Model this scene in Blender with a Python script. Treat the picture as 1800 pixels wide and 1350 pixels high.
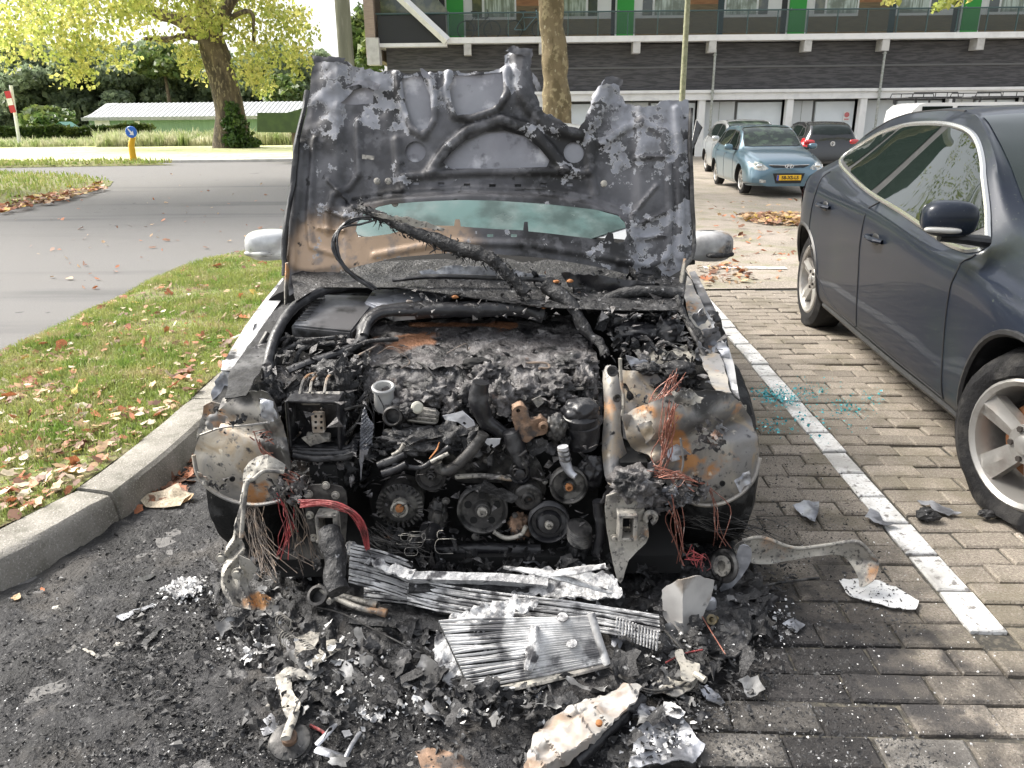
import bpy, bmesh, math, random
import numpy as np
from mathutils import Vector, Matrix
from mathutils.geometry import delaunay_2d_cdt
random.seed(7); RNG = np.random.default_rng(7)
for o in list(bpy.data.objects): bpy.data.objects.remove(o)
SC = bpy.context.scene; COL = SC.collection
# ---------------- camera
F = 1380.; PT = math.radians(18.8); RO = math.radians(.6); CH = 1.39
cam = bpy.data.cameras.new('camera'); camo = bpy.data.objects.new('camera', cam); COL.objects.link(camo)
cam.sensor_fit = 'HORIZONTAL'; cam.sensor_width = 36; cam.lens = 36*F/1800; cam.clip_start = .05; cam.clip_end = 900
camo.matrix_world = Matrix.Translation((0,0,CH)) @ Matrix.Rotation(math.pi/2-PT,4,'X') @ Matrix.Rotation(-RO,4,'Z')
SC.camera = camo
# ---------------- sky, sun, exposure
SUN_EL, SUN_AZ = math.radians(46), math.radians(-68)      # azimuth from +Y towards +X
w = bpy.data.worlds.new('World'); SC.world = w; w.use_nodes = True
nt = w.node_tree; nt.nodes.clear()
sky = nt.nodes.new('ShaderNodeTexSky'); sky.sky_type = 'NISHITA'; sky.sun_disc = False
sky.sun_elevation = SUN_EL; sky.sun_rotation = SUN_AZ; sky.air_density = 1.0; sky.dust_density = 5.0; sky.ozone_density = 1.0
hs = nt.nodes.new('ShaderNodeHueSaturation'); hs.inputs['Saturation'].default_value = .25
bg = nt.nodes.new('ShaderNodeBackground'); bg.inputs[1].default_value = .15
ou = nt.nodes.new('ShaderNodeOutputWorld')
nt.links.new(sky.outputs[0], hs.inputs['Color']); nt.links.new(hs.outputs[0], bg.inputs[0]); nt.links.new(bg.outputs[0], ou.inputs[0])
sl = bpy.data.lights.new('sun', 'SUN'); sl.energy = 2.0; sl.angle = math.radians(20); sl.color = (1, .93, .82)
so = bpy.data.objects.new('sun', sl); COL.objects.link(so)
sd = Vector((math.sin(SUN_AZ)*math.cos(SUN_EL), math.cos(SUN_AZ)*math.cos(SUN_EL), math.sin(SUN_EL)))
so.rotation_euler = sd.to_track_quat('Z','Y').to_euler(); so.location = (0,0,30)
SC.view_settings.view_transform = 'Standard'; SC.view_settings.look = 'None'; SC.view_settings.gamma = 1
SC.view_settings.exposure = 1.45; SC.view_settings.use_curve_mapping = False
SC.render.engine = 'CYCLES'; SC.cycles.max_bounces = 6; SC.cycles.use_denoising = True
SC.cycles.sample_clamp_indirect = 6

# ---------------- pixel -> place
def ray(u, v):
    x = (u-900)/F; y = (675-v)/F; c, s = math.cos(-RO), math.sin(-RO); x, y = c*x-s*y, s*x+c*y
    return np.array([x, math.cos(PT)+y*math.sin(PT), -math.sin(PT)+y*math.cos(PT)])
CAM = np.array([0, 0, CH])
def G(u, v, z=0.):                       # the ray through a pixel meets the level z
    d = ray(u, v); return CAM + d*((z-CH)/d[2])
def W(u, v, Y):                          # the ray through a pixel meets the upright plane at distance Y
    d = ray(u, v); return CAM + d*(Y/d[1])
def WL(l, Y): return [W(u, v, Y) for u, v in l]
def sm(t): t = np.clip(t, 0, 1); return t*t*(3-2*t)
def gz(x, y): return -.22*sm((np.asarray(y)-7)/9)*sm((np.asarray(x)-1.5)/3)      # the car park falls gently away to the right

# ---------------- noise and curves
def _h(i, j, k, s):
    n = (i*374761393 + j*668265263 + k*2147483647 + s*974634777) & 0xffffffff
    n = ((n ^ (n >> 13))*1274126177) & 0xffffffff
    return ((n ^ (n >> 16)) & 0xffff)/32767.5 - 1
def vn(P, f=1., s=0, oc=3):              # fractal value noise, about -1..1
    P = np.asarray(P, float).reshape(-1, 3); r = np.zeros(len(P)); a = 1.; tot = 0
    for o in range(oc):
        Q = P*f + 17.3*o; I = np.floor(Q).astype(np.int64); T = Q-I; T = T*T*(3-2*T); v = 0
        for dx in (0, 1):
            wx = T[:,0] if dx else 1-T[:,0]
            for dy in (0, 1):
                wy = T[:,1] if dy else 1-T[:,1]
                for dz in (0, 1):
                    wz = T[:,2] if dz else 1-T[:,2]
                    v = v + wx*wy*wz*_h(I[:,0]+dx, I[:,1]+dy, I[:,2]+dz, s+o)
        r += a*v; tot += a; a *= .5; f *= 2.03
    return r/tot*1.4
def cr(pts, n=6, closed=False):          # Catmull-Rom through the points
    p = [np.array(q, float) for q in pts]
    if len(p) < 3: return np.array(p)
    e = p[-1:]+p+p[:2] if closed else [2*p[0]-p[1]]+p+[2*p[-1]-p[-2]]
    out = []
    for i in range(1, len(e)-2):
        a, b, c, d = e[i-1:i+3]
        for k in range(n):
            t = k/n; out.append(.5*((2*b)+(-a+c)*t+(2*a-5*b+4*c-d)*t*t+(-a+3*b-3*c+d)*t**3))
    if not closed: out.append(p[-1])
    return np.array(out)
def pch(x, xs, ys):                      # monotone cubic interpolation
    xs = np.asarray(xs, float); ys = np.asarray(ys, float); x = np.clip(np.asarray(x, float), xs[0], xs[-1])
    h = np.diff(xs); d = np.diff(ys)/h; m = np.zeros(len(xs)); m[0], m[-1] = d[0], d[-1]
    for i in range(1, len(xs)-1):
        if d[i-1]*d[i] > 0: m[i] = 3*(h[i-1]+h[i])/((2*h[i]+h[i-1])/d[i-1]+(h[i]+2*h[i-1])/d[i])
    k = np.clip(np.searchsorted(xs, x)-1, 0, len(xs)-2); t = (x-xs[k])/h[k]
    return (2*t**3-3*t**2+1)*ys[k]+(t**3-2*t**2+t)*h[k]*m[k]+(-2*t**3+3*t**2)*ys[k+1]+(t**3-t**2)*h[k]*m[k+1]
def inpoly(P, poly):
    poly = np.asarray(poly, float)[:, :2]; x, y = P[:,0], P[:,1]; c = np.zeros(len(P), bool); j = len(poly)-1
    for i in range(len(poly)):
        xi, yi = poly[i]; xj, yj = poly[j]
        c ^= ((yi > y) != (yj > y)) & (x < (xj-xi)*(y-yi)/(yj-yi+1e-12)+xi); j = i
    return c
def dpoly(P, line):                      # distance from points to a polyline
    line = np.asarray(line, float); r = np.full(len(P), 1e9)
    for a, b in zip(line[:-1], line[1:]):
        ab = b-a; t = np.clip(((P-a)@ab)/(ab@ab+1e-12), 0, 1); r = np.minimum(r, np.linalg.norm(P-a-t[:,None]*ab, axis=1))
    return r

# ---------------- mesh collector
class MB:
    def __init__(s): s.V = []; s.Fc = []; s.n = 0; s.m = []
    def add(s, V, Fs, mi=0):
        V = np.asarray(V, float).reshape(-1, 3); s.V.append(V); o = s.n
        s.Fc += [tuple(int(i)+o for i in f) for f in Fs]; s.m += [mi]*len(Fs); s.n += len(V); return s
    def box(s, c, d, R=None, bev=0., mi=0):
        c = np.array(c, float); d = np.array(d, float)/2
        if bev > 0:
            b = np.minimum(bev, d*.9); V = []
            for sx in (-1, 1):
                for sy in (-1, 1):
                    for sz in (-1, 1):
                        S = np.array([sx, sy, sz]); 
                        for ax in range(3):
                            q = d-b; q = q.copy(); q[ax] = d[ax]; V.append(S*q)
            V = np.array(V); bm = bmesh.new(); [bm.verts.new(v) for v in V]
            bmesh.ops.convex_hull(bm, input=bm.verts); bm.verts.index_update()
            Fs = [[v.index for v in f.verts] for f in bm.faces]; V = np.array([v.co[:] for v in bm.verts]); bm.free()
        else:
            V = np.array([[x, y, z] for x in (-d[0], d[0]) for y in (-d[1], d[1]) for z in (-d[2], d[2])])
            Fs = [(0,1,3,2),(4,6,7,5),(0,4,5,1),(2,3,7,6),(0,2,6,4),(1,5,7,3)]
        if R is not None: V = V@np.array(R)[:3,:3].T
        return s.add(V+c, Fs, mi)
    def tube(s, pts, r, n=8, k=4, closed=False, caps=True, flat=1., mi=0, up=None, wob=0., seed=0):
        P = cr(pts, k, closed) if k > 1 else np.array([np.array(p, float) for p in pts]); N = len(P)
        rr = np.interp(np.linspace(0, 1, N), np.linspace(0, 1, len(r)), r) if hasattr(r, '__len__') else np.full(N, float(r))
        T = np.gradient(P, axis=0) if not closed else np.roll(P,-1,0)-np.roll(P,1,0)
        T /= np.linalg.norm(T, axis=1)[:,None]+1e-9
        a = np.array(up, float) if up is not None else (np.array([0,0,1.]) if abs(T[0][2]) < .9 else np.array([1.,0,0]))
        V = []; th = np.linspace(0, 2*math.pi, n, endpoint=False)
        for i in range(N):
            if up is not None: a = np.array(up, float)
            x = np.cross(a, T[i]); x /= np.linalg.norm(x)+1e-9; y = np.cross(T[i], x); a = y
            V.append(P[i]+rr[i]*(np.cos(th)[:,None]*x+flat*np.sin(th)[:,None]*y))
        V = np.array(V)
        if wob: V = V + (wob*vn(V.reshape(-1,3), 1.2/max(rr.max(),1e-3), seed, 2)).reshape(N, n, 1)*(V-P[:,None,:])/ (rr[:,None,None]+1e-9)
        M_ = N if closed else N-1
        Fs = [(i*n+j, i*n+(j+1)%n, ((i+1)%N)*n+(j+1)%n, ((i+1)%N)*n+j) for i in range(M_) for j in range(n)]
        if caps and not closed: Fs += [tuple(range(n))[::-1], tuple((N-1)*n+j for j in range(n))]
        return s.add(V.reshape(-1,3), Fs, mi)
    def lathe(s, prof, c=(0,0,0), ax=(0,1,0), n=32, mi=0, cap=True):      # prof: (radius, offset along the axis)
        ax = np.array(ax, float); ax /= np.linalg.norm(ax)
        u = np.cross(ax, [0,0,1.] if abs(ax[2]) < .9 else [1.,0,0]); u /= np.linalg.norm(u); v = np.cross(ax, u)
        th = np.linspace(0, 2*math.pi, n, endpoint=False); V = []
        for r, h in prof: V.append(np.array(c)+h*ax+r*(np.cos(th)[:,None]*u+np.sin(th)[:,None]*v))
        N = len(prof); V = np.array(V).reshape(-1,3)
        Fs = [(i*n+j, (i+1)*n+j, (i+1)*n+(j+1)%n, i*n+(j+1)%n) for i in range(N-1) for j in range(n)]
        if cap and prof[0][0] > 1e-4: Fs.append(tuple(range(n)))
        if cap and prof[-1][0] > 1e-4: Fs.append(tuple((N-1)*n+j for j in range(n))[::-1])
        return s.add(V, Fs, mi)
    def blob(s, c, d, amp=.2, f=3., seed=0, sub=3, R=None, mi=0):
        bm = bmesh.new(); bmesh.ops.create_icosphere(bm, subdivisions=sub, radius=1)
        V = np.array([v.co[:] for v in bm.verts]); Fs = [[v.index for v in q.verts] for q in bm.faces]; bm.free()
        V = V*(1+amp*vn(V+seed*3.1, f, seed, 3))[:,None]*np.array(d, float)
        if R is not None: V = V@np.array(R)[:3,:3].T
        return s.add(V+np.array(c, float), Fs, mi)
    def sheet(s, outline, fn, sp=.02, holes=(), th=0., mi=0, jit=.15):
        V, T = tri2d(outline, sp, holes, jit); P = fn(V); o = P
        if th:
            Nn = vnorm(P, T); n = len(P); E = {}
            for t in T:
                for a, b in ((t[0],t[1]),(t[1],t[2]),(t[2],t[0])): E[(a,b)] = 1
            Fs = [tuple(t) for t in T]+[(t[2]+n, t[1]+n, t[0]+n) for t in T]
            Fs += [(b, a, a+n, b+n) for a, b in E if (b, a) not in E]
            return s.add(np.vstack([P, P-Nn*th]), Fs, mi)
        return s.add(P, [tuple(t) for t in T], mi)
    def o(s, name, mat, parent=None, **k): return mk(name, np.vstack(s.V), s.Fc, mat, parent, fm=s.m, **k)
def vnorm(P, T):
    T = np.array(T); n = np.cross(P[T[:,1]]-P[T[:,0]], P[T[:,2]]-P[T[:,0]]); N = np.zeros_like(P)
    for i in range(3): np.add.at(N, T[:,i], n)
    return N/(np.linalg.norm(N, axis=1)[:,None]+1e-12)
def tri2d(outline, sp, holes=(), jit=.15):
    loops = [np.asarray(outline, float)[:, :2]]+[np.asarray(h, float)[:, :2] for h in holes]
    vs = []; es = []
    for L in loops:
        st = len(vs); q = []
        for i in range(len(L)):
            a, b = L[i], L[(i+1)%len(L)]; m = max(1, int(round(np.linalg.norm(b-a)/sp)))
            q += [a+(b-a)*k/m for k in range(m)]
        vs += q; es += [(st+i, st+(i+1)%len(q)) for i in range(len(q))]
    bd = np.array(vs); lo, hi = bd.min(0), bd.max(0)
    gx = np.arange(lo[0]+sp/2, hi[0], sp); gy = np.arange(lo[1]+sp/2, hi[1], sp)
    if len(gx) and len(gy):
        g = np.array([(x, y) for x in gx for y in gy]); g = g+RNG.uniform(-jit, jit, g.shape)*sp
        k = inpoly(g, loops[0])
        for h in loops[1:]: k &= ~inpoly(g, h)
        g = g[k]
        if len(g):
            # keep the inner points clear of the border
            near = np.zeros(len(g), bool)
            for i0 in range(0, len(bd), 64):
                near |= (((g[:,None,:]-bd[None,i0:i0+64,:])**2).sum(2).min(1) < (.45*sp)**2)
            vs += list(g[~near])
    r = delaunay_2d_cdt([Vector(p) for p in vs], es, [], 0, 1e-7)
    V = np.array([v[:] for v in r[0]]); T = np.array([t[:3] for t in r[2]]); c = V[T].mean(1)
    k = inpoly(c, loops[0])
    for h in loops[1:]: k &= ~inpoly(c, h)
    T = T[k]
    a = V[T]; cw = np.cross(a[:,1]-a[:,0], a[:,2]-a[:,0]) < 0; T[cw] = T[cw][:, ::-1]
    return V, T

ORG = {}
def mk(name, V, Fs, mat, parent=None, smooth=True, ang=35, kind=None, attrs=None, fm=None, origin=None):
    V = np.asarray(V, float)
    loc = None
    if parent is not None: V = V-ORG.get(parent.name, np.zeros(3)); 
    else:
        lo, hi = V.min(0), V.max(0); loc = np.array([(lo[0]+hi[0])/2, (lo[1]+hi[1])/2, lo[2]]) if origin is None else np.array(origin); V = V-loc
    me = bpy.data.meshes.new(name); me.from_pydata(V.tolist(), [], Fs); 
    mats = mat if isinstance(mat, (list, tuple)) else [mat]
    for m in mats: me.materials.append(m)
    if fm is not None and len(mats) > 1 and len(fm) == len(me.polygons): me.polygons.foreach_set('material_index', fm)
    if smooth:
        me.polygons.foreach_set('use_smooth', [True]*len(me.polygons))
        if ang: me.set_sharp_from_angle(angle=math.radians(ang))
    if attrs:
        for k, a in attrs.items():
            at = me.attributes.new(k, 'FLOAT', 'POINT'); at.data.foreach_set('value', np.asarray(a, float).ravel())
    me.update(); o = bpy.data.objects.new(name, me); COL.objects.link(o)
    if loc is not None: o.location = loc.tolist()
    if parent is not None:
        o.parent = parent
        if parent.name in ORG: ORG[o.name] = ORG[parent.name]
    if kind: o['kind'] = kind
    return o
def tag(o, label=None, cat=None, group=None, kind=None):
    if label: o['label'] = label
    if cat: o['category'] = cat
    if group: o['group'] = group
    if kind: o['kind'] = kind
    return o
def thing(name, label, cat, loc=(0,0,0), rz=0., group=None, world=True):
    o = bpy.data.objects.new(name, None); COL.objects.link(o); o.empty_display_size = .1
    o.location = loc; o.rotation_euler = (0, 0, rz); tag(o, label, cat, group)
    if world: ORG[o.name] = np.array(loc, float)
    return o
def dup(o, parent=None):                 # copy a thing with its parts and sub-parts
    c = o.copy(); COL.objects.link(c)
    if parent is not None: c.parent = parent
    for ch in list(o.children): dup(ch, c)
    return c

# ---------------- layered procedural materials
def M(name, base, rough=.6, metal=0., layers=(), bump=None, spec=.5, coat=0., ior=None, emit=None, rnd=0., trans=0., sss=None, world=False):
    m = bpy.data.materials.new(name); m.use_nodes = True; n = m.node_tree; N = n.nodes; L = n.links
    b = N['Principled BSDF']; tc = N.new('ShaderNodeTexCoord'); src = N.new('ShaderNodeNewGeometry').outputs['Position'] if world else tc.outputs['Object']
    def rgb(c): return (c[0], c[1], c[2], 1) if hasattr(c, '__len__') else (c, c, c, 1)
    b.inputs['Base Color'].default_value = rgb(base); b.inputs['Roughness'].default_value = rough; b.inputs['Metallic'].default_value = metal
    b.inputs['Specular IOR Level'].default_value = spec; b.inputs['Coat Weight'].default_value = coat; b.inputs['Coat Roughness'].default_value = .04
    if ior: b.inputs['IOR'].default_value = ior
    if trans: b.inputs['Transmission Weight'].default_value = trans
    def noise(s, d=5, st=None, dist=0., seed=0., r=.55):
        mp = N.new('ShaderNodeMapping'); mp.inputs['Location'].default_value = (seed*7.7, seed*3.1, seed*5.3)
        mp.inputs['Scale'].default_value = st or (1, 1, 1); L.new(src, mp.inputs[0])
        t = N.new('ShaderNodeTexNoise'); t.inputs['Scale'].default_value = s; t.inputs['Detail'].default_value = d
        t.inputs['Roughness'].default_value = r; t.inputs['Distortion'].default_value = dist; L.new(mp.outputs[0], t.inputs['Vector']); return t.outputs[0]
    col, ro, me = None, None, None
    def inp(sock, cur):
        if cur is not None: L.new(cur, sock)
    for i, y in enumerate(layers):
        f = noise(y.get('s', 8), y.get('d', 5), y.get('st'), y.get('dist', 0.), y.get('seed', i+1), y.get('nr', .55))
        if 'attr' in y:
            a = N.new('ShaderNodeAttribute'); a.attribute_name = y['attr']
            k = N.new('ShaderNodeMath'); k.operation = 'MULTIPLY_ADD'; k.inputs[1].default_value = y.get('k', 1.); L.new(a.outputs['Fac'], k.inputs[0]); L.new(f, k.inputs[2]); f = k.outputs[0]
        if 'pos' in y:                    # a stain round a spot of the ground: (x, y, radius x, radius y, amount)
            ge = N.new('ShaderNodeNewGeometry'); q = y['pos']; v1 = N.new('ShaderNodeVectorMath'); v1.operation = 'SUBTRACT'; v1.inputs[1].default_value = (q[0], q[1], 0)
            L.new(ge.outputs['Position'], v1.inputs[0]); v2 = N.new('ShaderNodeVectorMath'); v2.operation = 'MULTIPLY'; v2.inputs[1].default_value = (1/q[2], 1/q[3], 0); L.new(v1.outputs[0], v2.inputs[0])
            v3 = N.new('ShaderNodeVectorMath'); v3.operation = 'LENGTH'; L.new(v2.outputs[0], v3.inputs[0])
            k = N.new('ShaderNodeMath'); k.operation = 'MULTIPLY_ADD'; k.inputs[1].default_value = -q[4]; L.new(v3.outputs['Value'], k.inputs[0]); L.new(f, k.inputs[2])
            k2 = N.new('ShaderNodeMath'); k2.operation = 'ADD'; k2.inputs[1].default_value = q[4]; L.new(k.outputs[0], k2.inputs[0]); f = k2.outputs[0]
        r = N.new('ShaderNodeMapRange'); t, ww = y.get('t', .5), y.get('w', .05)
        r.inputs[1].default_value = t-ww; r.inputs[2].default_value = t+ww; r.inputs[4].default_value = y.get('a', 1.); r.interpolation_type = 'SMOOTHSTEP'; L.new(f, r.inputs[0]); f = r.outputs[0]
        def mix(cur, d0, new, isc):
            q = N.new('ShaderNodeMix'); q.data_type = 'RGBA' if isc else 'FLOAT'; ia, ib, oo = (6, 7, 2) if isc else (2, 3, 0)
            L.new(f, q.inputs[0]); 
            if cur is None: q.inputs[ia].default_value = rgb(d0) if isc else d0
            else: L.new(cur, q.inputs[ia])
            q.inputs[ib].default_value = rgb(new) if isc else new
            return q.outputs[oo]
        col = mix(col, base, y['c'], True)
        if 'r' in y: ro = mix(ro, rough, y['r'], False)
        if 'm' in y: me = mix(me, metal, y['m'], False)
    if rnd:
        oi = N.new('ShaderNodeObjectInfo'); h = N.new('ShaderNodeHueSaturation'); r = N.new('ShaderNodeMapRange')
        r.inputs[3].default_value = 1-rnd; r.inputs[4].default_value = 1+rnd; L.new(oi.outputs['Random'], r.inputs[0]); L.new(r.outputs[0], h.inputs['Value'])
        if col is None: h.inputs['Color'].default_value = rgb(base)
        else: L.new(col, h.inputs['Color'])
        col = h.outputs[0]
    inp(b.inputs['Base Color'], col); inp(b.inputs['Roughness'], ro); inp(b.inputs['Metallic'], me)
    if bump:
        f = noise(bump[0], bump[2] if len(bump) > 2 else 6, seed=9, r=.6); bp = N.new('ShaderNodeBump'); bp.inputs['Strength'].default_value = bump[1]; bp.inputs['Distance'].default_value = bump[3] if len(bump) > 3 else .01
        L.new(f, bp.inputs['Height']); L.new(bp.outputs[0], b.inputs['Normal'])
    if emit: b.inputs['Emission Color'].default_value = rgb(emit[0]); b.inputs['Emission Strength'].default_value = emit[1]
    if sss:                               # thin leaves let light through
        tr = N.new('ShaderNodeBsdfTranslucent'); mx = N.new('ShaderNodeMixShader'); mx.inputs[0].default_value = sss
        if col is not None: L.new(col, tr.inputs[0])
        else: tr.inputs[0].default_value = rgb(base)
        L.new(b.outputs[0], mx.inputs[1]); L.new(tr.outputs[0], mx.inputs[2]); L.new(mx.outputs[0], N['Material Output'].inputs[0])
    return m
def Ly(c, s, t, w=.05, **k): return dict(c=c, s=s, t=t, w=w, **k)
def Rz(a): return np.array(Matrix.Rotation(a, 3, 'Z'))
def Rxyz(x, y, z): return np.array(Matrix.Rotation(z,3,'Z')@Matrix.Rotation(y,3,'Y')@Matrix.Rotation(x,3,'X'))
# ================= materials of the place
SOOT = (.6, 1.55, .95, .95, .75)
m_asph = M('asphalt', (.145,.142,.139), .9, spec=.25, layers=[Ly((.18,.176,.172), 90, .55, .12), Ly((.10,.10,.10), 160, .6, .08), Ly((.10,.10,.10), .35, .62, .06, st=(.25,2.5,1)), Ly((.15,.145,.14), 1.2, .55, .15, a=.5), Ly((.05,.05,.05), 2.5, .705, .012, dist=1.5, seed=17)], bump=(220, .5, 3, .004), world=True)
m_burnt = M('burnt_asphalt', (.015,.015,.017), .65, layers=[Ly((.055,.054,.055), 35, .57, .08), Ly((.012,.012,.013), 7, .5, .1), Ly((.16,.155,.15), 130, .66, .03), Ly((.075,.074,.072), 1.6, .62, .07, a=.7), Ly((.10,.09,.08), 3.3, .6, .05, a=.35)], bump=(85, .9, 6, .012), world=True, spec=.35)
m_bed = M('joint_sand', (.045,.042,.036), .95, layers=[Ly((.10,.09,.07), 60, .55, .1)], bump=(150,.6,4,.005), world=True)
GRIT = [Ly((.32,.285,.24), 140, .55, .06), Ly((.10,.085,.07), 210, .60, .05), Ly((.12,.105,.07), 5, .55, .1, a=.55), Ly((.42,.39,.35), 260, .69, .03)]
SOOTL = [Ly((.035,.032,.030), 6, .86, .20, pos=(.62,1.75,1.15,1.25,.75), d=8, a=.9, seed=11), Ly((.02,.019,.02), 14, .83, .12, pos=(.55,1.6,1.0,.9,.7), d=8, a=.85, seed=14), Ly((.42,.40,.37), 170, .70, .03, seed=13)]
m_brick = M('paving_brick', (.225,.195,.16), .9, layers=GRIT+SOOTL, bump=(170, .8, 4, .005), rnd=.22, world=True)
m_pale = M('pale_paving_brick', (.34,.32,.29), .9, layers=[Ly((.45,.43,.40), 140, .55, .06), Ly((.16,.15,.13), 200, .6, .06)]+SOOTL[:1]+SOOTL[2:], bump=(170,.7,4,.005), rnd=.1, world=True)
m_white = M('white_paving_brick', (.66,.66,.65), .8, layers=[Ly((.28,.27,.25), 90, .60, .05), Ly((.52,.51,.49), 12, .55, .12), Ly((.20,.19,.18), 30, .62, .05), Ly((.30,.29,.27), 4, .58, .1, a=.7)]+SOOTL[:1], bump=(170,.6,4,.004), rnd=.06, world=True)
m_park = M('car_park_paving', (.26,.225,.19), .9, layers=[Ly((.17,.15,.12), 1.5, .5, .15), Ly((.33,.29,.25), 60, .55, .1), Ly((.16,.16,.08), 3, .6, .1, a=.6)], bump=(40,.5,5,.01), world=True)
m_kerb = M('kerb_concrete', (.27,.255,.225), .9, layers=[Ly((.17,.16,.135), 6, .5, .15), Ly((.38,.36,.33), 160, .6, .06), Ly((.12,.115,.09), 14, .62, .07, a=.7), Ly((.13,.12,.11), 220, .63, .04)], bump=(120,.8,5,.006), rnd=.07)
m_soil = M('verge_soil', (.17,.15,.075), 1., layers=[Ly((.19,.22,.07), 9, .48, .1), Ly((.10,.07,.045), 30, .58, .08)], bump=(60,.8,5,.02), world=True)
m_grass = M('grass', (.24,.30,.075), .6, layers=[Ly((.33,.36,.11), 2.2, .5, .12), Ly((.42,.37,.19), 6, .58, .08), Ly((.17,.27,.05), 5, .58, .08, seed=6)], sss=.35, world=True)
m_lawn = M('far_lawn', (.45,.48,.22), .9, layers=[Ly((.58,.57,.34), .6, .5, .2), Ly((.30,.38,.09), 5, .6, .1)], world=True)  # pale yellow-green puts the sunlit look of the lawn into its colour
m_reed = M('dry_tall_grass', (.44,.45,.26), .8, layers=[Ly((.62,.60,.44), .8, .5, .15), Ly((.25,.34,.10), 1.5, .55, .15)], sss=.4, world=True)
def leafm(n, c, c2, sss=.45): return M(n, c, .5, layers=[Ly(c2, 1.1, .5, .12), Ly(tuple(x*.6 for x in c), 3.7, .56, .1)], sss=sss, world=True)
m_plane = leafm('plane_leaf', (.36,.42,.10), (.60,.56,.18), .6)
m_wood = leafm('far_foliage', (.19,.25,.15), (.30,.36,.21), .5)  # lightened greens paint the distance haze into the leaves
m_wood2 = leafm('pale_foliage', (.10,.17,.045), (.18,.22,.06), .35)
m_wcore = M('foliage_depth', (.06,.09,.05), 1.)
m_hedge = leafm('hedge_leaf', (.05,.09,.02), (.09,.12,.03), .25)
m_ivy = leafm('ivy_leaf', (.04,.09,.02), (.09,.15,.03), .3)
m_bark = M('plane_bark', (.13,.10,.07), .9, layers=[Ly((.055,.042,.03), 3, .5, .12, st=(1,1,.35)), Ly((.22,.18,.12), 9, .58, .06, st=(1,1,.4))], bump=(9,1.,6,.06))
m_bark2 = M('flaking_plane_bark', (.20,.155,.085), .9, layers=[Ly((.13,.10,.05), 5, .5, .06, st=(1,1,.5)), Ly((.42,.38,.26), 13, .66, .025, st=(1,1,.35)), Ly((.30,.25,.14), 8, .58, .05, seed=5)], bump=(14,.5,5,.02))
m_leaf = [M('fallen_leaf_'+n, c, .6, layers=[Ly(tuple(x*.55 for x in c), 22, .55, .12), Ly(tuple(min(1,x*1.5) for x in c), 9, .6, .1)], rnd=.25, sss=.2) for n, c in (('rust',(.40,.15,.07)),('tan',(.46,.31,.18)),('pale',(.56,.47,.34)),('brown',(.20,.10,.06)),('yellow',(.52,.36,.08)))]
m_wpaint = M('white_paint', (.78,.78,.77), .6, layers=[Ly((.66,.66,.65), 2.5, .6, .15)])
m_conc = M('pale_concrete', (.55,.54,.52), .8, layers=[Ly((.42,.41,.39), 3, .55, .15)])
m_galv = M('galvanised_steel', (.42,.43,.42), .5, .6, layers=[Ly((.30,.32,.28), 12, .5, .1)])
m_black = M('black_plastic', (.012,.012,.013), .45, layers=[Ly((.03,.03,.03), 30, .6, .1)])
m_rub = M('tyre_rubber', (.012,.012,.013), .75, spec=.25, layers=[Ly((.03,.029,.027), 20, .6, .1)], bump=(120,.3,3,.002))

# ================= the ground
def flat(name, poly, z, mat, sp=3., par=None, kind='structure'):
    b = MB(); b.sheet(poly, lambda p: np.c_[p, z+gz(p[:,0], p[:,1])], sp); return b.o(name, mat, par, kind=kind, smooth=False, origin=(0,0,0))
flat('terrain', [(-260,-90),(260,-90),(260,420),(-260,420)], -.35, m_soil, 60)
flat('road', [(-70,-30),(.16,-30),(.16,28.2),(-70,28.2)], 0, m_asph, 3)
flat('car_park', [(.16,6.52),(60,6.52),(60,37),(-6.3,37),(-6.3,28.2),(.16,28.2)], -.002, m_park, 1.5)
flat('paving_bed', [(.16,-4),(12,-4),(12,6.52),(.16,6.52)], -.014, m_bed, 2)
flat('lawn', [(-90,28.5),(-6.3,28.5),(-6.3,62),(-90,62)], .07, m_lawn, 6)
for pts, n in (([(-90,28.2),(-6.3,28.2),(-6.3,28.5),(-90,28.5)], 'lawn_kerb'),):
    b = MB(); b.sheet(pts, lambda p: np.c_[p, np.full(len(p), .09)], 3, th=.2); b.o(n, m_conc, kind='structure', smooth=False)
# --- bricks of the parking bays: each near one an object, the far ones joined
LY = math.atan2(.18, 3.88); cL, sL = math.cos(LY), math.sin(LY); LX0, LY0 = 1.345, 1.87
def bayxy(a, b): return LX0+cL*a+sL*b, LY0-sL*a+cL*b          # a: across the white line, b: along it
pav = thing('brick_paving', 'grey-brown brick paving of the parking bays with sooty stains', 'paving'); pav['kind'] = 'structure'
del pav['category']; del pav['label']
def brickmesh(lx, ly, seed):
    r = random.Random(seed); h = .05; c = .006; V = []
    for z, i in ((-h, 0), (-c, 0), (0, c)):
        for sx, sy in ((-1,-1),(1,-1),(1,1),(-1,1)): V.append((sx*(lx/2-i)+r.uniform(-.002,.002), sy*(ly/2-i)+r.uniform(-.002,.002), z))
    Fs = [(8,9,10,11)]
    for k in (0, 4): Fs += [(k+i, k+(i+1)%4, k+4+(i+1)%4, k+4+i) for i in range(4)]
    return V, Fs
slots = []
RP, BL = .109, .214
for row in range(-16, 43):
    bb = row*RP-.02
    for side in (-1, 1):
        st = (row % 2)*BL/2
        if st: slots.append((side*(.056+BL/4), bb, 1))
        for k in range(13 if side > 0 else 6): slots.append((side*(.056+st+BL*(k+.5)), bb, 0))
    if bb < -.03:
        slots.append((0, bb, 1))
cells = []
for a, bb, half in slots:
    x, y = bayxy(a, bb)
    if x < .22 or (x < .5 and y > 1.8) or y > 6.45 or y < .9 or abs(x/y) > 1.4 or x > 3.5: continue
    cells.append((math.hypot(x, y), x, y, half))
cells.sort(); base = {}
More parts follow.
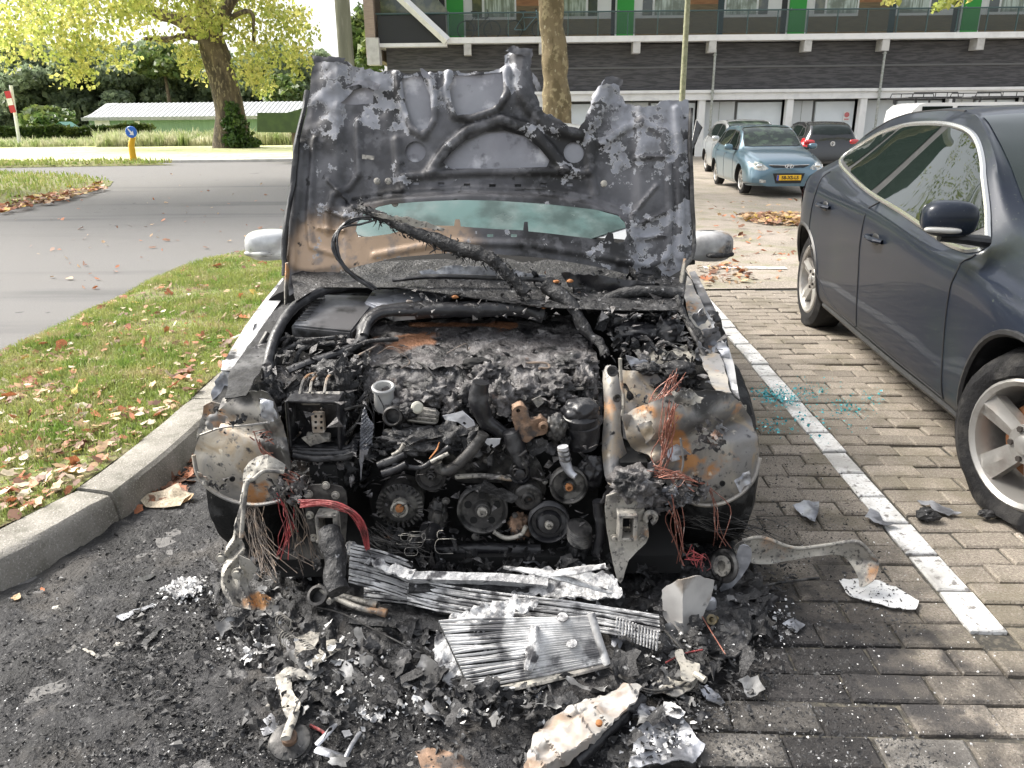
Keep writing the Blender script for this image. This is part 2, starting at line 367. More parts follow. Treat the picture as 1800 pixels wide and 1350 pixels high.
for half in (0, 1):
    for v in range(4):
        V, Fs = brickmesh(.103 if half else .206, .1, v+half*9); me = bpy.data.meshes.new('brick'); me.from_pydata(V, [], Fs)
        me.materials.append(m_pale if v == 3 and not half else m_brick); base[half, v] = me
fv = MB(); nb = 0
for d, x, y, half in cells:
    hid = x > 1.85+.1*(y-2.5) and y > 2.2 and y < 5.9 and x-1.85-.1*(y-2.5) > .5     # wholly under the parked car
    R = Matrix.Translation((x+random.uniform(-.003,.003), y+random.uniform(-.003,.003), random.uniform(-.009,.003))) @ Matrix.Rotation(-LY+random.uniform(-.02,.02),4,'Z') @ Matrix.Rotation(random.uniform(-.02,.02),4,'X') @ Matrix.Rotation(random.uniform(-.012,.012),4,'Y')
    pale = y < 1.62 and random.random() < .6
    v = 3 if (pale and not half) else random.randrange(3)
    if nb < 300 and not hid and abs(x/y) < .8:
        o = bpy.data.objects.new('brick', base[half, v]); COL.objects.link(o); o.parent = pav; o.matrix_local = R; nb += 1
    else:
        me = base[half, v]; fv.add([ (R@q.co)[:] for q in me.vertices], [p.vertices[:] for p in me.polygons])
fv.o('far_bricks', m_brick, pav, kind='stuff', smooth=False)
V, Fs = brickmesh(.1, .194, 77); wm = bpy.data.meshes.new('white_brick'); wm.from_pydata(V, [], Fs); wm.materials.append(m_white)
for k in range(22):
    x, y = bayxy(random.uniform(-.004,.004), .0+.1+k*.212)
    o = bpy.data.objects.new('white_brick', wm); COL.objects.link(o); o.parent = pav; o.location = (x, y, .0+random.uniform(-.005,.004)); o.rotation_euler = (random.uniform(-.01,.01), random.uniform(-.01,.01), -LY+random.uniform(-.02,.02))
for (u0,v0),(u1,v1) in (((1236,318),(1285,342)),((1236,489),(1380,490)),((1640,345),(1740,375))):     # painted bay lines across the aisle
    A, B = G(u0,v0,-.1), G(u1,v1,-.1); d = (B-A)/np.linalg.norm(B-A); n = np.array([-d[1], d[0], 0])*.05
    b = MB(); b.sheet([(A+n)[:2],(A-n)[:2],(B-n)[:2],(B+n)[:2]], lambda p: np.c_[p, .006+gz(p[:,0],p[:,1])], .4); tag(b.o('bay_line', m_white, kind='structure'), None)
# --- kerb
kp = cr([(-2.6,.8),(-2.0,1.52),(-1.61,2.12),(-1.5,2.36),(-1.42,2.66),(-1.385,3.16),(-1.385,4.2),(-1.39,5.6),(-1.42,7.2),(-1.75,8.6),(-2.4,9.5)], 14)
ks = np.r_[0, np.cumsum(np.linalg.norm(np.diff(kp, axis=0), axis=1))]
kerb = thing('kerb', None, None); kerb['kind'] = 'structure'
def kat(s): return np.array([np.interp(s, ks, kp[:,0]), np.interp(s, ks, kp[:,1])])
prof = [(.012,-.1),(.012,.0),(.0,.085),(-.006,.105),(-.02,.118),(-.04,.122),(-.15,.126),(-.165,.118),(-.17,-.1)]
cuts = [0.]; s0 = float(np.interp(2.56, kp[:,1], ks)); s0 -= 1.0*math.floor(s0/1.0)
cuts = [s0+1.0*i for i in range(-1, 12)]
for i, (a, c) in enumerate(zip(cuts[:-1], cuts[1:])):
    a = max(a, 0)+.006; c = min(c, ks[-1])-.006
    if c-a < .2: continue
    V = []; ss = np.linspace(a, c, 12); r = random.uniform(-.004,.004)
    for k, q in enumerate(ss):
        p = kat(q); t = kat(q+.02)-kat(q-.02); t /= np.linalg.norm(t); n = np.array([t[1], -t[0]]); e = .006 if k in (0, 11) else 0
        for ox, oz in prof: V.append((p[0]+n[0]*(ox-e*(ox > -.01)), p[1]+n[1]*(ox-e*(ox > -.01)), oz+r-e*(oz > .1)))
    V = np.array(V); V[:,2] += .003*vn(V, 9, i, 3); V[:,0] += .003*vn(V, 7, i+5, 3)
    m = len(prof); Fs = [(k*m+j, k*m+j+1, (k+1)*m+j+1, (k+1)*m+j) for k in range(11) for j in range(m-1)]+[tuple(range(m))[::-1], tuple(11*m+j for j in range(m))]
    mk('kerb_stone', V, Fs, m_kerb, kerb, ang=30)
# --- verges
vg = [tuple(kat(q)+0*q) for q in np.linspace(.3, ks[-1]-.05, 40)]
vin = []
for q in np.linspace(.0, ks[-1], 50):
    p = kat(q); t = kat(min(q+.02, ks[-1]))-kat(max(q-.02, 0)); t /= np.linalg.norm(t); vin.append((p[0]-t[1]*.165, p[1]+t[0]*.165))
verge_poly = vin+[(-2.62,9.5),(-2.85,8.6),(-3.02,8.1),(-3.22,7.4),(-3.2,5.6),(-3.16,4.8),(-3.3,3.6),(-3.9,2.2),(-4.6,1.0),(-4.6,.2),(-3.2,.2)]
def vz(p):
    e = dpoly(np.c_[p[:,:2]], np.array(verge_poly[len(vin):len(vin)+8])); q = np.c_[p[:,:2], np.zeros(len(p))]
    return .115*sm((e+.03)/.35)+.006+.012*vn(q, 4, 3, 3)
b = MB(); b.sheet(verge_poly, lambda p: np.c_[p, vz(p)], .09); b.o('grass_verge', m_soil, kind='structure')
isl = [(-8.37,13.1),(-8.5,15.2),(-8.75,17.2),(-9.0,18.2),(-9.6,19.6),(-11.1,21.1),(-14.2,22.6),(-25,23.5),(-25,13),(-14,11.5)]
b = MB(); b.sheet(isl, lambda p: np.c_[p, .01+.10*sm(dpoly(p, np.array(isl[:7]))/.5)], .4); b.o('grass_island', m_soil, kind='structure')
isl2 = [(-10.9,26.6),(-11.7,27.3),(-13.2,28.0),(-30,28.1),(-30,25.6),(-16,26.0)]
b = MB(); b.sheet(isl2, lambda p: np.c_[p, .01+.12*sm(dpoly(p, np.array(isl2+isl2[:1]))/.4)], .4); b.o('traffic_island', m_soil, kind='structure')
def blades(name, poly, zf, n, h, wd, mat, near=None, lean=.5):
    poly = np.array(poly)[:, :2]; lo, hi = poly.min(0), poly.max(0); P = np.zeros((0,2))
    while len(P) < n:
        q = RNG.uniform(lo, hi, (n*2, 2)); q = q[inpoly(q, poly)]
        if near is not None: q = q[RNG.random(len(q)) < near(q)]
        P = np.vstack([P, q])
    P = P[:n]; z = zf(P); az = RNG.uniform(0, 6.28, n); hh = h*RNG.uniform(.4, 1.25, n)*(1+.5*vn(np.c_[P, z*0], 3, 4, 2)).clip(.4, 1.8); ln = RNG.uniform(.1, 1., n)*lean
    la = RNG.uniform(0, 6.28, n); d = np.c_[np.cos(la), np.sin(la)]; wv = np.c_[np.cos(az), np.sin(az)]*wd/2
    b0 = np.c_[P-wv, z-.01]; b1 = np.c_[P+wv, z-.01]; m0 = np.c_[P-wv*.8+d*(hh*ln*.35)[:,None], z+hh*.6]; m1 = np.c_[P+wv*.8+d*(hh*ln*.35)[:,None], z+hh*.6]; t = np.c_[P+d*(hh*ln)[:,None], z+hh*(1-.3*ln)]
    V = np.stack([b0,b1,m0,m1,t], 1).reshape(-1,3); i = np.arange(n)*5
    Fs = [f for k in i for f in ((k,k+1,k+3,k+2),(k+2,k+3,k+4))]
    return mk(name, V, Fs, mat, kind='stuff', ang=0, origin=(0,0,0))
o = blades('short_grass', verge_poly, lambda P: vz(P), 90000, .042, .0055, m_grass, near=lambda q: np.clip(1.4-.13*q[:,1], .15, 1)*np.clip(.75+1.1*vn(np.c_[q, q[:,:1]*0], 2.2, 8, 2), .12, 1), lean=.9); tag(o, 'short grass growing on the verge between the kerb and the road', 'grass')
o = blades('island_grass', isl, lambda P: .05+.06*sm(dpoly(P, np.array(isl[:7]))/.5), 14000, .10, .03, m_grass, near=lambda q: np.clip(dpoly(q, np.array(isl[:7]))/.9, .05, 1)); tag(o, 'short grass on the rounded traffic island beside the road', 'grass')
o = blades('traffic_island_grass', isl2, lambda P: np.full(len(P), .08), 5000, .13, .05, m_grass); tag(o, 'thin grass on the narrow island round the blue sign', 'grass')
# --- fallen leaves: the ones that show largest are single objects, the rest one mass
def leafmesh(seed, kind):
    r = np.random.default_rng(seed); n = 11; th = np.linspace(0, 2*math.pi, n, endpoint=False)
    if kind == 0: rad = .5*(1+.42*np.abs(np.cos(2.5*th))-.2)*r.uniform(.8, 1.15, n)
    else: rad = .5*np.where(np.abs(np.sin(th)) > .5, .55, 1.)*r.uniform(.85, 1.1, n)
    P = np.c_[np.cos(th)*rad, np.sin(th)*rad*(.8 if kind == 0 else .7)]; V = np.vstack([P*1.0, P*.5, [[0, 0]]])
    z = r.uniform(.15,.5)*V[:,1]**2*1.6+r.uniform(-.1,.5)*V[:,0]**2+r.normal(0, .05, len(V)); V = np.c_[V, z-z.min()]
    Fs = [(i, (i+1)%n, n+(i+1)%n, n+i) for i in range(n)]+[(n+i, n+(i+1)%n, 2*n) for i in range(n)]
    return V, Fs
LM = []
for k in range(8):
    V, Fs = leafmesh(k, k % 2)
    for j, m in enumerate(m_leaf):
        me = bpy.data.meshes.new('fallen_leaf'); me.from_pydata(V.tolist(), [], Fs); me.materials.append(m); me.polygons.foreach_set('use_smooth', [True]*len(me.polygons)); LM.append((me, j))
def leaf(P, s, wts=(.36,.25,.17,.16,.06), tilt=.5):
    j = random.choices(range(5), wts)[0]; me = random.choice([m for m, q in LM if q == j]); o = bpy.data.objects.new('fallen_leaf', me); COL.objects.link(o)
    o.location = P; o.scale = (s, s*random.uniform(.7,1), s*random.uniform(.5,1.1)); o.rotation_euler = (random.gauss(0,tilt), random.gauss(0,tilt), random.uniform(0,6.28)); return o
nl = 0
while nl < 180:
    u, v = random.uniform(0, 470), random.uniform(440, 950); p = G(u, v, .12)
    if not inpoly(np.array([p[:2]]), verge_poly)[0] or (v < 560 and random.random() < .25): continue
    z = float(vz(np.array([p[:2]]))[0]); o = leaf((p[0], p[1], z+.012), random.uniform(.035,.1)*(.65 if v > 760 else 1)); nl += 1
    cn = ['rust red','tan','pale straw','dark brown','yellow'][[m.name for m in m_leaf].index(o.data.materials[0].name)]
    tag(o, '%s %s fallen leaf in the verge grass %s' % ('large' if o.scale[0] > .065 else 'small', cn, 'close to the concrete kerb' if p[0] > -2.1 else ('towards the road edge' if p[0] < -2.75 else 'halfway between kerb and road')), 'leaf', 'fallen leaves on the verge')
for u, v, s, w in ((295,882,.17,(0,0,1,0,0)),(243,897,.06,(1,0,0,0,0)),(322,800,.06,(1,0,0,0,0)),(327,815,.05,(0,0,0,1,0)),(75,1038,.04,(1,0,0,0,0)),(30,1052,.04,(0,1,0,0,0)),(330,880,.06,(0,1,0,0,0))):
    p = G(u, v, .01); o = leaf((p[0], p[1], .012), s, w, .15)
    tag(o, 'large pale yellow leaf on the asphalt below the kerb' if s > .1 else 'small curled leaf in the gutter below the kerb', 'leaf', None if s > .1 else 'leaves in the gutter')
def litter(name, n, fn, s, label, mats=(0,1,4,3)):
    b = [MB() for _ in mats]; bb = MB()
    for k in range(n):
        x, y, z = fn(); V, Fs = leafmesh(k % 17, k % 2); V = V[:11]; V = np.c_[V[:, :2], V[:,2]*.6]*s*random.uniform(.5, 1.2); V = V@Rxyz(random.gauss(0,.3), random.gauss(0,.3), random.uniform(0,6.3)).T
        bb.add(V+np.array([x, y, z+.01]), [tuple(range(11))], random.randrange(len(mats)))
    return tag(bb.o(name, [m_leaf[i] for i in mats], kind='stuff', origin=(0,0,0)), label, 'leaves')
def onpix(poly, z, f=None):
    poly = np.array(poly, float); lo, hi = poly.min(0), poly.max(0)
    def g():
        while True:
            q = RNG.uniform(lo, hi)
            if inpoly(q[None], poly)[0]:
                p = G(q[0], q[1], z); return p[0], p[1], z if f is None else f(p)
    return g
litter('leaf_litter', 420, onpix([(0,352),(90,335),(178,318),(186,332),(110,352),(0,374)], .05), .16, 'brown leaves gathered along the edge of the grass island')
litter('aisle_leaf_litter', 300, onpix([(1290,378),(1400,372),(1410,395),(1330,392)], -.05), .13, 'dry leaves blown together across the brick aisle', (1,4,1,3))
litter('bay_leaf_litter', 75, onpix([(1226,470),(1300,462),(1330,495),(1240,505)], .0), .075, 'rust coloured leaves on the bricks behind the burned car', (0,1,3))
litter('scattered_leaf_litter', 140, onpix([(1225,350),(1400,350),(1395,480),(1300,520),(1235,480)], -.02), .08, 'leaves scattered over the far bay bricks', (0,1,3))
litter('gutter_leaf_litter', 60, onpix([(250,885),(345,800),(345,850),(290,900)], .005), .05, 'brown leaf scraps in the gutter beside the burned tyre', (0,3,0))
litter('street_leaf_litter', 90, onpix([(0,375),(300,300),(520,330),(500,420),(300,455),(120,545)], .004), .07, 'stray leaves on the grey road', (0,3,1))

def onverge():
    while True:
        u, v = random.uniform(0, 480), random.uniform(430, 950); p = G(u, v, .12)
        if inpoly(np.array([p[:2]]), verge_poly)[0]: return p[0], p[1], float(vz(np.array([p[:2]]))[0])+.008
litter('verge_leaf_scraps', 900, onverge, .045, 'small brown leaf scraps all through the verge grass', (0,1,2,3,3))
# ================= trees, hedge, shed, signs
def leafquads(clumps, size, droop=.3, seed=1, shell=.35):
    r = np.random.default_rng(seed); C = []; 
    for c in clumps:
        n = int(c[6]); d = r.normal(size=(n, 3)); d /= np.linalg.norm(d, axis=1)[:,None]; q = (shell+(1-shell)*r.random(n)**.5)[:,None]
        C.append(np.array(c[:3])+d*q*np.array(c[3:6])*(1+.35*vn(d*1.0+np.array(c[:3]), 2.2, seed, 2))[:,None])
    P = np.vstack(C); n = len(P); a = r.normal(size=(n, 3)); a /= np.linalg.norm(a, axis=1)[:,None]; a[:,2] -= droop; a /= np.linalg.norm(a, axis=1)[:,None]
    b = np.cross(a, r.normal(size=(n, 3))); b /= np.linalg.norm(b, axis=1)[:,None]; s = size*r.uniform(.55, 1.25, n)[:,None]
    nn = np.cross(a, b); V = np.stack([P-a*s*.6, P+b*s*.42+nn*s*.12, P+a*s*.6, P-b*s*.42+nn*s*.12], 1).reshape(-1, 3)
    return V, [(k, k+1, k+2, k+3) for k in range(0, 4*n, 4)]
def pxclump(u, v, Y, ru, rv, n, ry=2.):
    p = W(u, v, Y); k = Y/F/1.0; return (p[0], p[1], p[2], ru*k, ry, rv*k, n)
# the leaning plane tree beyond the road
TY = 41.
tb = G(408, 260)*0+W(408, 258, TY); tb[2] = .05
tr = thing('plane_tree', 'big leaning plane tree with ivy at its foot and yellow-green leaves', 'tree', tuple(tb))
def tl(l, Y=TY): return [W(u, v, Y) for u, v in l]
b = MB(); b.tube([tb+np.array([0,0,-.4])]+[tb]+tl([(405,200),(388,130),(372,75),(358,40)]), [1.25,.95,.72,.66,.62,.5], 14, 5, wob=.06); 
for pts, rr in ((tl([(372,70),(360,20),(345,-60),(330,-160)]), [.55,.42,.3,.1]), (tl([(360,62),(320,38),(275,22),(225,-10),(160,-50)]), [.42,.3,.24,.18,.08]), (tl([(350,65),(322,64),(295,70),(262,68),(250,70)]), [.18,.14,.16,.1,.03]), (tl([(375,60),(395,20),(430,-30),(480,-80)]), [.4,.3,.2,.08]), (tl([(392,35),(440,20),(445,60),(447,75)]), [.12,.1,.06,.03])):
    b.tube(pts, rr, 9, 4, wob=.05)
b.o('trunk', m_bark, tr)
cl = []
for u, v, ru, rv, n in ((60,10,80,40,1500),(180,5,90,34,1800),(300,-20,90,45,2200),(420,0,80,40,1800),(500,35,42,38,900),(25,50,45,30,700),(40,85,60,26,500),(125,88,48,38,900),(100,40,60,40,800),(185,60,45,34,500),(205,100,22,26,300),(240,25,40,28,500),(140,130,20,22,200),(345,110,26,34,520),(330,90,18,22,200),(360,40,45,28,800),(445,120,32,38,600),(462,150,16,22,200),(430,60,40,40,700),(475,85,38,34,500),(522,100,26,34,420),(540,50,20,30,200),(280,70,25,15,120),(0,110,22,20,150),(130,150,8,10,50),(300,-140,260,90,5000),(330,-260,190,60,2500)):
    cl.append(pxclump(u, v, TY+random.uniform(-2.5,2.5), ru, rv, n*.6))
V, Fs = leafquads(cl, .21, .9, 3, .1); mk('crown', V, Fs, m_plane, tr, ang=0, kind='stuff')
cl = [pxclump(u, v, TY-.6, ru, rv, n, .9) for u, v, ru, rv, n in ((418,245,26,14,700),(414,222,17,20,600),(411,198,10,20,300),(440,252,16,8,300))]
V, Fs = leafquads(cl, .22, .2, 4, .4); mk('ivy', V, Fs, m_ivy, tr, ang=0, kind='stuff')
# far wood
cl = []; core = MB(); r = np.random.default_rng(5)
for k in range(46):
    u = -160+k*16+r.uniform(-6, 6); top = 92+14*math.sin(k*.9)+r.uniform(-8, 8)
    if u > 560: top = 70+r.uniform(-6,10)
    Y = 84+r.uniform(-6, 6); v = top+16
    while v < 235:
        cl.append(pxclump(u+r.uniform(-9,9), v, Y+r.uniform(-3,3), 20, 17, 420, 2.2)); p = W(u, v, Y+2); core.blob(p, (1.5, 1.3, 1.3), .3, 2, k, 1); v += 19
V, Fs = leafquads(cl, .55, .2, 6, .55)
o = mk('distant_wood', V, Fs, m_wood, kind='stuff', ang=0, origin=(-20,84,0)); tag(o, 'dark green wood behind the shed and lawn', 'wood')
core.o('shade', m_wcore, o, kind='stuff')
for nm, u, v, ru, rv, Y, m, lab in (('pale_tree',285,104,42,24,78,m_wood2,'pale green rounded tree rising above the shed roof'),('bright_bush',505,155,26,20,64,m_wood2,'bright green bush beside the burned bonnet above the shed roof'),('left_shrub',82,205,30,14,58,m_wood2,'low yellow-green shrub left of the green shed'),('corner_tree',640,70,30,42,62,m_wood2,'pale leafy tree at the corner of the apartment block')):
    nm = nm if nm != 'left_shrub' else 'shrub'
    c = W(u, v, Y); t = thing(nm, lab, 'tree' if 'tree' in nm else 'bush', (c[0], c[1], 0))
    V, Fs = leafquads([pxclump(u, v, Y, ru, rv, 1500), pxclump(u-ru*.4, v+rv*.4, Y, ru*.7, rv*.8, 800), pxclump(u+ru*.4, v+rv*.5, Y-1, ru*.7, rv*.7, 800)], .5, .2, 8, .3); mk('crown', V, Fs, m, t, ang=0, kind='stuff')
    b = MB(); b.tube([(c[0], c[1], -.2), (c[0]+.1, c[1], c[2]*.5), (c[0], c[1], c[2])], [.25,.18,.1], 8); b.o('trunk', m_bark, t)
# hedge, tall grass, lawn fringe
hp = W(100, 240, 50); h = thing('hedge', 'dark clipped hedge along the far lawn', 'hedge', (hp[0], 50, 0))
x0, x1 = W(-60,240,50)[0], W(262,240,50)[0]; z1 = W(120,226,50)[2]
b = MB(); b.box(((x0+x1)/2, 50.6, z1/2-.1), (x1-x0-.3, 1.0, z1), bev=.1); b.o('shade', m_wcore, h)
n = 9000; V, Fs = leafquads([((x0+x1)/2, 50.5, z1/2, .001, .001, .001, 1)], .1)
P = np.c_[RNG.uniform(x0, x1, n), 50+RNG.random(n)*1.2*(RNG.random(n) < .4), RNG.uniform(0, z1, n)]; P[RNG.random(n) < .3, 2] = z1; P[:,2] += .12*vn(P, 1.2, 2, 2)
a = RNG.normal(size=(n,3))*.1; c = RNG.normal(size=(n,3))*.08; V = np.stack([P-a, P+c, P+a, P-c], 1).reshape(-1,3); mk('foliage', V, [(k,k+1,k+2,k+3) for k in range(0,4*n,4)], m_hedge, h, ang=0, kind='stuff')
def band(ul, ur, Y0, Y1): return [(W(ul,240,Y0)[0], Y0), (W(ur,240,Y0)[0], Y0), (W(ur,240,Y1)[0], Y1), (W(ul,240,Y1)[0], Y1)]
o = blades('tall_grass', band(165,545,44,48.5), lambda P: np.full(len(P), .08), 14000, .62, .07, m_reed, lean=.5); tag(o, 'pale tall dry grass in front of the green shed', 'grass')
o = blades('field_grass', band(-60,190,45,49), lambda P: np.full(len(P), .08), 6000, .38, .06, m_reed, lean=.5); tag(o, 'tall pale grass in front of the dark hedge', 'grass')
# green shed
SY = 57.; m_shedw = M('green_boarding', (.22,.34,.22), .7, layers=[Ly((.17,.28,.17), 4, .5, .2, st=(6,1,.3))]); m_shedr = M('pale_sheet_roof', (.34,.355,.355), .6, layers=[Ly((.28,.295,.295), 2, .5, .2)])
a, c = W(155,208,SY), W(620,205,SY); zb = 0.; ze = a[2]; zr = W(300,181,SY+3)[2]
sh = thing('shed', 'long green shed with a pale corrugated roof behind the plane tree', 'shed', ((a[0]+c[0])/2, SY, 0))
b = MB(); b.box(((a[0]+c[0])/2, SY+3, ze/2), (c[0]-a[0], 6, ze)); b.o('wall', m_shedw, sh)
N = 60; xs = np.linspace(a[0]-.3, c[0]+.3, N*4+1); V = []; 
for i, x in enumerate(xs):
    w_ = .04*(i % 4 in (1, 2)); V += [(x, SY-.35, ze+w_), (x+.9*(x < (a[0]+c[0])/2)*(i < 3), SY+3, zr+w_), (x, SY+6.3, ze+w_)]
Fs = [(3*i+j, 3*i+3+j, 3*i+4+j, 3*i+1+j) for i in range(len(xs)-1) for j in (0, 1)]; mk('roof', V, Fs, m_shedr, sh, smooth=False)
b = MB(); b.box(((a[0]+c[0])/2, SY-.37, ze-.05), (c[0]-a[0]+.6, .06, .22)); b.o('gutter', m_galv, sh)
p = W(180,217,SY); b = MB(); b.box((p[0], SY-.03, p[2]-.1), (1.0,.06,.7)); b.o('window', m_wpaint, sh)
p = W(242,217,SY); b = MB(); b.box((p[0], SY-.03, p[2]), (.35,.06,.35)); b.o('vent', m_wpaint, sh)
p = W(112,222,54); t = thing('garden_shed', 'small teal pitched-roof hut left of the long shed', 'shed', (p[0],54,0)); b = MB(); zt = W(120,214,54)[2]
b.add([(p[0]-1,53.5,zt-.7),(p[0],53.5,zt),(p[0]+1,53.5,zt-.7),(p[0]-1,55,zt-.7),(p[0],55,zt),(p[0]+1,55,zt-.7)], [(0,1,4,3),(1,2,5,4)]); b.o('roof', M('teal_felt', (.08,.22,.18), .8), t)
b = MB(); b.box((p[0],54.25,(zt-.7)/2),(1.8,1.3,zt-.72)); b.o('wall', m_shedw, t)
# green canopy board on a timber post
CY = 27.; m_cgreen = M('green_board', (.085,.14,.03), .6, layers=[Ly((.06,.10,.025), 5, .5, .2)]); t = thing('notice_shelter', 'green boarded canopy on a timber post at the roadside', 'shelter', tuple(W(517,285,CY)*np.array([1,1,0])))
P = [W(u,v,CY) for u, v in ((452,198),(505,198),(532,190),(560,184),(560,234),(452,232))]; b = MB(); n = len(P); V = P+[q+np.array([0,1.4,0]) for q in P]
b.add(V, [tuple(range(n))[::-1], tuple(range(n,2*n))]+[(i,(i+1)%n,(i+1)%n+n,i+n) for i in range(n)]); b.o('canopy', m_cgreen, t, smooth=False)
p = W(518,240,CY+.5); b = MB(); b.box((p[0], CY+.5, .6),(.16,.16,1.5)); b.o('post', M('timber',(.30,.24,.14),.8), t)
# bollard sign
SYb = 27.2; p = W(236,285,SYb); p[2] = .1; t = thing('traffic_bollard', 'yellow bollard with a round blue sign and white arrow', 'sign', (p[0], SYb, .1)); q = W(233,232,SYb)
b = MB(); b.tube([(p[0], SYb, 0), (p[0]-.01, SYb, .6), (q[0], SYb, q[2]-.15)], [.105,.1,.085], 16, 2); b.o('post', M('yellow_plastic',(.72,.40,.01),.45), t)
b = MB(); b.lathe([(0,-.03),(.17,-.03),(.185,-.015),(.185,.02),(0,.02)], (q[0], SYb-.1, q[2]), (0,1,0), 28); d = b.o('disc', M('sign_blue',(.03,.14,.55),.4), t)
ar = [(-.10,.10),(-.07,.12),(.035,.0),(.075,.045),(.09,-.10),(-.055,-.085),(-.01,-.04)]
b = MB(); b.sheet([(x, y) for x, y in ar], lambda P: np.c_[q[0]+P[:,0], np.full(len(P), SYb-.136), q[2]+P[:,1]], .1); b.o('arrow', m_wpaint, d, smooth=False)
# red and white road sign on a post at the far left
p = W(27,218,46.); t = thing('road_sign', 'narrow red and white sign on a white post at the far left', 'sign', (p[0], 46, 0)); tp = W(19,150,46)
b = MB(); b.tube([(p[0],46,0),tuple(tp)], .09, 10, 1); b.o('post', m_wpaint, t)
c1 = W(22,160,46); c2 = W(26,198,46); b = MB(); R = Rxyz(0, math.atan2(c2[0]-c1[0], c1[2]-c2[2]), 0); b.box((c1+c2)/2+np.array([-.1,-.15,0]), (.3,.04,abs(c1[2]-c2[2])), R); s_ = b.o('plate', M('sign_red',(.45,.03,.04),.5), t)
b = MB(); b.box((c1+c2)/2+np.array([-.1,-.18,0]), (.3,.03,.35), R); b.o('band', m_wpaint, s_)
# ================= apartment block
BY = 33.; def_z = lambda v, Y=BY: W(1200, v, Y)[2]
def bx(u, Y=BY): return W(u, 100, Y)[0]
bl = thing('apartment_building', 'apartment block with white gallery, green doors and grey garage doors below', 'building', (8, 37, -.22))
m_dbrick = M('dark_brick', (.085,.083,.087), .75, layers=[Ly((.09,.088,.09), 1.4, .5, .15), Ly((.045,.044,.047), 7, .5, .1, st=(.3,1,3))])
m_obrick = M('orange_brick', (.33,.17,.08), .85, layers=[Ly((.24,.12,.06), 9, .5, .1, st=(.3,1,4))])
m_bbrick = M('brown_brick', (.19,.145,.08), .85, layers=[Ly((.13,.10,.06), 9, .5, .1, st=(.3,1,4))])
m_door = M('green_door', (.02,.30,.035), .45); m_gar = M('garage_panel', (.74,.79,.82), .6, layers=[Ly((.68,.73,.76), 2, .5, .2)]); m_gar2 = M('garage_fixed_panel', (.62,.65,.66), .65)
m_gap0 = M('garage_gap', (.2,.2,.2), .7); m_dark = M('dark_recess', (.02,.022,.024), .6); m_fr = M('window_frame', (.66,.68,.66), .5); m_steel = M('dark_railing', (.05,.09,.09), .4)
m_cur = M('curtained_glass', (.42,.50,.43), .12, layers=[Ly((.16,.20,.15), 3, .5, .1, st=(4,1,.3)), Ly((.10,.13,.08), 1.3, .55, .1)], spec=.9)
m_dgl = M('dark_window_glass', (.03,.045,.04), .06, layers=[Ly((.12,.13,.08), 1.5, .55, .1)], spec=.9)
m_rail = M('tinted_railing_glass', (.02,.035,.035), .06, spec=.6); 
def glassy(m, al):
    n = m.node_tree; b_ = n.nodes['Principled BSDF']; b_.inputs['Alpha'].default_value = al
glassy(m_rail, .38)
def bpart(nm, x0, x1, y0, y1, z0, z1, mat, par=bl, bev=0.): b = MB(); b.box(((x0+x1)/2,(y0+y1)/2,(z0+z1)/2),(abs(x1-x0),abs(y1-y0),abs(z1-z0)),bev=bev); return b.o(nm, mat, par, smooth=False)
XL, XR = bx(662), 27.
zs0, zs1 = def_z(72), def_z(61.5); zbm0, zbm1 = def_z(176), def_z(161); zroof = zs1+2.75
bpart('dark_wall', XL+.3, XR, BY+.6, BY+1.0, zbm0, zs0-.05, m_dbrick)
bpart('gallery_slab', bx(786), XR, BY, BY+1.9, zs0, zs1, m_wpaint); bpart('end_slab', XL, bx(786)-.003, BY+.05, BY+1.9, zs0-.1, zs1-.18, m_wpaint)
bpart('soffit_strip', XL+.3, XR, BY+.62-.05, BY+.6, zs0-.95, zs0-.88, M('grey_trim',(.12,.12,.12),.6))
bpart('garage_beam', XL+.3, XR, BY+.25, BY+.95, zbm0, zbm1, m_wpaint); bpart('beam_cap', XL+.3, XR, BY+.18, BY+.4, zbm1-.05, zbm1+.06, m_wpaint)
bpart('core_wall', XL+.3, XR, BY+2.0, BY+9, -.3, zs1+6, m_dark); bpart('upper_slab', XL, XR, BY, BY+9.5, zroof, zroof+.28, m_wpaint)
bpart('upper_wall', XL, XR, BY+1.6, BY+1.99, zroof+.29, zroof+3, m_dbrick); bpart('roof', XL-.2, XR, BY-.2, BY+9.6, zroof+3.001, zroof+3.3, m_wpaint)
for u in (822,954,1119,1252,1419,1555,1721): bpart('corbel', bx(u)-.14, bx(u)+.14, BY+.02, BY+.6, zs0-.42, zs0-.003, m_conc)
# garages
pil = [818,951,1084,1243,1402,1535,1694,1827,1990]
for u in pil: bpart('garage_pillar', bx(u)-.13, bx(u)+.13, BY+.3, BY+.6, -.3, zbm0, m_wpaint)
for u0, u1 in zip(pil[:-1], pil[1:]):
    x0, x1 = bx(u0)+.13, bx(u1)-.13; xm = x0+(x1-x0)*(.42 if u1-u0 > 140 else .38)
    bpart('garage_frame', x0, x1, BY+.9, BY+.97, -.3, zbm0, m_gap0)
    bpart('fixed_panel', x0+.06, xm-.06, BY+.8, BY+.88, -.25, zbm0-.06, m_gar2); d = bpart('garage_door', xm+.05, x1-.06, BY+.74, BY+.88, -.25, zbm0-.1, m_gar)
    bpart('handle', xm+.1, xm+.16, BY+.70, BY+.738, .9, .98, m_galv, d)
    bpart('panel_joint', (x0+xm)/2-.01, (x0+xm)/2+.01, BY+.785, BY+.799, -.25, zbm0-.06, m_galv)
p = W(1488,204,BY+.7); t = thing('no_parking_sign', 'small white no-parking sign on a grey garage door', 'sign', (p[0], BY+.7, p[2]))
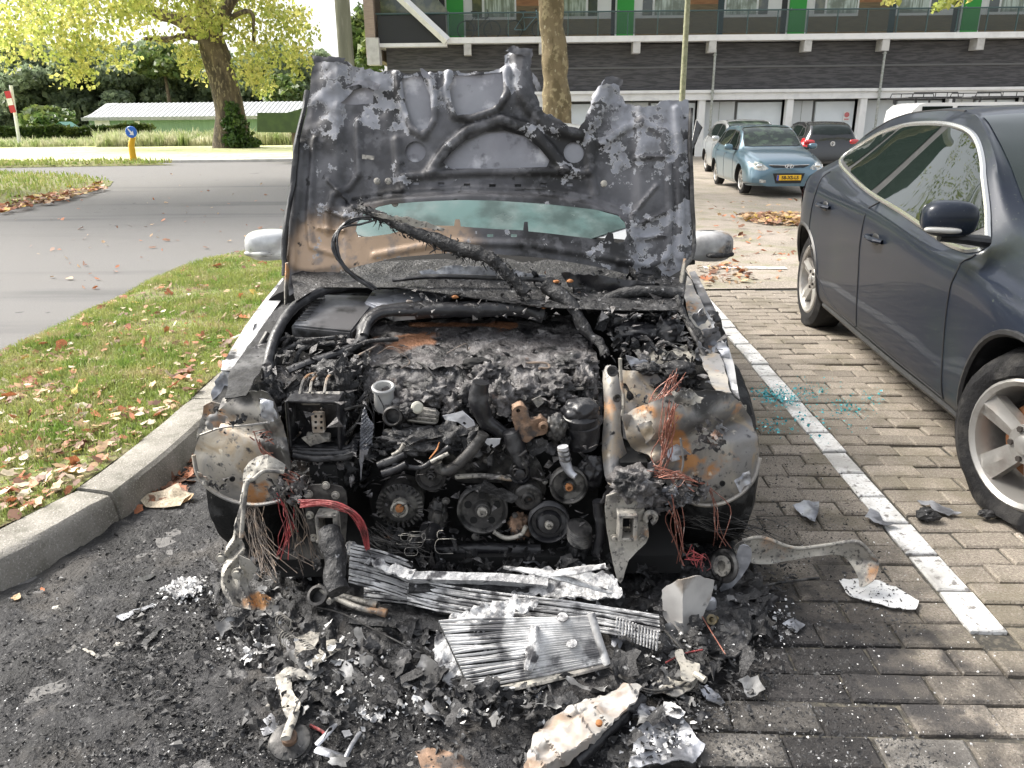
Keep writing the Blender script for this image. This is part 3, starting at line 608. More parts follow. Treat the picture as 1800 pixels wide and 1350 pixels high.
b = MB(); b.box((p[0],BY+.70,p[2]),(.26,.02,.36)); b.o('plate', m_wpaint, t); b = MB(); b.lathe([(.075,0),(.1,0),(.1,.01),(.075,.01)], (p[0],BY+.675,p[2]+.05),(0,1,0),20); b.box((p[0],BY+.68,p[2]+.05),(.18,.008,.02),Rxyz(0,.78,0)); b.box((p[0],BY+.68,p[2]-.12),(.18,.008,.04)); b.o('symbol', M('faded_red',(.55,.16,.16),.6), t)
for u0, u1 in ((1258,1254),(1557,1545)):
    a = W(u0, 85, BY+.1); t = thing('downpipe', 'thin grey downpipe running down past the garages '+('left of the blue car' if u0 < 1300 else 'behind the dark parked car'), 'pipe', (a[0], BY+.1, -.2))
    b = MB(); b.tube([(a[0],BY+.12,zs0-.3),(a[0],BY+.12,-.2)], .05, 8, 1); b.o('pipe', m_galv, t); b = MB()
    for z in (.8, 2.2, 3.6): b.box((a[0],BY+.15,z),(.13,.14,.04))
    b.o('clip', m_galv, t, kind='stuff')
# gallery floor: repeated door and window bays
YW = BY+1.7; zf = zs1; zt = zroof; zwin = W(1200, 29, YW)[2]
def seg(nm, u0, u1, z0, z1, mat, par=bl, dy=0., th=.2): return bpart(nm, bx(u0,YW), bx(u1,YW), YW-dy, YW-dy+th, z0, z1, mat, par)
for u0 in (491, 788, 1082, 1379, 1679, 1976):
    k = 297/297.
    if u0 > 500:
        seg('door_frame', u0-3, u0+32, zf, zt, m_fr, dy=.02); d = seg('door', u0, u0+29, zf+.03, zf+2.25, m_door, dy=.08); e = seg('door_window', u0+9, u0+20, zf+1.75, zf+2.1, m_wpaint, d, .11, .025); seg('handle', u0+2, u0+3.5, zf+1.0, zf+1.1, m_galv, d, .12, .03)
        seg('white_panel', u0+32.1, u0+41, zwin-.05, zt, m_fr); seg('parapet', u0+32.1, u0+120, zf, zwin-.051, m_bbrick, dy=.01)
        wn = seg('window', u0+41.1, u0+120, zwin-.05, zt, m_fr, dy=.015); seg('pane', u0+44, u0+61, zwin+.05, zt-.1, m_dgl, wn, .03, .02); seg('pane', u0+65, u0+117, zwin+.05, zt-.1, m_cur, wn, .03, .02)
        seg('brick_pier', u0+120.1, u0+174, zf, zf+1.28, m_bbrick, dy=.005); seg('brick_pier', u0+120.1, u0+174, zf+1.281, zt, m_obrick, dy=.005)
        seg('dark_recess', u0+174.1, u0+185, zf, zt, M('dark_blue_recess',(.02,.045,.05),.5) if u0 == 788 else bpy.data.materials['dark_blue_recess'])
    if u0 > 500 or True:
        a = max(u0+185.1, 668)
        if a < u0+262:
            seg('parapet', a, u0+284, zf, zwin-.051, m_bbrick, dy=.012); wn = seg('window', a, u0+263, zwin-.05, zt, m_fr, dy=.015); seg('pane', a+3, min(max(a+40,u0+240), u0+242), zwin+.05, zt-.1, m_cur, wn, .03, .02); seg('pane', u0+244, u0+260, zwin+.05, zt-.1, m_dgl, wn, .03, .02)
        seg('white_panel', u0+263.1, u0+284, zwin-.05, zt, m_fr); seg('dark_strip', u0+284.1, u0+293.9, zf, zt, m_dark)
# railing: top rail, posts, glass panes
zr_ = W(1200, 18.5, BY)[2]; b = MB(); b.tube([(bx(664),BY+.08,zr_),(XR,BY+.08,zr_)], .03, 8, 1); b.o('handrail', m_steel, bl)
u = 790
us = list(range(790, 1990, 52))
for i, u in enumerate(us):
    x = bx(u); bpart('railing_post', x-.02, x+.02, BY+.06, BY+.1, zs1, zr_-.02, m_steel)
    if i+1 < len(us): bpart('railing_pane', x+.03, bx(us[i+1])-.03, BY+.075, BY+.087, zs1+.06, zr_-.04, m_rail)
bpart('end_screen', XL+.1, bx(784), BY+.1, BY+.14, zs1-.17, zr_-.05, m_dark); bpart('end_pier', bx(645), XL, BY-.1, BY+9, zs0-.5, zt, M('pale_pier_brick',(.36,.28,.225),.85,layers=[Ly((.28,.22,.18),9,.5,.1,st=(.3,1,4))])); bpart('end_cap', bx(646), bx(668), BY-.16, BY+.5, zs0-.75, zs0+.22, m_conc)
b = MB(); A, B_ = W(700,-8,BY-.05), W(786,72,BY-.05); b.tube([A+(A-B_)*.6, B_], .17, 4, 1, up=(0,1,0)); b.o('stair_beam', m_wpaint, bl, smooth=False)
b = MB(); b.sheet([(bx(735),zs1+2.2),(bx(788),zs1+1.0),(bx(788),zs1),(bx(672),zs1),(bx(672),zs1+2.2)], lambda P: np.c_[P[:,0], np.full(len(P),BY+.25), P[:,1]], 1.); b.o('stair_glass', m_dgl, bl)
# bicycles on the gallery
def bike(u, lab, mt):
    p = W(u, 60, BY+1.0); z = zs1+.0; t = thing('bicycle', lab, 'bicycle', (p[0], BY+1, z)); x = p[0]; y = BY+1.; m1 = m_black
    for dx in (-.52, .52):
        b = MB(); th = np.linspace(0, 6.28, 20, endpoint=False); b.tube([(x+dx+.33*math.cos(q), y, z+.35+.33*math.sin(q)) for q in th], .022, 6, 1, closed=True); b.o('wheel', m1, t)
    b = MB()
    for l in ([(-.52,.35),(-.1,.33),(.38,.85),(.52,.35)], [(-.52,.35),(-.15,.85),(-.1,.33)], [(-.15,.85),(-.18,.98)], [(.38,.85),(.35,1.05)], [(-.15,.78),(.38,.78)]): b.tube([(x+q[0], y, z+q[1]) for q in l], .022, 6, 1)
    b.o('frame', mt, t); b = MB(); b.box((x-.18,y,z+1.0),(.25,.14,.05),bev=.02); b.o('saddle', m1, t); b = MB(); b.tube([(x+.35,y-.25,z+1.05),(x+.33,y,z+1.08),(x+.35,y+.25,z+1.05)], .018, 6, 2); b.o('handlebar', m1, t)
bike(927, 'pale blue bicycle parked on the gallery left of the tree trunk', M('pale_blue_frame',(.25,.42,.45),.4)); bike(842, 'dark bicycle parked on the gallery by the green door', m_black)
# street furniture and the near trunks
p = W(1192,300,22.); t = thing('lamp_post', 'slim galvanised lamp post rising behind the burned bonnet', 'lamp post', (p[0],22,-.1)); b = MB(); b.tube([(p[0],22,-.2),(p[0],22,3),(p[0],22,7.5)], [.085,.075,.055], 12, 2); b.o('pole', M('lichened_steel',(.30,.30,.20),.6,.2,layers=[Ly((.22,.23,.14),14,.5,.1)]), t)
b = MB(); b.tube([(p[0],22,7.45),(p[0]-.2,21.6,7.8),(p[0]-.5,21,7.85)], .04, 8, 3); b.o('arm', m_galv, t); b = MB(); b.box((p[0]-.65,20.7,7.82),(.3,.6,.12),Rz(-.45),bev=.04); b.o('lamp_head', m_galv, t)
p = W(611,120,13.); t = thing('utility_pole', 'plain grey-green pole standing behind the left end of the bonnet', 'pole', (p[0],13,0)); b = MB(); b.tube([(p[0],13,-.1),(p[0]-.01,13,3),(p[0]-.03,13,7)], [.12,.115,.1], 16, 2); b.o('pole', M('weathered_timber',(.20,.20,.13),.85,layers=[Ly((.14,.14,.09),6,.5,.15,st=(1,1,.1)),Ly((.27,.26,.18),14,.6,.1,st=(1,1,.2))],bump=(30,.3)), t); b = MB(); b.lathe([(.0,.0),(.105,.0),(.11,.03),(.0,.06)],(p[0]-.03,13,7.),(0,0,1),16); b.o('cap', m_galv, t)
PY = 18.; pts = [W(983,420,PY)]+[W(u,v,PY) for u, v in ((982,215),(978,150),(973,80),(970,20),(967,-60))]; pts[0][2] = -.15
t = thing('plane_tree', 'straight plane tree trunk with flaking bark behind the bonnet', 'tree', (pts[0][0],PY,-.1)); b = MB(); pts += [pts[-1]+np.array([-.1,0,2.]), pts[-1]+np.array([0,0,4.])]
b.tube(pts, [.42,.30,.28,.26,.25,.24,.2,.1], 16, 5, wob=.05); top = pts[-2]
for a in range(6): b.tube([top+np.array([0,0,-.8+.3*a]), top+np.array([math.cos(a*1.1)*1.5, math.sin(a*1.1)*1.5, 1.+.3*a]), top+np.array([math.cos(a*1.1)*3, math.sin(a*1.1)*3, 2.+.5*a])], [.12,.08,.03], 7, 3)
b.o('trunk', m_bark2, t)
V, Fs = leafquads([(top[0]+3*math.cos(a), PY+3*math.sin(a), top[2]+2+.8*(a % 3), 2.2, 2.2, 1.6, 900) for a in range(8)]+[(top[0], PY, top[2]+4.5, 2.5,2.5,2, 1500)], .22, .4, 12, .2); mk('crown', V, Fs, m_plane, t, ang=0, kind='stuff')
t = thing('plane_branch', 'tips of a leafy plane branch hanging in at the top right edge', 'branch', tuple(W(1640,-40,20))); cl = [pxclump(u, v, 20, ru, rv, n, .5) for u, v, ru, rv, n in ((1570,2,16,6,26),(1665,4,18,9,34),(1650,14,8,5,10),(1690,0,16,5,20),(1800,-30,160,24,300))]
V, Fs = leafquads(cl, .16, .6, 14, .1); mk('foliage', V, Fs, m_plane, t, ang=0, kind='stuff'); b = MB(); b.tube([W(1560,-6,20),W(1660,-14,20),W(1800,-50,20),W(1960,-160,20.)], [.01,.02,.04,.08], 6, 4); b.o('limb', m_bark2, t)

ix, iy = -11.6, 16.2; t = thing('plane_tree', 'plane tree on the left grass island, its crown mirrored in the dark car windows', 'tree', (ix,iy,.05)); b = MB(); b.tube([(ix,iy,-.1),(ix+.1,iy,2.5),(ix+.2,iy+.1,5),(ix+.1,iy,8)], [.4,.3,.24,.1], 12, 4, wob=.04)
for a in range(6): b.tube([(ix+.15,iy,4+.5*a),(ix+1.6*math.cos(a*1.2),iy+1.6*math.sin(a*1.2),5.4+.5*a),(ix+3*math.cos(a*1.2),iy+3*math.sin(a*1.2),6+.6*a)], [.14,.09,.03], 7, 3)
b.o('trunk', m_bark2, t); V, Fs = leafquads([(ix+3.2*math.cos(a*.9)+.8, iy+3.2*math.sin(a*.9)+1.5, 6.4+1.3*(a % 4), 1.9,1.9,1.3, 900) for a in range(14)], .2, .5, 19, .2); mk('crown', V, Fs, m_plane, t, ang=0, kind='stuff')
# ================= cars
m_chrome = M('brushed_trim', (.72,.72,.70), .25, 1.); m_alloy = M('alloy_wheel', (.46,.45,.43), .34, .75, layers=[Ly((.30,.28,.26), 9, .55, .12, r=.5)])
m_dalloy = M('dark_wheel_barrel', (.035,.030,.027), .6, .2); m_disc = M('rusty_brake_disc', (.30,.12,.045), .7, .3, layers=[Ly((.16,.07,.03), 12, .5, .1)])
m_vblue = M('dark_blue_paint', (.010,.0135,.022), .38, .1, coat=.28, spec=.12, layers=[Ly((.05,.06,.05), 60, .68, .04, r=.6), Ly((.022,.032,.028), 1.7, .56, .14, r=.42, a=.6), Ly((.12,.14,.13), 130, .72, .02, r=.7)])
m_ggl = M('car_window_glass', (.006,.011,.009), .02, spec=.5, ior=1.5)
m_ggl2 = M('green_reflection_glass', (.012,.02,.016), .04, layers=[Ly((.05,.075,.05), 4, .55, .1)], spec=.3); m_red = M('tail_lamp_red', (.42,.015,.02), .12, coat=1.); m_lamp = M('headlamp_glass', (.55,.56,.52), .08, .1, coat=1., layers=[Ly((.25,.25,.24), 9, .5, .1)])  # first glass: dulled, green blotches paint the windscreen reflections into its colour
def fixn(obs):
    for o in obs: bm = bmesh.new(); bm.from_mesh(o.data); bmesh.ops.remove_doubles(bm, verts=bm.verts, dist=1e-5); bmesh.ops.recalc_face_normals(bm, faces=bm.faces); bm.to_mesh(o.data); bm.free()
def tabf(t): return lambda y: pch(y, [q[0] for q in t], [q[1] for q in t])
class Car:
    def __init__(s, T, y0, y1, hubs, arch, zs=.19):
        s.T = {k: tabf(v) for k, v in T.items()}; s.y0, s.y1, s.hubs, s.arch, s.zs = y0, y1, hubs, arch, zs; s.c = {}
    def sec(s, y):
        k = round(float(y), 4)
        if k in s.c: return s.c[k]
        g = {n: float(f(y)) for n, f in s.T.items()}; zs = s.zs+g.get('lift', 0)
        zt, zr, wr = g['zt'], min(g['zr'], g['zt']-.004), g['wr']; zb, wb = min(g['zb'], zr-.006), g['wb']; zsh = min(g['zh'], zb-.01); wm = g['wm']
        zm = zs+(zsh-zs)*.55
        P = [(0,zs),(g['ws']-.12,zs),(g['ws'],zs+.05),(wm-.01,zs+(zsh-zs)*.22),(wm,zm),(g['wh'],zsh),(wb,zb),(wr,zr),(wr-.075,zr+.58*(zt-zr)),(wr*.5,zr+.90*(zt-zr)),(0,zt)]
        q = cr([(a, b, 0) for a, b in P], 4)[:, :2]; s.c[k] = q; return q
    def S(s, y, z):
        q = s.sec(y); i0, i1 = 8, 4*7+1; zz, xx = q[i0:i1,1], q[i0:i1,0]; o = np.argsort(zz); return float(np.interp(z, zz[o], xx[o]))
    def Tz(s, x, y):
        q = s.sec(y)[4*6:]; o = np.argsort(q[:,0]); return float(np.interp(abs(x), q[o,0], q[o,1]))
    def sp(s, P, off=0., sd=-1):           # points of the side view laid on the flank
        P = np.asarray(P, float); return np.array([(sd*(s.S(y, z)+off), y, z) for y, z in P[:, :2]])
    def tp(s, P, off=0.): P = np.asarray(P, float); return np.array([(x, y, s.Tz(x, y)+off) for x, y in P[:, :2]])
    def body(s, root, mat, ny=70):
        ys = np.linspace(s.y0, s.y1, ny); V = []
        for y in ys:
            q = s.sec(y); V.append(np.vstack([np.c_[q[:,0], np.full(len(q), y), q[:,1]], np.c_[-q[-2:0:-1,0], np.full(len(q)-2, y), q[-2:0:-1,1]]]))
        m = len(V[0]); V = np.vstack(V); Fs = [(i*m+j, i*m+(j+1)%m, (i+1)*m+(j+1)%m, (i+1)*m+j) for i in range(ny-1) for j in range(m)]
        Fs += [tuple(range(m))[::-1], tuple((ny-1)*m+j for j in range(m))]; o = mk('body', V, Fs, [mat, m_black], root, ang=40)
        for (hy, hz) in s.hubs:
            for sd in (-1, 1):
                b = MB(); b.lathe([(s.arch,-.32),(s.arch,.3)], (sd*.95, hy, hz), (1,0,0), 40); c = b.o('cutter', m_black, None); c.data.materials.clear(); c.data.materials.append(m_black); c.location = c.location+root.location*0
                md = o.modifiers.new('b', 'BOOLEAN'); md.operation = 'DIFFERENCE'; md.solver = 'EXACT'; md.object = c; md.material_mode = 'TRANSFER'
                c.parent = root
        fixn([o]+[c for c in root.children if c.name.startswith('cutter')]); bpy.context.view_layer.update(); dg = bpy.context.evaluated_depsgraph_get(); me = bpy.data.meshes.new_from_object(o.evaluated_get(dg)); o.modifiers.clear(); o.data = me
        for c in [c for c in root.children if c.name.startswith('cutter')]: bpy.data.objects.remove(c)
        for p in me.polygons: p.use_smooth = True
        me.set_sharp_from_angle(angle=math.radians(32)); o.name = 'body'; return o
    def patch(s, nm, pts, off, mat, par, top=False, sides=(-1,1), sp=.05, th=0.):
        r = None
        for sd in sides:
            b = MB(); b.sheet(pts, (lambda P: s.tp(P, off)) if top else (lambda P: s.sp(P, off, sd)), sp, th=0)
            if not top and sd < 0: b.Fc = [f[::-1] for f in b.Fc]
            o = b.o(nm, mat, par, ang=60); r = r or o
            if top: break
        return r
    def line(s, nm, pts, r, mat, par, off=0., top=False, sides=(-1,1), k=5, closed=False):
        q = cr([(a, b, 0) for a, b in pts], k, closed)
        for sd in sides:
            b = MB(); b.tube(s.tp(q, off) if top else s.sp(q, off, sd), r, 6, 1, closed=closed); b.o(nm, mat, par)
            if top: break
def squ(b, c, d, e=.6, R=None, sub=3):
    bm = bmesh.new(); bmesh.ops.create_icosphere(bm, subdivisions=sub, radius=1); V = np.array([v.co[:] for v in bm.verts]); Fs = [[v.index for v in q.verts] for q in bm.faces]; bm.free()
    V = np.sign(V)*np.abs(V)**e*np.array(d); V = V@np.array(R).T if R is not None else V; return b.add(V+np.array(c), Fs)
def wheel(root, x, y, z, R=.325, rr=.228, wd=.2, sd=-1, flat=0., mats=(m_alloy, m_rub), n=5, burnt=False, disc=True, spw=.042, steer=0.):
    A = np.array([sd, 0, 0.]); c = np.array([x, y, z]); 
    b = MB(); b.lathe([(rr,-.16),(rr+.005,-.02),(rr+.006,.0),(rr-.004,.006),(rr-.02,-.004),(rr-.03,-.05),(rr-.035,-.15)], c, A, 40, cap=False); 
    th = np.linspace(0, 2*math.pi, n, endpoint=False)+.45
    for t in th:
        for q in (-1,):
            pr = [(.03,spw*.75),(rr-.02,spw*1.15),(rr-.012,spw*.55),(rr-.012,-spw*.55),(rr-.02,-spw*1.15),(.03,-spw*.75)]
            ct, st = math.cos(t), math.sin(t)
            def f(P): 
                rad = np.hypot(P[:,0], P[:,1]); h = -.012-.03*(1-rad/rr)+.012*np.maximum(0, 1-np.abs(P[:,1])/(spw*.7)); return c+np.outer(h, A)+np.outer(P[:,0]*ct-P[:,1]*st, [0,1,0])+np.outer(P[:,0]*st+P[:,1]*ct, [0,0,1])
            b2 = MB(); b2.sheet(pr, f, .03); P, Fq = np.vstack(b2.V), b2.Fc
            nn = len(P); E = {}
            for t3 in Fq:
                for a1, b1 in ((t3[0],t3[1]),(t3[1],t3[2]),(t3[2],t3[0])): E[a1,b1] = 1
            b.add(np.vstack([P, P-A*.04]), list(Fq)+[tuple(i+nn for i in f3[::-1]) for f3 in Fq]+[(b1,a1,a1+nn,b1+nn) for a1,b1 in E if (b1,a1) not in E])
    b.lathe([(0,-.04),(.075,-.045),(.07,-.02),(.03,-.015),(0,-.015)][::-1], c, A, 24)
    w_ = b.o('wheel', mats[0], root, ang=30)
    prf = [(rr,-wd+.02),(R-.04,-wd+.005),(R-.01,-wd+.03),(R,-wd+.06),(R,-.045),(R-.012,-.015),(R-.05,.006),(rr+.02,.004),(rr-.002,-.006)]
    b = MB(); b.lathe(prf, c, A, 48, cap=False); V = np.vstack(b.V); dz = V[:,2]-c[2]
    if flat:
        lim = -(R-flat); k = np.clip((lim+.03-dz)/(flat+.03), 0, 1); V[:,0] += sd*.035*k*np.sign((V[:,0]-c[0])*sd+wd/2); V[:,2] = np.where(dz < lim, c[2]+lim+.0*dz, V[:,2])
    if burnt: V += (vn(V, 22, 3, 3)*.006)[:,None]*np.array([1,1,1]); k = (dz > .12); V[k] += (vn(V[k], 40, 5, 3)*.008)[:,None]
    mk('tyre', V, b.Fc, mats[1], w_, ang=30)
    if disc: b = MB(); b.lathe([(.0,-.10),(.14,-.10),(.14,-.075),(.05,-.075),(0,-.07)], c, A, 28); b.o('brake_disc', m_disc, w_); b = MB(); b.lathe([(.0,-.14),(rr-.04,-.14),(rr-.04,-.135),(0,-.135)], c, A, 28); b.o('barrel', m_dalloy, w_)
    if steer: ca, sa = math.cos(steer), math.sin(steer); w_.rotation_euler = (0,0,steer); w_.location = (c[0]-(ca*c[0]-sa*c[1]), c[1]-(sa*c[0]+ca*c[1]), 0)
    b = MB(); b.lathe([(.034,-.018),(.032,-.006),(.02,-.001),(0,0)], c, A, 20); b.o('hub_cap', m_alloy, w_)
    for t in th+.63: b = MB(); b.lathe([(.011,-.035),(.011,-.008),(0,-.008)], c+np.array([0, .055*math.cos(t), .055*math.sin(t)]), A, 6); b.o('lug_nut', m_dalloy, w_)
    return w_
# ---- dark blue hatchback in the next bay
VT = dict(
 zt=[(-.92,.60),(-.75,.74),(-.4,.85),(.05,.92),(.42,.97),(.8,1.13),(1.12,1.285),(1.42,1.385),(1.8,1.425),(2.3,1.42),(2.72,1.375),(3.0,1.28),(3.2,1.13),(3.36,.98),(3.47,.66)],
 zr=[(-.92,.57),(-.7,.70),(-.3,.80),(.2,.87),(.5,.90),(.6,.925),(.7,1.0),(.8,1.09),(.93,1.2),(1.09,1.29),(1.26,1.34),(1.5,1.362),(2.05,1.348),(2.4,1.305),(2.72,1.22),(2.95,1.13),(3.2,1.02),(3.36,.92),(3.47,.64)],
 wr=[(-.92,.48),(-.7,.62),(-.2,.70),(.3,.72),(.6,.70),(.8,.665),(1.0,.63),(1.3,.592),(2,.58),(2.5,.585),(2.9,.605),(3.2,.63),(3.47,.52)],
 zb=[(-.92,.55),(-.7,.68),(-.2,.77),(.2,.82),(.6,.85),(.93,.862),(1.42,.915),(1.9,.96),(2.44,1.025),(2.75,1.075),(3.05,1.05),(3.3,.92),(3.47,.62)],
 wb=[(-.92,.52),(-.7,.69),(-.2,.775),(.2,.79),(.6,.79),(1.4,.785),(1.9,.78),(2.44,.765),(2.75,.75),(3.05,.72),(3.3,.67),(3.47,.55)],
 zh=[(-.92,.5),(-.6,.62),(-.2,.70),(.57,.795),(.76,.80),(1.22,.845),(1.68,.885),(2.15,.91),(2.78,.965),(3.2,.92),(3.47,.56)],
 wh=[(-.92,.58),(-.7,.75),(-.2,.855),(.1,.868),(.6,.85),(1.4,.842),(2.2,.85),(2.84,.862),(3.1,.82),(3.3,.75),(3.47,.60)],
 wm=[(-.92,.60),(-.7,.78),(-.2,.868),(0,.876),(.6,.845),(1.4,.835),(2.2,.845),(2.84,.874),(3.15,.82),(3.47,.62)],
 ws=[(-.92,.55),(-.6,.76),(0,.82),(.6,.80),(2.3,.80),(2.84,.82),(3.2,.76),(3.47,.6)], lift=[(-.92,.08),(-.3,.02),(.3,0),(2.5,.0),(3.1,.08),(3.47,.16)])
vc = Car(VT, -.92, 3.47, [(0,.31),(2.843,.315)], .375)
TH = math.atan2(.291, 2.829); rv = thing('parked_car', 'dark blue hatchback parked beside the burned car, its front tyre flat and scorched', 'car', (2.545,2.406,0), -TH, world=False)
bd = vc.body(rv, m_vblue, 96)
win = [(2.751,1.119),(2.71,1.179),(2.55,1.235),(2.384,1.28),(2.049,1.325),(1.749,1.338),(1.482,1.335),(1.26,1.312),(1.088,1.256),(.933,1.165),(.796,1.055),(.687,.960),(.61,.89),(.635,.868),(.712,.862),(.929,.872),(1.418,.930),(1.905,.975),(2.442,1.048)]
vc.patch('window_pillar', win, .001, m_black, rv, sides=(-1,1), sp=.035)
def clipx(l): return l
vc.patch('rear_side_window', [(1.545,1.325),(1.749,1.33),(2.049,1.315),(2.10,1.30),(2.44,1.075),(2.40,1.055),(1.955,.99),(1.93,.985)], .004, m_ggl, rv, sp=.035)
vc.patch('front_side_window', [(1.455,1.323),(1.26,1.30),(1.1,1.248),(.945,1.16),(.81,1.05),(.70,.955),(.80,.875),(.929,.882),(1.418,.938),(1.83,.978),(1.64,1.16)], .004, m_ggl, rv, sp=.035)
vc.patch('quarter_window', [(2.14,1.298),(2.384,1.268),(2.55,1.225),(2.69,1.17),(2.725,1.122),(2.50,1.078)], .004, m_ggl, rv, sp=.035)
vc.line('window_trim', win, .0125, m_chrome, rv, .003, k=4, closed=True)
m_gap = M('shut_line', (.004,.004,.005), .8)
for g in ([(2.66,1.04),(2.645,.951),(2.69,.80),(2.69,.652),(2.56,.50),(2.42,.385),(2.25,.30),(2.0,.27),(1.75,.265)], [(1.74,.962),(1.742,.874),(1.765,.689),(1.735,.448),(1.72,.27)], [(.60,.858),(.575,.80),(.602,.725),(.605,.561),(.58,.406),(.56,.27)], [(1.72,.27),(1.2,.262),(.56,.27)]): vc.line('shut_line', g, .0045, m_gap, rv, 0., k=5)
for y, z in ((2.43,.855),(1.53,.785)):
    for sd in (-1, 1):
        x = vc.S(y, z); b = MB(); squ(b, (sd*(x-.006), y+.01, z-.005), (.012,.055,.032), .8); b.o('handle_recess', m_black, rv); b = MB(); b.tube([(sd*(x+.004), y-.1, z-.004), (sd*(x+.034), y-.05, z), (sd*(x+.034), y+.05, z+.002), (sd*(x+.004), y+.09, z+.002)], [.014,.016,.016,.013], 10, 4, flat=.8); b.o('door_handle', m_vblue, rv)
for sd in (-1, 1):
    for hy, hz in vc.hubs:
        th = np.linspace(-.35, math.pi+.35, 30); pts = [(hy+.378*math.cos(t), hz+.378*math.sin(t)) for t in th]; pts = [p for p in pts if p[1] > .2]; q = vc.sp(pts, -.004, sd); b = MB(); b.tube(q, .014, 6, 1); b.o('arch_lip', m_black, rv)
    # mirror
    b = MB(); squ(b, (sd*.925, .545, 1.005), (.098,.07,.068), .68, Rxyz(0,0,sd*.22)); mo = b.o('mirror', m_vblue, rv); b = MB(); b.tube([(sd*.77,.56,.915),(sd*.85,.55,.925),(sd*.95,.55,.932)], [.035,.028,.022], 10, 3, flat=.7); b.o('mirror_arm', m_black, mo)
    b = MB(); squ(b, (sd*.965, .49, .968), (.065,.026,.012), .7, Rxyz(0,0,sd*.45)); b.o('mirror_indicator', m_lamp, mo); b = MB(); squ(b, (sd*.925,.61,1.005), (.08,.012,.055), .6, Rxyz(0,0,sd*.22)); b.o('mirror_glass', m_ggl, mo)
vc.patch('windscreen', [(-.60,.62),(-.3,.52),(0,.49),(.3,.52),(.60,.62),(.545,1.1),(.50,1.38),(.25,1.41),(0,1.42),(-.25,1.41),(-.50,1.38),(-.545,1.1)], .004, m_ggl, rv, True, sp=.06)
vc.patch('rear_window', [(-.47,2.75),(0,2.72),(.47,2.75),(.5,3.12),(0,3.17),(-.5,3.12)], .004, m_ggl, rv, True, sp=.06)
vc.line('bonnet_gap', [(-.62,.56),(-.3,.44),(0,.41),(.3,.44),(.62,.56)], .005, m_gap, rv, 0, True)
for sx in (-1, 1): vc.line('bonnet_gap', [(sx*.66,.5),(sx*.67,.1),(sx*.62,-.35),(sx*.52,-.7)], .005, m_gap, rv, 0, True); vc.line('roof_seam', [(sx*.56,1.42),(sx*.545,1.9),(sx*.545,2.4),(sx*.56,2.8)], .007, m_gap, rv, -.002, True); vc.line('wiper', [(sx*.1+.2,.56),(sx*.1-.1,.68),(sx*.1-.35,.72)], .008, m_black, rv, .014, True)
vc.patch('tail_lamp', [(3.0,.88),(3.1,1.06),(3.22,1.02),(3.36,.80),(3.30,.72),(3.12,.78)], .006, m_red, rv, sp=.04)
vc.patch('headlamp', [(-.66,.60),(-.78,.56),(-.8,.50),(-.6,.53),(-.38,.66),(-.42,.72)], .005, m_lamp, rv, sp=.04)
vc.line('sill_trim', [(.42,.235),(1.2,.225),(2.42,.235)], .018, m_black, rv, -.004)
for sd in (-1, 1):
    wheel(rv, sd*.80, 0, .30, .33, .226, .21, sd, .03 if sd > 0 else .045, (m_alloy, M('scorched_tyre',(.010,.010,.011),.75,spec=.2,layers=[Ly((.03,.029,.028),14,.56,.1),Ly((.008,.008,.008),30,.6,.06)],bump=(60,.8,5,.006)) if sd < 0 else m_rub), burnt=sd < 0, steer=.31)
    wheel(rv, sd*.80, 2.843, .318, .325, .226, .21, sd, .012)
b = MB(); b.box((0,1.4,.42),(1.3,3.2,.2)); b.o('underbody', m_black, rv)
# ---- compact hatchbacks across the aisle
HT = dict(
 zt=[(-.86,.60),(-.78,.72),(-.4,.86),(.1,.97),(.4,1.02),(.7,1.17),(1.0,1.33),(1.3,1.43),(1.7,1.475),(2.3,1.47),(2.8,1.42),(3.05,1.33),(3.25,1.05),(3.36,.72)],
 zr=[(-.86,.57),(-.78,.68),(-.4,.80),(.1,.90),(.4,.94),(.55,.98),(.7,1.10),(.95,1.27),(1.25,1.375),(1.7,1.41),(2.3,1.40),(2.75,1.35),(3.0,1.24),(3.25,.98),(3.36,.70)],
 wr=[(-.86,.44),(-.78,.56),(-.4,.66),(.1,.71),(.4,.71),(.7,.67),(1.0,.62),(1.3,.59),(2.3,.585),(2.9,.60),(3.25,.64),(3.36,.6)],
 zb=[(-.86,.55),(-.78,.65),(-.4,.75),(.1,.84),(.4,.88),(.7,.91),(1.3,.94),(2.2,.98),(2.9,1.02),(3.2,.93),(3.36,.68)],
 wb=[(-.86,.50),(-.78,.66),(-.4,.76),(.1,.80),(.7,.80),(2.2,.795),(2.9,.77),(3.2,.72),(3.36,.64)],
 zh=[(-.86,.5),(-.6,.62),(.1,.74),(.7,.80),(2.2,.86),(2.9,.88),(3.36,.6)],
 wh=[(-.86,.58),(-.78,.72),(-.4,.84),(.1,.868),(.7,.862),(2.2,.865),(2.75,.868),(3.1,.83),(3.36,.70)],
 wm=[(-.86,.62),(-.78,.76),(-.4,.86),(0,.882),(.7,.865),(2.2,.868),(2.7,.882),(3.1,.84),(3.36,.72)],
 ws=[(-.86,.56),(-.6,.76),(0,.82),(2.6,.82),(3.1,.77),(3.36,.66)], lift=[(-.86,.04),(0,.0),(2.6,0),(3.36,.12)])
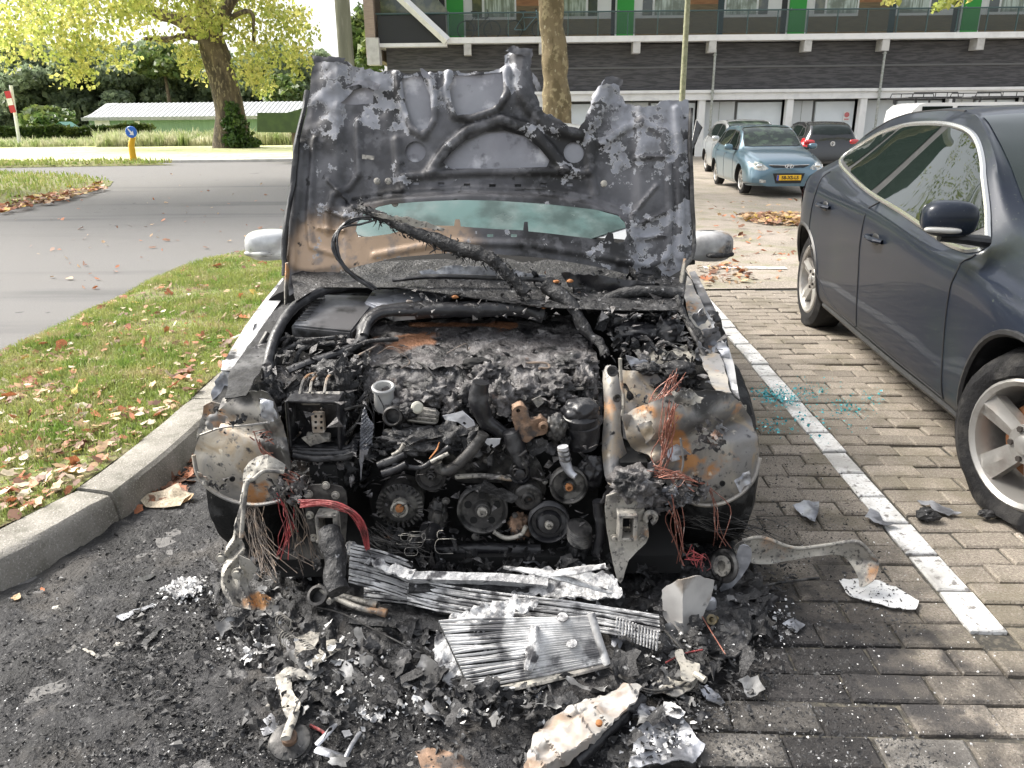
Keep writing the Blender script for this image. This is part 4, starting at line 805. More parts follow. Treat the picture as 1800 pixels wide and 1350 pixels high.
def hatch(name, label, paint, loc, rz, cat='car', front=False):
    c = Car(HT, -.86, 3.36, [(0,.31),(2.65,.31)], .36); r = thing(name, label, cat, loc, rz, world=False); c.body(r, paint, 56)
    win = [(.62,.93),(.75,1.08),(.98,1.25),(1.25,1.345),(1.7,1.375),(2.3,1.365),(2.72,1.31),(2.9,1.20),(2.98,1.06),(2.9,1.035),(2.2,.995),(1.3,.96),(.8,.925)]
    c.patch('window_pillar', win, .001, m_black, r, sp=.06); c.patch('front_side_window', [(.78,.945),(.80,1.08),(1.0,1.23),(1.26,1.325),(1.5,1.345),(1.52,.985),(1.3,.975)], .005, m_ggl, r, sp=.06); c.patch('rear_side_window', [(1.6,.99),(1.58,1.35),(1.75,1.36),(2.3,1.345),(2.45,1.32),(2.5,1.03),(2.2,1.01)], .005, m_ggl, r, sp=.06); c.patch('quarter_window', [(2.56,1.04),(2.53,1.30),(2.7,1.285),(2.86,1.18),(2.92,1.07)], .005, m_ggl, r, sp=.06)
    ws_ = [(-.64,.52),(-.3,.42),(0,.40),(.3,.42),(.64,.52),(.575,1.0),(.53,1.27),(0,1.31),(-.53,1.27),(-.575,1.0)]
    c.patch('windscreen', ws_, .004, m_ggl2, r, True, sp=.08); c.line('windscreen_seal', ws_, .012, m_black, r, .002, True, k=2, closed=True); c.patch('rear_window', [(-.5,2.93),(0,2.90),(.5,2.93),(.56,3.20),(0,3.23),(-.56,3.20)], .004, m_ggl, r, True, sp=.07)
    for g in ([(1.55,.97),(1.57,.6),(1.55,.27)], [(.62,.90),(.64,.6),(.6,.27)], [(2.52,1.0),(2.45,.75),(2.28,.5),(2.2,.28)]): c.line('shut_line', g, .005, m_gap, r)
    for y, z in ((1.4,.84),(2.35,.88)):
        for sd in (-1, 1): b = MB(); b.tube(c.sp([(y-.09,z),(y,z),(y+.09,z)], .02, sd), .014, 8, 2); b.o('door_handle', paint, r)
    c.patch('tail_lamp', [(2.98,1.0),(3.08,1.02),(3.27,.9),(3.29,.78),(3.1,.80)], .006, m_red, r, sp=.05)
    for sd in (-1, 1):
        b = MB(); squ(b, (sd*.97,.72,1.0), (.10,.07,.07), .7, Rxyz(0,0,sd*.25)); mo = b.o('mirror', paint, r); b = MB(); b.tube([(sd*.78,.72,.95),(sd*.92,.72,.97)], .025, 8, 1); b.o('mirror_arm', m_black, mo); b = MB(); squ(b, (sd*.97,.785,1.0), (.085,.012,.055), .6); b.o('mirror_glass', m_ggl, mo)
        wheel(r, sd*.80, 0, .315, .315, .22, .2, sd, .005); wheel(r, sd*.80, 2.65, .315, .315, .22, .2, sd, .005)
    b = MB(); b.box((0,1.3,.42),(1.3,3.2,.2)); b.o('underbody', m_black, r)
    return c, r
def nose(c, P, off):                        # the front seen head-on: (x, z) laid on the bumper
    ys = np.linspace(c.y0, .3, 60); out = []
    for x, z in np.asarray(P)[:, :2]:
        y = c.y0
        for q in ys:
            s_ = c.sec(q); lo = s_[:29]; inside = abs(x) < np.interp(z, np.maximum.accumulate(lo[:,1]), lo[:,0]) and z < c.Tz(x, q)
            if inside: y = q; break
        out.append((x, y-off, z))
    return np.array(out)
m_hblue = M('blue_grey_paint', (.10,.175,.225), .3, .5, coat=1.)
fc = W(1386,300,16.2); hy, hyr = hatch('blue_hatchback', 'steel blue hatchback with a yellow number plate parked facing the aisle', m_hblue, (fc[0]+.06, 17.06, -.205), math.radians(-2))
hyr.scale = (.93,.93,.93)
def npatch(nm, pts, off, mat, par, sp=.04):
    b = MB(); b.sheet(pts, lambda P: nose(hy, P, off), sp); b.Fc = b.Fc; return b.o(nm, mat, par, ang=60)
npatch('lower_grille', [(-.34,.50),(.34,.50),(.27,.29),(-.27,.29)], .012, m_black, hyr); npatch('upper_grille', [(-.42,.665),(0,.655),(.42,.665),(.36,.625),(0,.61),(-.36,.625)], .015, m_black, hyr)
b = MB(); b.tube(nose(hy, [(-.43,.675),(-.2,.668),(0,.664),(.2,.668),(.43,.675)], .022), .011, 6, 2); b.o('grille_bar', m_chrome, hyr)
for sd in (-1, 1):
    npatch('headlamp', [(sd*.80,.73),(sd*.70,.75),(sd*.56,.70),(sd*.44,.61),(sd*.46,.57),(sd*.62,.56),(sd*.77,.60)][::sd], .012, m_lamp, hyr); npatch('fog_lamp', [(sd*.48,.36),(sd*.62,.38),(sd*.62,.31),(sd*.48,.30)][::sd], .012, m_lamp, hyr); b = MB(); q = nose(hy, [(sd*.62,.65)], .0)[0]; squ(b, q+np.array([0,-.01,0]), (.06,.03,.05), .9); b.o('lamp_reflector', m_chrome, hyr)
# emblem: an oval ring with a slanted H
q = nose(hy, [(0,.645)], .03)[0]; b = MB(); th = np.linspace(0, 6.283, 24, endpoint=False); b.tube([q+np.array([.085*math.cos(t),0,.045*math.sin(t)]) for t in th], .008, 6, 1, closed=True)
for x in (-.035, .035): b.tube([q+np.array([x-.015,0,-.032]), q+np.array([x+.015,0,.032])], .008, 6, 1)
b.tube([q+np.array([-.035,0,-.004]), q+np.array([.035,0,.006])], .007, 6, 1); b.o('emblem', m_chrome, hyr)
q = nose(hy, [(0,.41)], .0)[0]; q[1] = hy.y0-.045; b = MB(); b.box(q, (.52,.012,.112), bev=.004); pl = b.o('number_plate', M('plate_yellow',(.80,.46,.02),.5), hyr)
b = MB(); b.box(q+np.array([-.238,-.008,0]), (.04,.004,.108)); b.o('country_band', M('plate_blue',(.02,.06,.35),.5), pl)
def text(s_, size, c, mat, par, nm='lettering', rx=math.pi/2, rz=0., ext=.002):
    cu = bpy.data.curves.new(nm, 'FONT'); cu.body = s_; cu.size = size; cu.align_x = 'CENTER'; cu.align_y = 'CENTER'; cu.extrude = ext; cu.offset = .0025
    o = bpy.data.objects.new(nm, cu); COL.objects.link(o); bpy.context.view_layer.update(); me = bpy.data.meshes.new_from_object(o.evaluated_get(bpy.context.evaluated_depsgraph_get())); bpy.data.objects.remove(o)
    me.materials.clear(); me.materials.append(mat); o = bpy.data.objects.new(nm, me); COL.objects.link(o); o.parent = par; o.location = c; o.rotation_euler = (rx, 0, rz); return o
text('58-XS-LS', .098, (q[0]+.02, q[1]-.009, q[2]), m_black, pl)
p = W(1266,290,22.); hatch('silver_hatchback', 'silver car mostly hidden behind the steel blue hatchback', M('silver_paint',(.45,.47,.48),.3,.6,coat=1.), (p[0]+.86,21.6,-.22), math.radians(-2))
p = W(1467,300,24.); gc, gr = hatch('black_hatchback', 'black hatchback seen from behind, right of the steel blue car', M('black_paint',(.012,.013,.015),.25,.2,coat=1.), (p[0]-.05,27.0,-.30), math.pi+math.radians(-4))
for sd in (-1, 1): b = MB(); squ(b, (sd*.63, 3.24, .90), (.15,.07,.075), .6, Rxyz(0,0,-sd*.3)); b.o('rear_lamp', m_red, gr)
b = MB(); th = np.linspace(0, 6.283, 20, endpoint=False); e = np.array([0, 3.335, .86]); b.tube([e+np.array([.06*math.cos(t),.02,.06*math.sin(t)]) for t in th], .009, 6, 1, closed=True); b.tube([e+np.array([-.045,.02,.035]), e+np.array([-.018,.02,-.05]), e+np.array([0,.02,.0]), e+np.array([.018,.02,-.05]), e+np.array([.045,.02,.035])], .008, 6, 1); b.tube([e+np.array([-.022,.02,.05]), e+np.array([0,.02,.008]), e+np.array([.022,.02,.05])], .007, 6, 1); b.o('emblem', m_chrome, gr)
# ---- white van with roof racks
p = W(1700,190,27.); vx = p[0]; vr = thing('white_van', 'white van with black roof racks behind the dark parked car', 'van', (vx+.6,27,-.22)); zt_ = W(1650,181,27.)[2]; m_vw = M('white_van_paint',(.75,.76,.76),.35,coat=.6)
x0 = W(1578,190,27)[0]; x1 = x0+5.0
pr = [(x0,.2),(x0,1.0),(x0+.06,1.45),(x0+.25,zt_-.06),(x0+.5,zt_),(x1-1.6,zt_),(x1-1.2,zt_-.1),(x1-.75,1.05),(x1-.1,.9),(x1,.6),(x1,.2)]; n = len(pr)
b = MB(); b.add([(x,26.1,z) for x,z in pr]+[(x,27.9,z) for x,z in pr], [tuple(range(n)), tuple(range(n,2*n))[::-1]]+[(i+n,(i+1)%n+n,(i+1)%n,i) for i in range(n)]); b.o('body', m_vw, vr, smooth=False)
for a, c in ((x0+.35,x0+1.3),(x0+1.45,x0+2.5),(x0+2.65,x0+3.4)): b = MB(); b.box(((a+c)/2,26.09,1.36),(c-a,.03,.42),bev=.01); b.o('side_window', m_ggl, vr)
for x in (x0+.9, x1-.9):
    for y in (26.15, 27.85): b = MB(); b.lathe([(0,-.1),(.33,-.1),(.34,0),(.3,.1),(0,.1)], (x,y,.12),(0,1,0),24); b.o('wheel', m_rub, vr)
for a, c in ((1584,1664),(1692,1786)):
    xa, xb = W(a,165,27)[0], W(c,165,27)[0]; z0, z1 = W(1650,172,27)[2], W(1650,163.5,27)[2]; rk = thing('roof_rack', 'black tubular roof rack on the white van, '+('the one over its rear' if a < 1600 else 'the one nearer its cab'), 'roof rack', ((xa+xb)/2,27,zt_)); b = MB()
    for y in (26.25,27.75):
        b.tube([(xa,y,z0),(xa+.05,y,z1),(xb-.05,y,z1),(xb,y,z0)], .018, 6, 1); b.tube([(xa-.1,y,z0),(xb+.1,y,z0)], .028, 6, 1)
        for t in (.25,.5,.75): b.tube([(xa+(xb-xa)*t,y,z0),(xa+(xb-xa)*t,y,z1)], .012, 6, 1)
    for t in (0,.5,1): b.tube([(xa+(xb-xa)*t,26.25,z0),(xa+(xb-xa)*t,27.75,z0)], .02, 6, 1)
    b.o('frame', m_black, rk); b = MB()
    for t in (.1,.9):
        for y in (26.25,27.75): b.box((xa+(xb-xa)*t,y,(zt_+z0)/2),(.05,.05,z0-zt_+.02))
    b.o('foot', m_black, rk, kind='stuff')
# ================= the burned car
m_char = M('char', (.015,.015,.016), .55, layers=[Ly((.058,.057,.058), 26, .56, .08), Ly((.006,.006,.007), 12, .53, .08), Ly((.24,.24,.245), 55, .67, .05)], bump=(70, .8, 6, .012), spec=.5)
m_melt = M('melted_plastic', (.075,.07,.07), .42, layers=[Ly((.19,.182,.18), 12, .55, .10, dist=1.), Ly((.010,.010,.011), 16, .54, .07), Ly((.26,.26,.27), 48, .67, .05), Ly((.27,.13,.07), 6, .70, .06, attr='rust', k=.34)], bump=(60, .9, 7, .014))
m_bplas = M('burnt_black_plastic', (.014,.014,.016), .34, layers=[Ly((.058,.058,.06), 18, .58, .08, r=.7), Ly((.16,.16,.165), 70, .72, .03)], bump=(50,.4,5,.006))
m_iron = M('sooty_iron', (.055,.053,.052), .5, .4, layers=[Ly((.15,.145,.135), 14, .56, .1), Ly((.012,.012,.012), 22, .56, .08), Ly((.20,.10,.05), 9, .73, .05)], bump=(80,.4,5,.004))
HT_ = [Ly((.10,.098,.097), 3.5, .54, .14, dist=.6), Ly((.40,.37,.32), 5, .56, .12, seed=4, dist=.8), Ly((.30,.245,.175), 7, .60, .09, seed=12, dist=1.), Ly((.42,.21,.085), 9, .66, .06, seed=6, attr='rust', k=.17), Ly((.62,.57,.48), 20, .70, .05, seed=8, attr='rust', k=.06), Ly((.028,.027,.027), 9, .80, .14, attr='soot', k=.42, seed=40, dist=.6), Ly((.03,.03,.032), 26, .66, .05, seed=3), Ly((.12,.12,.12), 60, .64, .05, seed=31)]
m_steel = M('heat_stained_steel', (.25,.245,.24), .5, .3, layers=HT_, bump=(60,.3,5,.004))
m_pale = m_pale; m_zinc = M('scaled_steel', (.30,.285,.255), .6, .3, layers=[Ly((.37,.35,.305), 11, .53, .10), Ly((.13,.125,.12), 14, .57, .07), Ly((.40,.21,.09), 6, .66, .06, attr='rust', k=.22), Ly((.04,.04,.04), 30, .63, .05), Ly((.09,.085,.08), 80, .60, .06), Ly((.44,.42,.38), 120, .66, .04)], bump=(45,.4,5,.005))
m_foil = M('scorched_aluminium', (.42,.43,.46), .42, .55, layers=[Ly((.16,.165,.18), 8, .56, .09), Ly((.62,.63,.65), 14, .62, .06), Ly((.04,.04,.042), 19, .66, .05)], bump=(40,.5,5,.006))
m_cop = M('bare_copper_wire', (.30,.13,.095), .5, .35, layers=[Ly((.20,.08,.06), 30, .5, .1), Ly((.45,.36,.32), 60, .62, .06)])
m_redw = M('red_insulated_wire', (.30,.045,.048), .6, layers=[Ly((.12,.03,.03), 30, .52, .1), Ly((.40,.12,.11), 60, .6, .08)])
m_dwire = M('scorched_wire', (.09,.075,.065), .7, layers=[Ly((.2,.15,.11), 40, .55, .1)])
m_wash = M('white_ash', (.44,.44,.445), .95, layers=[Ly((.66,.66,.655), 34, .52, .1), Ly((.20,.20,.205), 22, .56, .07), Ly((.06,.06,.065), 17, .60, .06)], bump=(70, 1., 7, .012))
m_silv = M('silver_car_paint', (.55,.56,.56), .32, .45, coat=.8, layers=[Ly((.30,.30,.30), 6, .6, .1, r=.5), Ly((.06,.06,.06), 14, .68, .06, r=.7)])
m_silvb = M('scorched_silver_paint', (.42,.42,.42), .45, .35, layers=[Ly((.10,.10,.105), 4, .52, .10, r=.7), Ly((.60,.60,.60), 9, .6, .06), Ly((.24,.17,.10), 6, .66, .06), Ly((.02,.02,.022), 10, .60, .07, r=.8)])
m_btyre = M('burnt_tyre', (.010,.010,.010), .7, spec=.25, layers=[Ly((.045,.045,.045), 14, .58, .1), Ly((.12,.11,.10), 60, .7, .03)], bump=(50,.7,5,.008))
m_sootshade = M('soot_and_shade_black', (.006,.006,.006), .9)  # black for real soot, also painted shade in hollows and the deep bay
m_rustb = M('brown_cast_iron', (.16,.10,.065), .7, .2, layers=[Ly((.28,.18,.12), 26, .54, .1), Ly((.05,.042,.038), 18, .54, .07)], bump=(40,.5))
m_orange = M('orange_rust', (.30,.125,.045), .8, layers=[Ly((.25,.10,.03), 30, .5, .1)])
m_hood = M('burned_bonnet', (.050,.050,.055), .5, .2, layers=[
    Ly((.12,.12,.13), 3, .54, .14, attr='bare', k=.05), Ly((.014,.014,.015), 4.5, .53, .12, seed=21, r=.55), Ly((.15,.105,.07), 3.5, .86, .14, attr='brown', k=.6, r=.45, m=.1), Ly((.40,.285,.195), 3, .98, .12, attr='brown', k=.62, r=.45, m=.1, seed=5),
    Ly((.40,.40,.41), 13, .655, .012, attr='bare', k=.18, d=10, nr=.66, r=.62, m=.15, seed=3), Ly((.25,.258,.285), 13, .672, .014, attr='bare', k=.18, d=10, nr=.66, r=.6, m=.2, seed=3), Ly((.13,.13,.14), 19, .57, .08, seed=22, a=.6), Ly((.020,.020,.021), 26, .69, .05, r=.7), Ly((.34,.345,.36), 22, .735, .03, attr='bare', k=.08, r=.6)], bump=(24,.18,5,.008))
m_skin = M('bonnet_skin_underside', (.24,.245,.265), .5, .3, layers=[Ly((.20,.20,.22), 5, .5, .12), Ly((.10,.10,.11), 14, .62, .06), Ly((.40,.40,.42), 9, .6, .06), Ly((.035,.035,.037), 3.2, .60, .07)], bump=(14,.25,5,.01))
BC = np.array([-.1, 4.3, 0]); bc = thing('burned_car', 'burned-out silver car with its charred bonnet standing open and engine exposed', 'car', tuple(BC))
def rays(U, V_):
    x = (np.asarray(U, float)-900)/F; y = (675-np.asarray(V_, float))/F; c, s = math.cos(-RO), math.sin(-RO); x, y = c*x-s*y, s*x+c*y
    return np.stack([x, math.cos(PT)+y*math.sin(PT), -math.sin(PT)+y*math.cos(PT)], -1)
def Wv(P, Y): d = rays(P[:,0], P[:,1]); return CAM+d*(np.asarray(Y)/d[:,1])[:,None]
def jag(l, amp, step, seed=0, closed=True):
    l = [np.array(p, float) for p in l]; out = []; r = np.random.default_rng(seed)
    for a, b in (zip(l, l[1:]+l[:1]) if closed else zip(l[:-1], l[1:])):
        n = max(1, int(np.linalg.norm(b-a)/step))
        for k in range(n): out.append(a+(b-a)*k/n+(r.normal(0, amp, 2) if k else r.normal(0, amp*.4, 2)))
    return out if closed else out+[l[-1]]
TC = np.array([0, -.95, .3])
def shpx(name, outl, Yf, mat, par=None, sp=6, th=.0015, holes=(), rel=0., fr=18, seed=0, at=None, oc=3, ang=50, ridge=False, **k):
    U, T = tri2d(outl, sp, holes); Y = Yf(U[:,0], U[:,1]) if callable(Yf) else np.full(len(U), float(Yf)); P = Wv(U, Y)
    if rel:
        n = vn(P, fr, seed, oc); n = (1-2*np.abs(n)) if ridge else n; P = P+(rel*n)[:,None]*TC
    b = MB(); nn = len(P); N = vnorm(P, T)
    if np.mean(N@TC) < 0: T = T[:, ::-1]; N = -N
    Fs = [tuple(t) for t in T]; A = P
    if th:
        E = set()
        for t in T: E |= {(t[0],t[1]),(t[1],t[2]),(t[2],t[0])}
        Fs += [(t[2]+nn, t[1]+nn, t[0]+nn) for t in T]+[(b1, a1, a1+nn, b1+nn) for a1, b1 in E if (b1, a1) not in E]; A = np.vstack([P, P-N*th])
    attrs = {n_: np.tile(f(U, P), 2 if th else 1) for n_, f in (at or {}).items()} or None
    return mk(name, A, Fs, mat, bc if par is None else par, ang=ang, attrs=attrs, **k)
def tubx(name, pts, Y, r, mat, par=None, n=8, k=5, flat=1., wob=0., seed=0, **kw):
    Ys = Y if hasattr(Y, '__len__') else [Y]*len(pts); b = MB(); b.tube([W(u, v, y) for (u, v), y in zip(pts, np.interp(np.linspace(0,1,len(pts)), np.linspace(0,1,len(Ys)), Ys))], r, n, k, flat=flat, wob=wob, seed=seed); return b.o(name, mat, bc if par is None else par, ang=60, **kw)
def tubz(name, pts, z, r, mat, par=None, n=8, k=5, flat=1., wob=0., seed=0, **kw):
    zs = z if hasattr(z, '__len__') else [z]*len(pts); b = MB(); b.tube([G(u, v, q) for (u, v), q in zip(pts, np.interp(np.linspace(0,1,len(pts)), np.linspace(0,1,len(zs)), zs))], r, n, k, flat=flat, wob=wob, seed=seed); return b.o(name, mat, bc if par is None else par, ang=60, **kw)
def wires(name, pts, Y, n, spread, r, mat, par=None, seed=0, jit=.011, k=3, lab=None):
    g = np.random.default_rng(seed); b = MB(); Ys = np.interp(np.linspace(0,1,len(pts)), np.linspace(0,1,len(Y)), Y) if hasattr(Y, '__len__') else [Y]*len(pts)
    C = [W(u, v, y) for (u, v), y in zip(pts, Ys)]; sp = spread if hasattr(spread, '__len__') else [spread]*len(pts); sp = np.interp(np.linspace(0,1,len(pts)), np.linspace(0,1,len(sp)), sp)
    for i in range(n):
        o = g.normal(0, 1, 3)*np.array([1,.5,.5]); q = [c+o*s+g.normal(0, jit, 3) for c, s in zip(C, sp)]
        if g.random() < .35: q = q[:max(2, len(q)-1)]
        b.tube(q, r*g.uniform(.45,.85), 5, k)
    return b.o(name, mat, bc if par is None else par, kind='stuff')
def lump(name, u, v, Y, d, mat, par=None, amp=.25, f=3., seed=0, sub=4, R=None, at=None): b = MB(); b.blob(W(u, v, Y), d, amp, f, seed, sub, R); return b.o(name, mat, bc if par is None else par, ang=80)
def disc(name, u, v, Y, prof, mat, par=None, ax=(0,-1,0), n=36): b = MB(); b.lathe(prof, W(u, v, Y), ax, n); return b.o(name, mat, bc if par is None else par, ang=30)
def boxp(name, u, v, Y, d, mat, par=None, R=None, bev=.004): b = MB(); b.box(W(u, v, Y), d, R, bev); return b.o(name, mat, bc if par is None else par, ang=30)
def bolt(u, v, Y, r, par, mat=None): b = MB(); b.lathe([(r*1.5,0),(r*1.5,.003),(r,.003),(r,.011),(r*.5,.012),(0,.012)], W(u, v, Y), (0,-1,.05), 12); return b.o('bolt', mat or (m_iron if par is bc else m_zinc), par, ang=30)
# ---- bonnet
z2 = lambda l: [(480+x*.43333, 60+y*.43333) for x, y in l]
LEAN = .27; HC = 2.80-LEAN*.85; HN = np.array([0,-1,LEAN])/math.hypot(1,LEAN)
def hoodP(U, h=0.): d = rays(U[:,0], U[:,1]); t = (HC+LEAN*CH)/(d[:,1]-LEAN*d[:,2]); return CAM+d*t[:,None]+np.asarray(h)[...,None]*HN
edge = z2([(165,95),(190,90),(215,106),(245,99),(300,104),(322,126),(380,134),(430,152),(480,139),(515,150),(550,163),(600,150),(650,160),(700,146),(760,152),(830,150),(880,150),(930,131),(943,125),(940,80),(958,70),(975,54),(1000,66),(1030,76),(1052,70),(1048,150),(1053,200),(1075,262),(1098,320),(1150,342),(1200,376),(1240,386),(1262,357),(1285,300),(1300,240),(1335,195),(1345,180),(1380,190),(1415,194),(1410,235),(1450,276),(1500,292),(1560,284),(1575,266),(1640,262),(1692,255)])
right = z2([(1696,300),(1690,450),(1697,560),(1702,700),(1708,820),(1706,880),(1690,920),(1660,955),(1600,990),(1540,1008)])
bot = z2([(1450,978),(1300,944),(1100,912),(900,897),(700,893),(500,910),(350,943),(200,985),(110,1018),(70,1052),(56,1060)])
left = z2([(48,980),(45,900),(56,760),(70,660),(82,600),(92,500),(100,420),(128,300),(140,230),(146,150)])
ho = jag(edge, 1.4, 5, 1, False)+right+bot+left
hw = z2([(340,800),(345,770),(370,735),(430,705),(480,695),(600,685),(750,680),(900,682),(1100,695),(1300,715),(1400,735),(1425,770),(1432,820),(1420,845),(1395,850),(1380,846),(1376,812),(1356,806),(1340,838),(1300,835),(1100,812),(1035,806),(1032,768),(1018,768),(1014,802),(900,797),(780,788),(764,786),(760,758),(742,758),(738,784),(640,782),(560,790),(480,815),(400,825),(350,825)])
hA = z2([(522,178),(560,172),(600,168),(635,245),(645,330),(628,385),(596,397),(560,362),(536,285)])
hB = z2([(738,164),(830,162),(930,150),(936,228),(914,288),(862,312),(790,330),(748,334),(726,290),(716,220)])
hC = z2([(690,522),(722,482),(782,432),(860,398),(940,392),(1020,412),(1080,462),(1122,512),(1110,538),(900,548),(722,545)])
hD = z2([(268,275),(320,218),(370,208),(404,222),(400,270),(330,277)])
circ = lambda cx, cy, r, n=20: z2([(cx+r*math.cos(t), cy+r*math.sin(t)) for t in np.linspace(0, 2*math.pi, n, endpoint=False)])
hE, hF = circ(577,475,42), circ(1221,478,42)
slots_ = [z2([(x-13,y-7),(x+13,y-7),(x+13,y+7),(x-13,y+7)]) for x, y in ((577,602),(682,608),(787,614),(890,616),(993,616),(1098,611),(1205,608))]+[z2([(x-12,823-6),(x+12,823-6),(x+12,823+6),(x-12,823+6)]) for x in (882,977)]
U, T = tri2d(ho, 3.4, [hw,hA,hB,hC,hD,hE,hF]+slots_, .12)
def rg(line, w_, a): return a*(.5-.5*np.tanh((dpoly(U, np.array(z2(line)))-w_*.8)/(w_*.26)))
def sgl(line, w_, a):                      # a step that runs along a line drawn left to right: raised below it
    L_ = np.array(z2(line)); y = np.interp(U[:,0], L_[:,0], L_[:,1]); e = np.minimum(sm((U[:,0]-L_[0,0]+20)/20), sm((L_[-1,0]+20-U[:,0])/20)); return a*e*np.tanh((U[:,1]-y)/w_)
h = np.zeros(len(U))
h += rg([(640,560),(700,470),(790,395),(920,352),(1040,385),(1120,465),(1180,540)], 12, .022)
h += rg([(500,160),(520,280),(560,380),(610,412),(650,350),(655,250),(640,170)], 8, .022)+rg([(715,160),(705,240),(735,330),(800,345),(900,315),(945,250),(945,140)], 8, .022)
h += rg([(1000,80),(1000,200),(1050,300),(1120,370),(1240,400),(1300,330),(1350,210)], 16, .020)+rg([(540,575),(800,560),(1100,556),(1280,560)], 8, .014)
h += sgl([(300,690),(480,645),(800,625),(1100,635),(1300,665),(1450,720)], 9, .022)+rg([(300,680),(480,655),(800,640),(1100,648),(1300,680),(1440,740)], 7, -.016)
h += rg([(340,340),(345,560),(300,620),(240,650),(215,740),(220,800)], 7, .012)+rg([(165,420),(150,600),(140,760),(150,860),(250,890)], 6, .010)+rg([(100,450),(80,700),(60,1000)], 12, .02)
h += rg([(1610,520),(1612,760),(1605,900),(1540,935),(1400,925)], 7, .012)+rg([(1640,300),(1655,600),(1660,900)], 9, .014)
for l in ([(220,590),(330,700)], [(190,695),(290,745)], [(180,785),(290,800)], [(1460,730),(1560,610)], [(1475,775),(1590,720)], [(1480,828),(1590,815)], [(1470,500),(1605,495)]): h += rg(l, 4, .012)
h += rg([(420,900),(700,850),(1000,855),(1250,890),(1450,925)], 7, .010)+rg([(1340,440),(1420,380),(1500,350),(1590,400),(1600,470)], 9, .012)+rg([(500,430),(510,560),(530,620)], 9, .014)+rg([(1290,430),(1290,560),(1310,640)], 9, .014)
Ph = hoodP(U); up = sm((330-U[:,1])/180); h += .008*vn(Ph, 7, 2, 3)*(.2+1.5*up)+.003*vn(Ph, 24, 5, 2)*(.2+1.7*up); h -= .05*(np.clip((U[:,0]-860)/360, -1.2, 1.2))**2-.02
b_at = sm((U[:,1]-290)/150)*np.exp(-((U[:,0]-700)/170.)**2)*1.1+sm((U[:,1]-330)/110)*np.exp(-((U[:,0]-545)/45.)**2)*.9; b_at *= sm((500-U[:,1])/45.)
c_at = .25+.75*sm((300-U[:,1])/150); c_at += .55*sm((U[:,0]-1020)/120); c_at -= .8*np.exp(-(dpoly(U, np.array(z2([(500,450),(640,440),(760,370),(920,335),(1060,300),(1010,100)])))/22)**2); c_at -= .5*sm((560-U[:,0])/40); c_at -= .6*np.exp(-((U[:,1]-340)/16)**2); c_at += .35*np.exp(-((U[:,1]-318)/9)**2)*(np.abs(U[:,0]-860) < 170)
Ph = hoodP(U, h); N = vnorm(Ph, T); nn = len(Ph)
if np.mean(N@HN) < 0: T = T[:, ::-1]; N = -N
E_ = set()
for t in T: E_ |= {(t[0],t[1]),(t[1],t[2]),(t[2],t[0])}
hood = mk('bonnet', np.vstack([Ph, Ph-N*.004]), [tuple(t) for t in T]+[(t[2]+nn,t[1]+nn,t[0]+nn) for t in T]+[(b1,a1,a1+nn,b1+nn) for a1,b1 in E_ if (b1,a1) not in E_], m_hood, bc, ang=60, attrs=dict(brown=np.tile(b_at,2), bare=np.tile(c_at,2)))
def hsheet(nm, outl, hf, mat, par, sp=8, th=.002, holes=(), **k):
    U, T = tri2d(outl, sp, holes); P = hoodP(U, hf(U)); N = vnorm(P, T)
    if np.mean(N@HN) < 0: T = T[:, ::-1]; N = -N
    n = len(P); E = set()
    for t in T: E |= {(t[0],t[1]),(t[1],t[2]),(t[2],t[0])}
    return mk(nm, np.vstack([P, P-N*th]), [tuple(t) for t in T]+[(t[2]+n,t[1]+n,t[0]+n) for t in T]+[(b1,a1,a1+n,b1+n) for a1,b1 in E if (b1,a1) not in E], mat, par, ang=60, **k)
sk_e = z2([(160,120),(300,125),(430,160),(520,168),(600,158),(700,152),(830,156),(935,135),(950,90),(1040,90),(1040,200),(1075,300),(1150,355),(1240,395),(1300,270),(1350,210),(1400,230),(1450,285),(1560,292),(1690,270)])
hsheet('outer_skin', jag(sk_e, 1.4, 6, 4, False)+z2([(1692,500),(1690,660),(900,650),(70,660),(100,420),(130,300)]), lambda U: -.035-.05*(np.clip((U[:,0]-860)/360,-1.2,1.2))**2+.02+.008*vn(np.c_[U/90., U[:,:1]*0], 1, 3, 3), m_skin, hood)
hsheet('slot_shade', z2([(540,588),(1240,592),(1240,632),(540,628)]), lambda U: -.05*(np.clip((U[:,0]-860)/360,-1.2,1.2))**2-.016, m_sootshade, hood, 14)  # black strip added behind the slots, painted shade for their dark inside
# curled rags along the torn top edge
for i, (l, sd_) in enumerate((([(1330,215),(1345,182),(1375,176),(1415,196),(1408,222),(1380,205)],1),([(600,150),(628,158),(640,190),(612,185),(604,170)],2),([(1050,165),(1072,185),(1088,230),(1070,240),(1055,205)],3),([(940,78),(975,52),(1010,68),(1052,72),(1045,98),(985,92)],4),([(165,95),(215,102),(300,104),(290,125),(210,122),(170,130)],5),([(405,195),(440,210),(430,235),(350,210),(300,225),(345,195)],6))): hsheet('torn_edge', jag(z2(l), .8, 4, sd_), lambda U: .022+.008*vn(np.c_[U/18., U[:,:1]*0], 1, sd_, 2), m_skin if sd_ in (2,3,6) else m_hood, hood, 3, .0015)
hsheet('side_flap', z2([(1708,462),(1712,440),(1742,318),(1755,330),(1776,342),(1730,436)]), lambda U: -.06-.002*(U[:,0]-1220), m_bplas, hood, 5)
for l in (z2([(366,494),(416,500),(414,517),(366,512)]),): hsheet('data_plate', l, lambda U: np.full(len(U), .024), m_zinc, hood, 10, .001)
for x, y in ((497,690),(425,600),(470,600),(1126,845),(1340,610)): b = MB(); q = hoodP(np.array(z2([(x,y)])), np.array([.012]))[0]; b.lathe([(.012,0),(.012,.006),(.006,.009),(0,.009)], q, HN, 14); b.o('stud', m_zinc, hood)
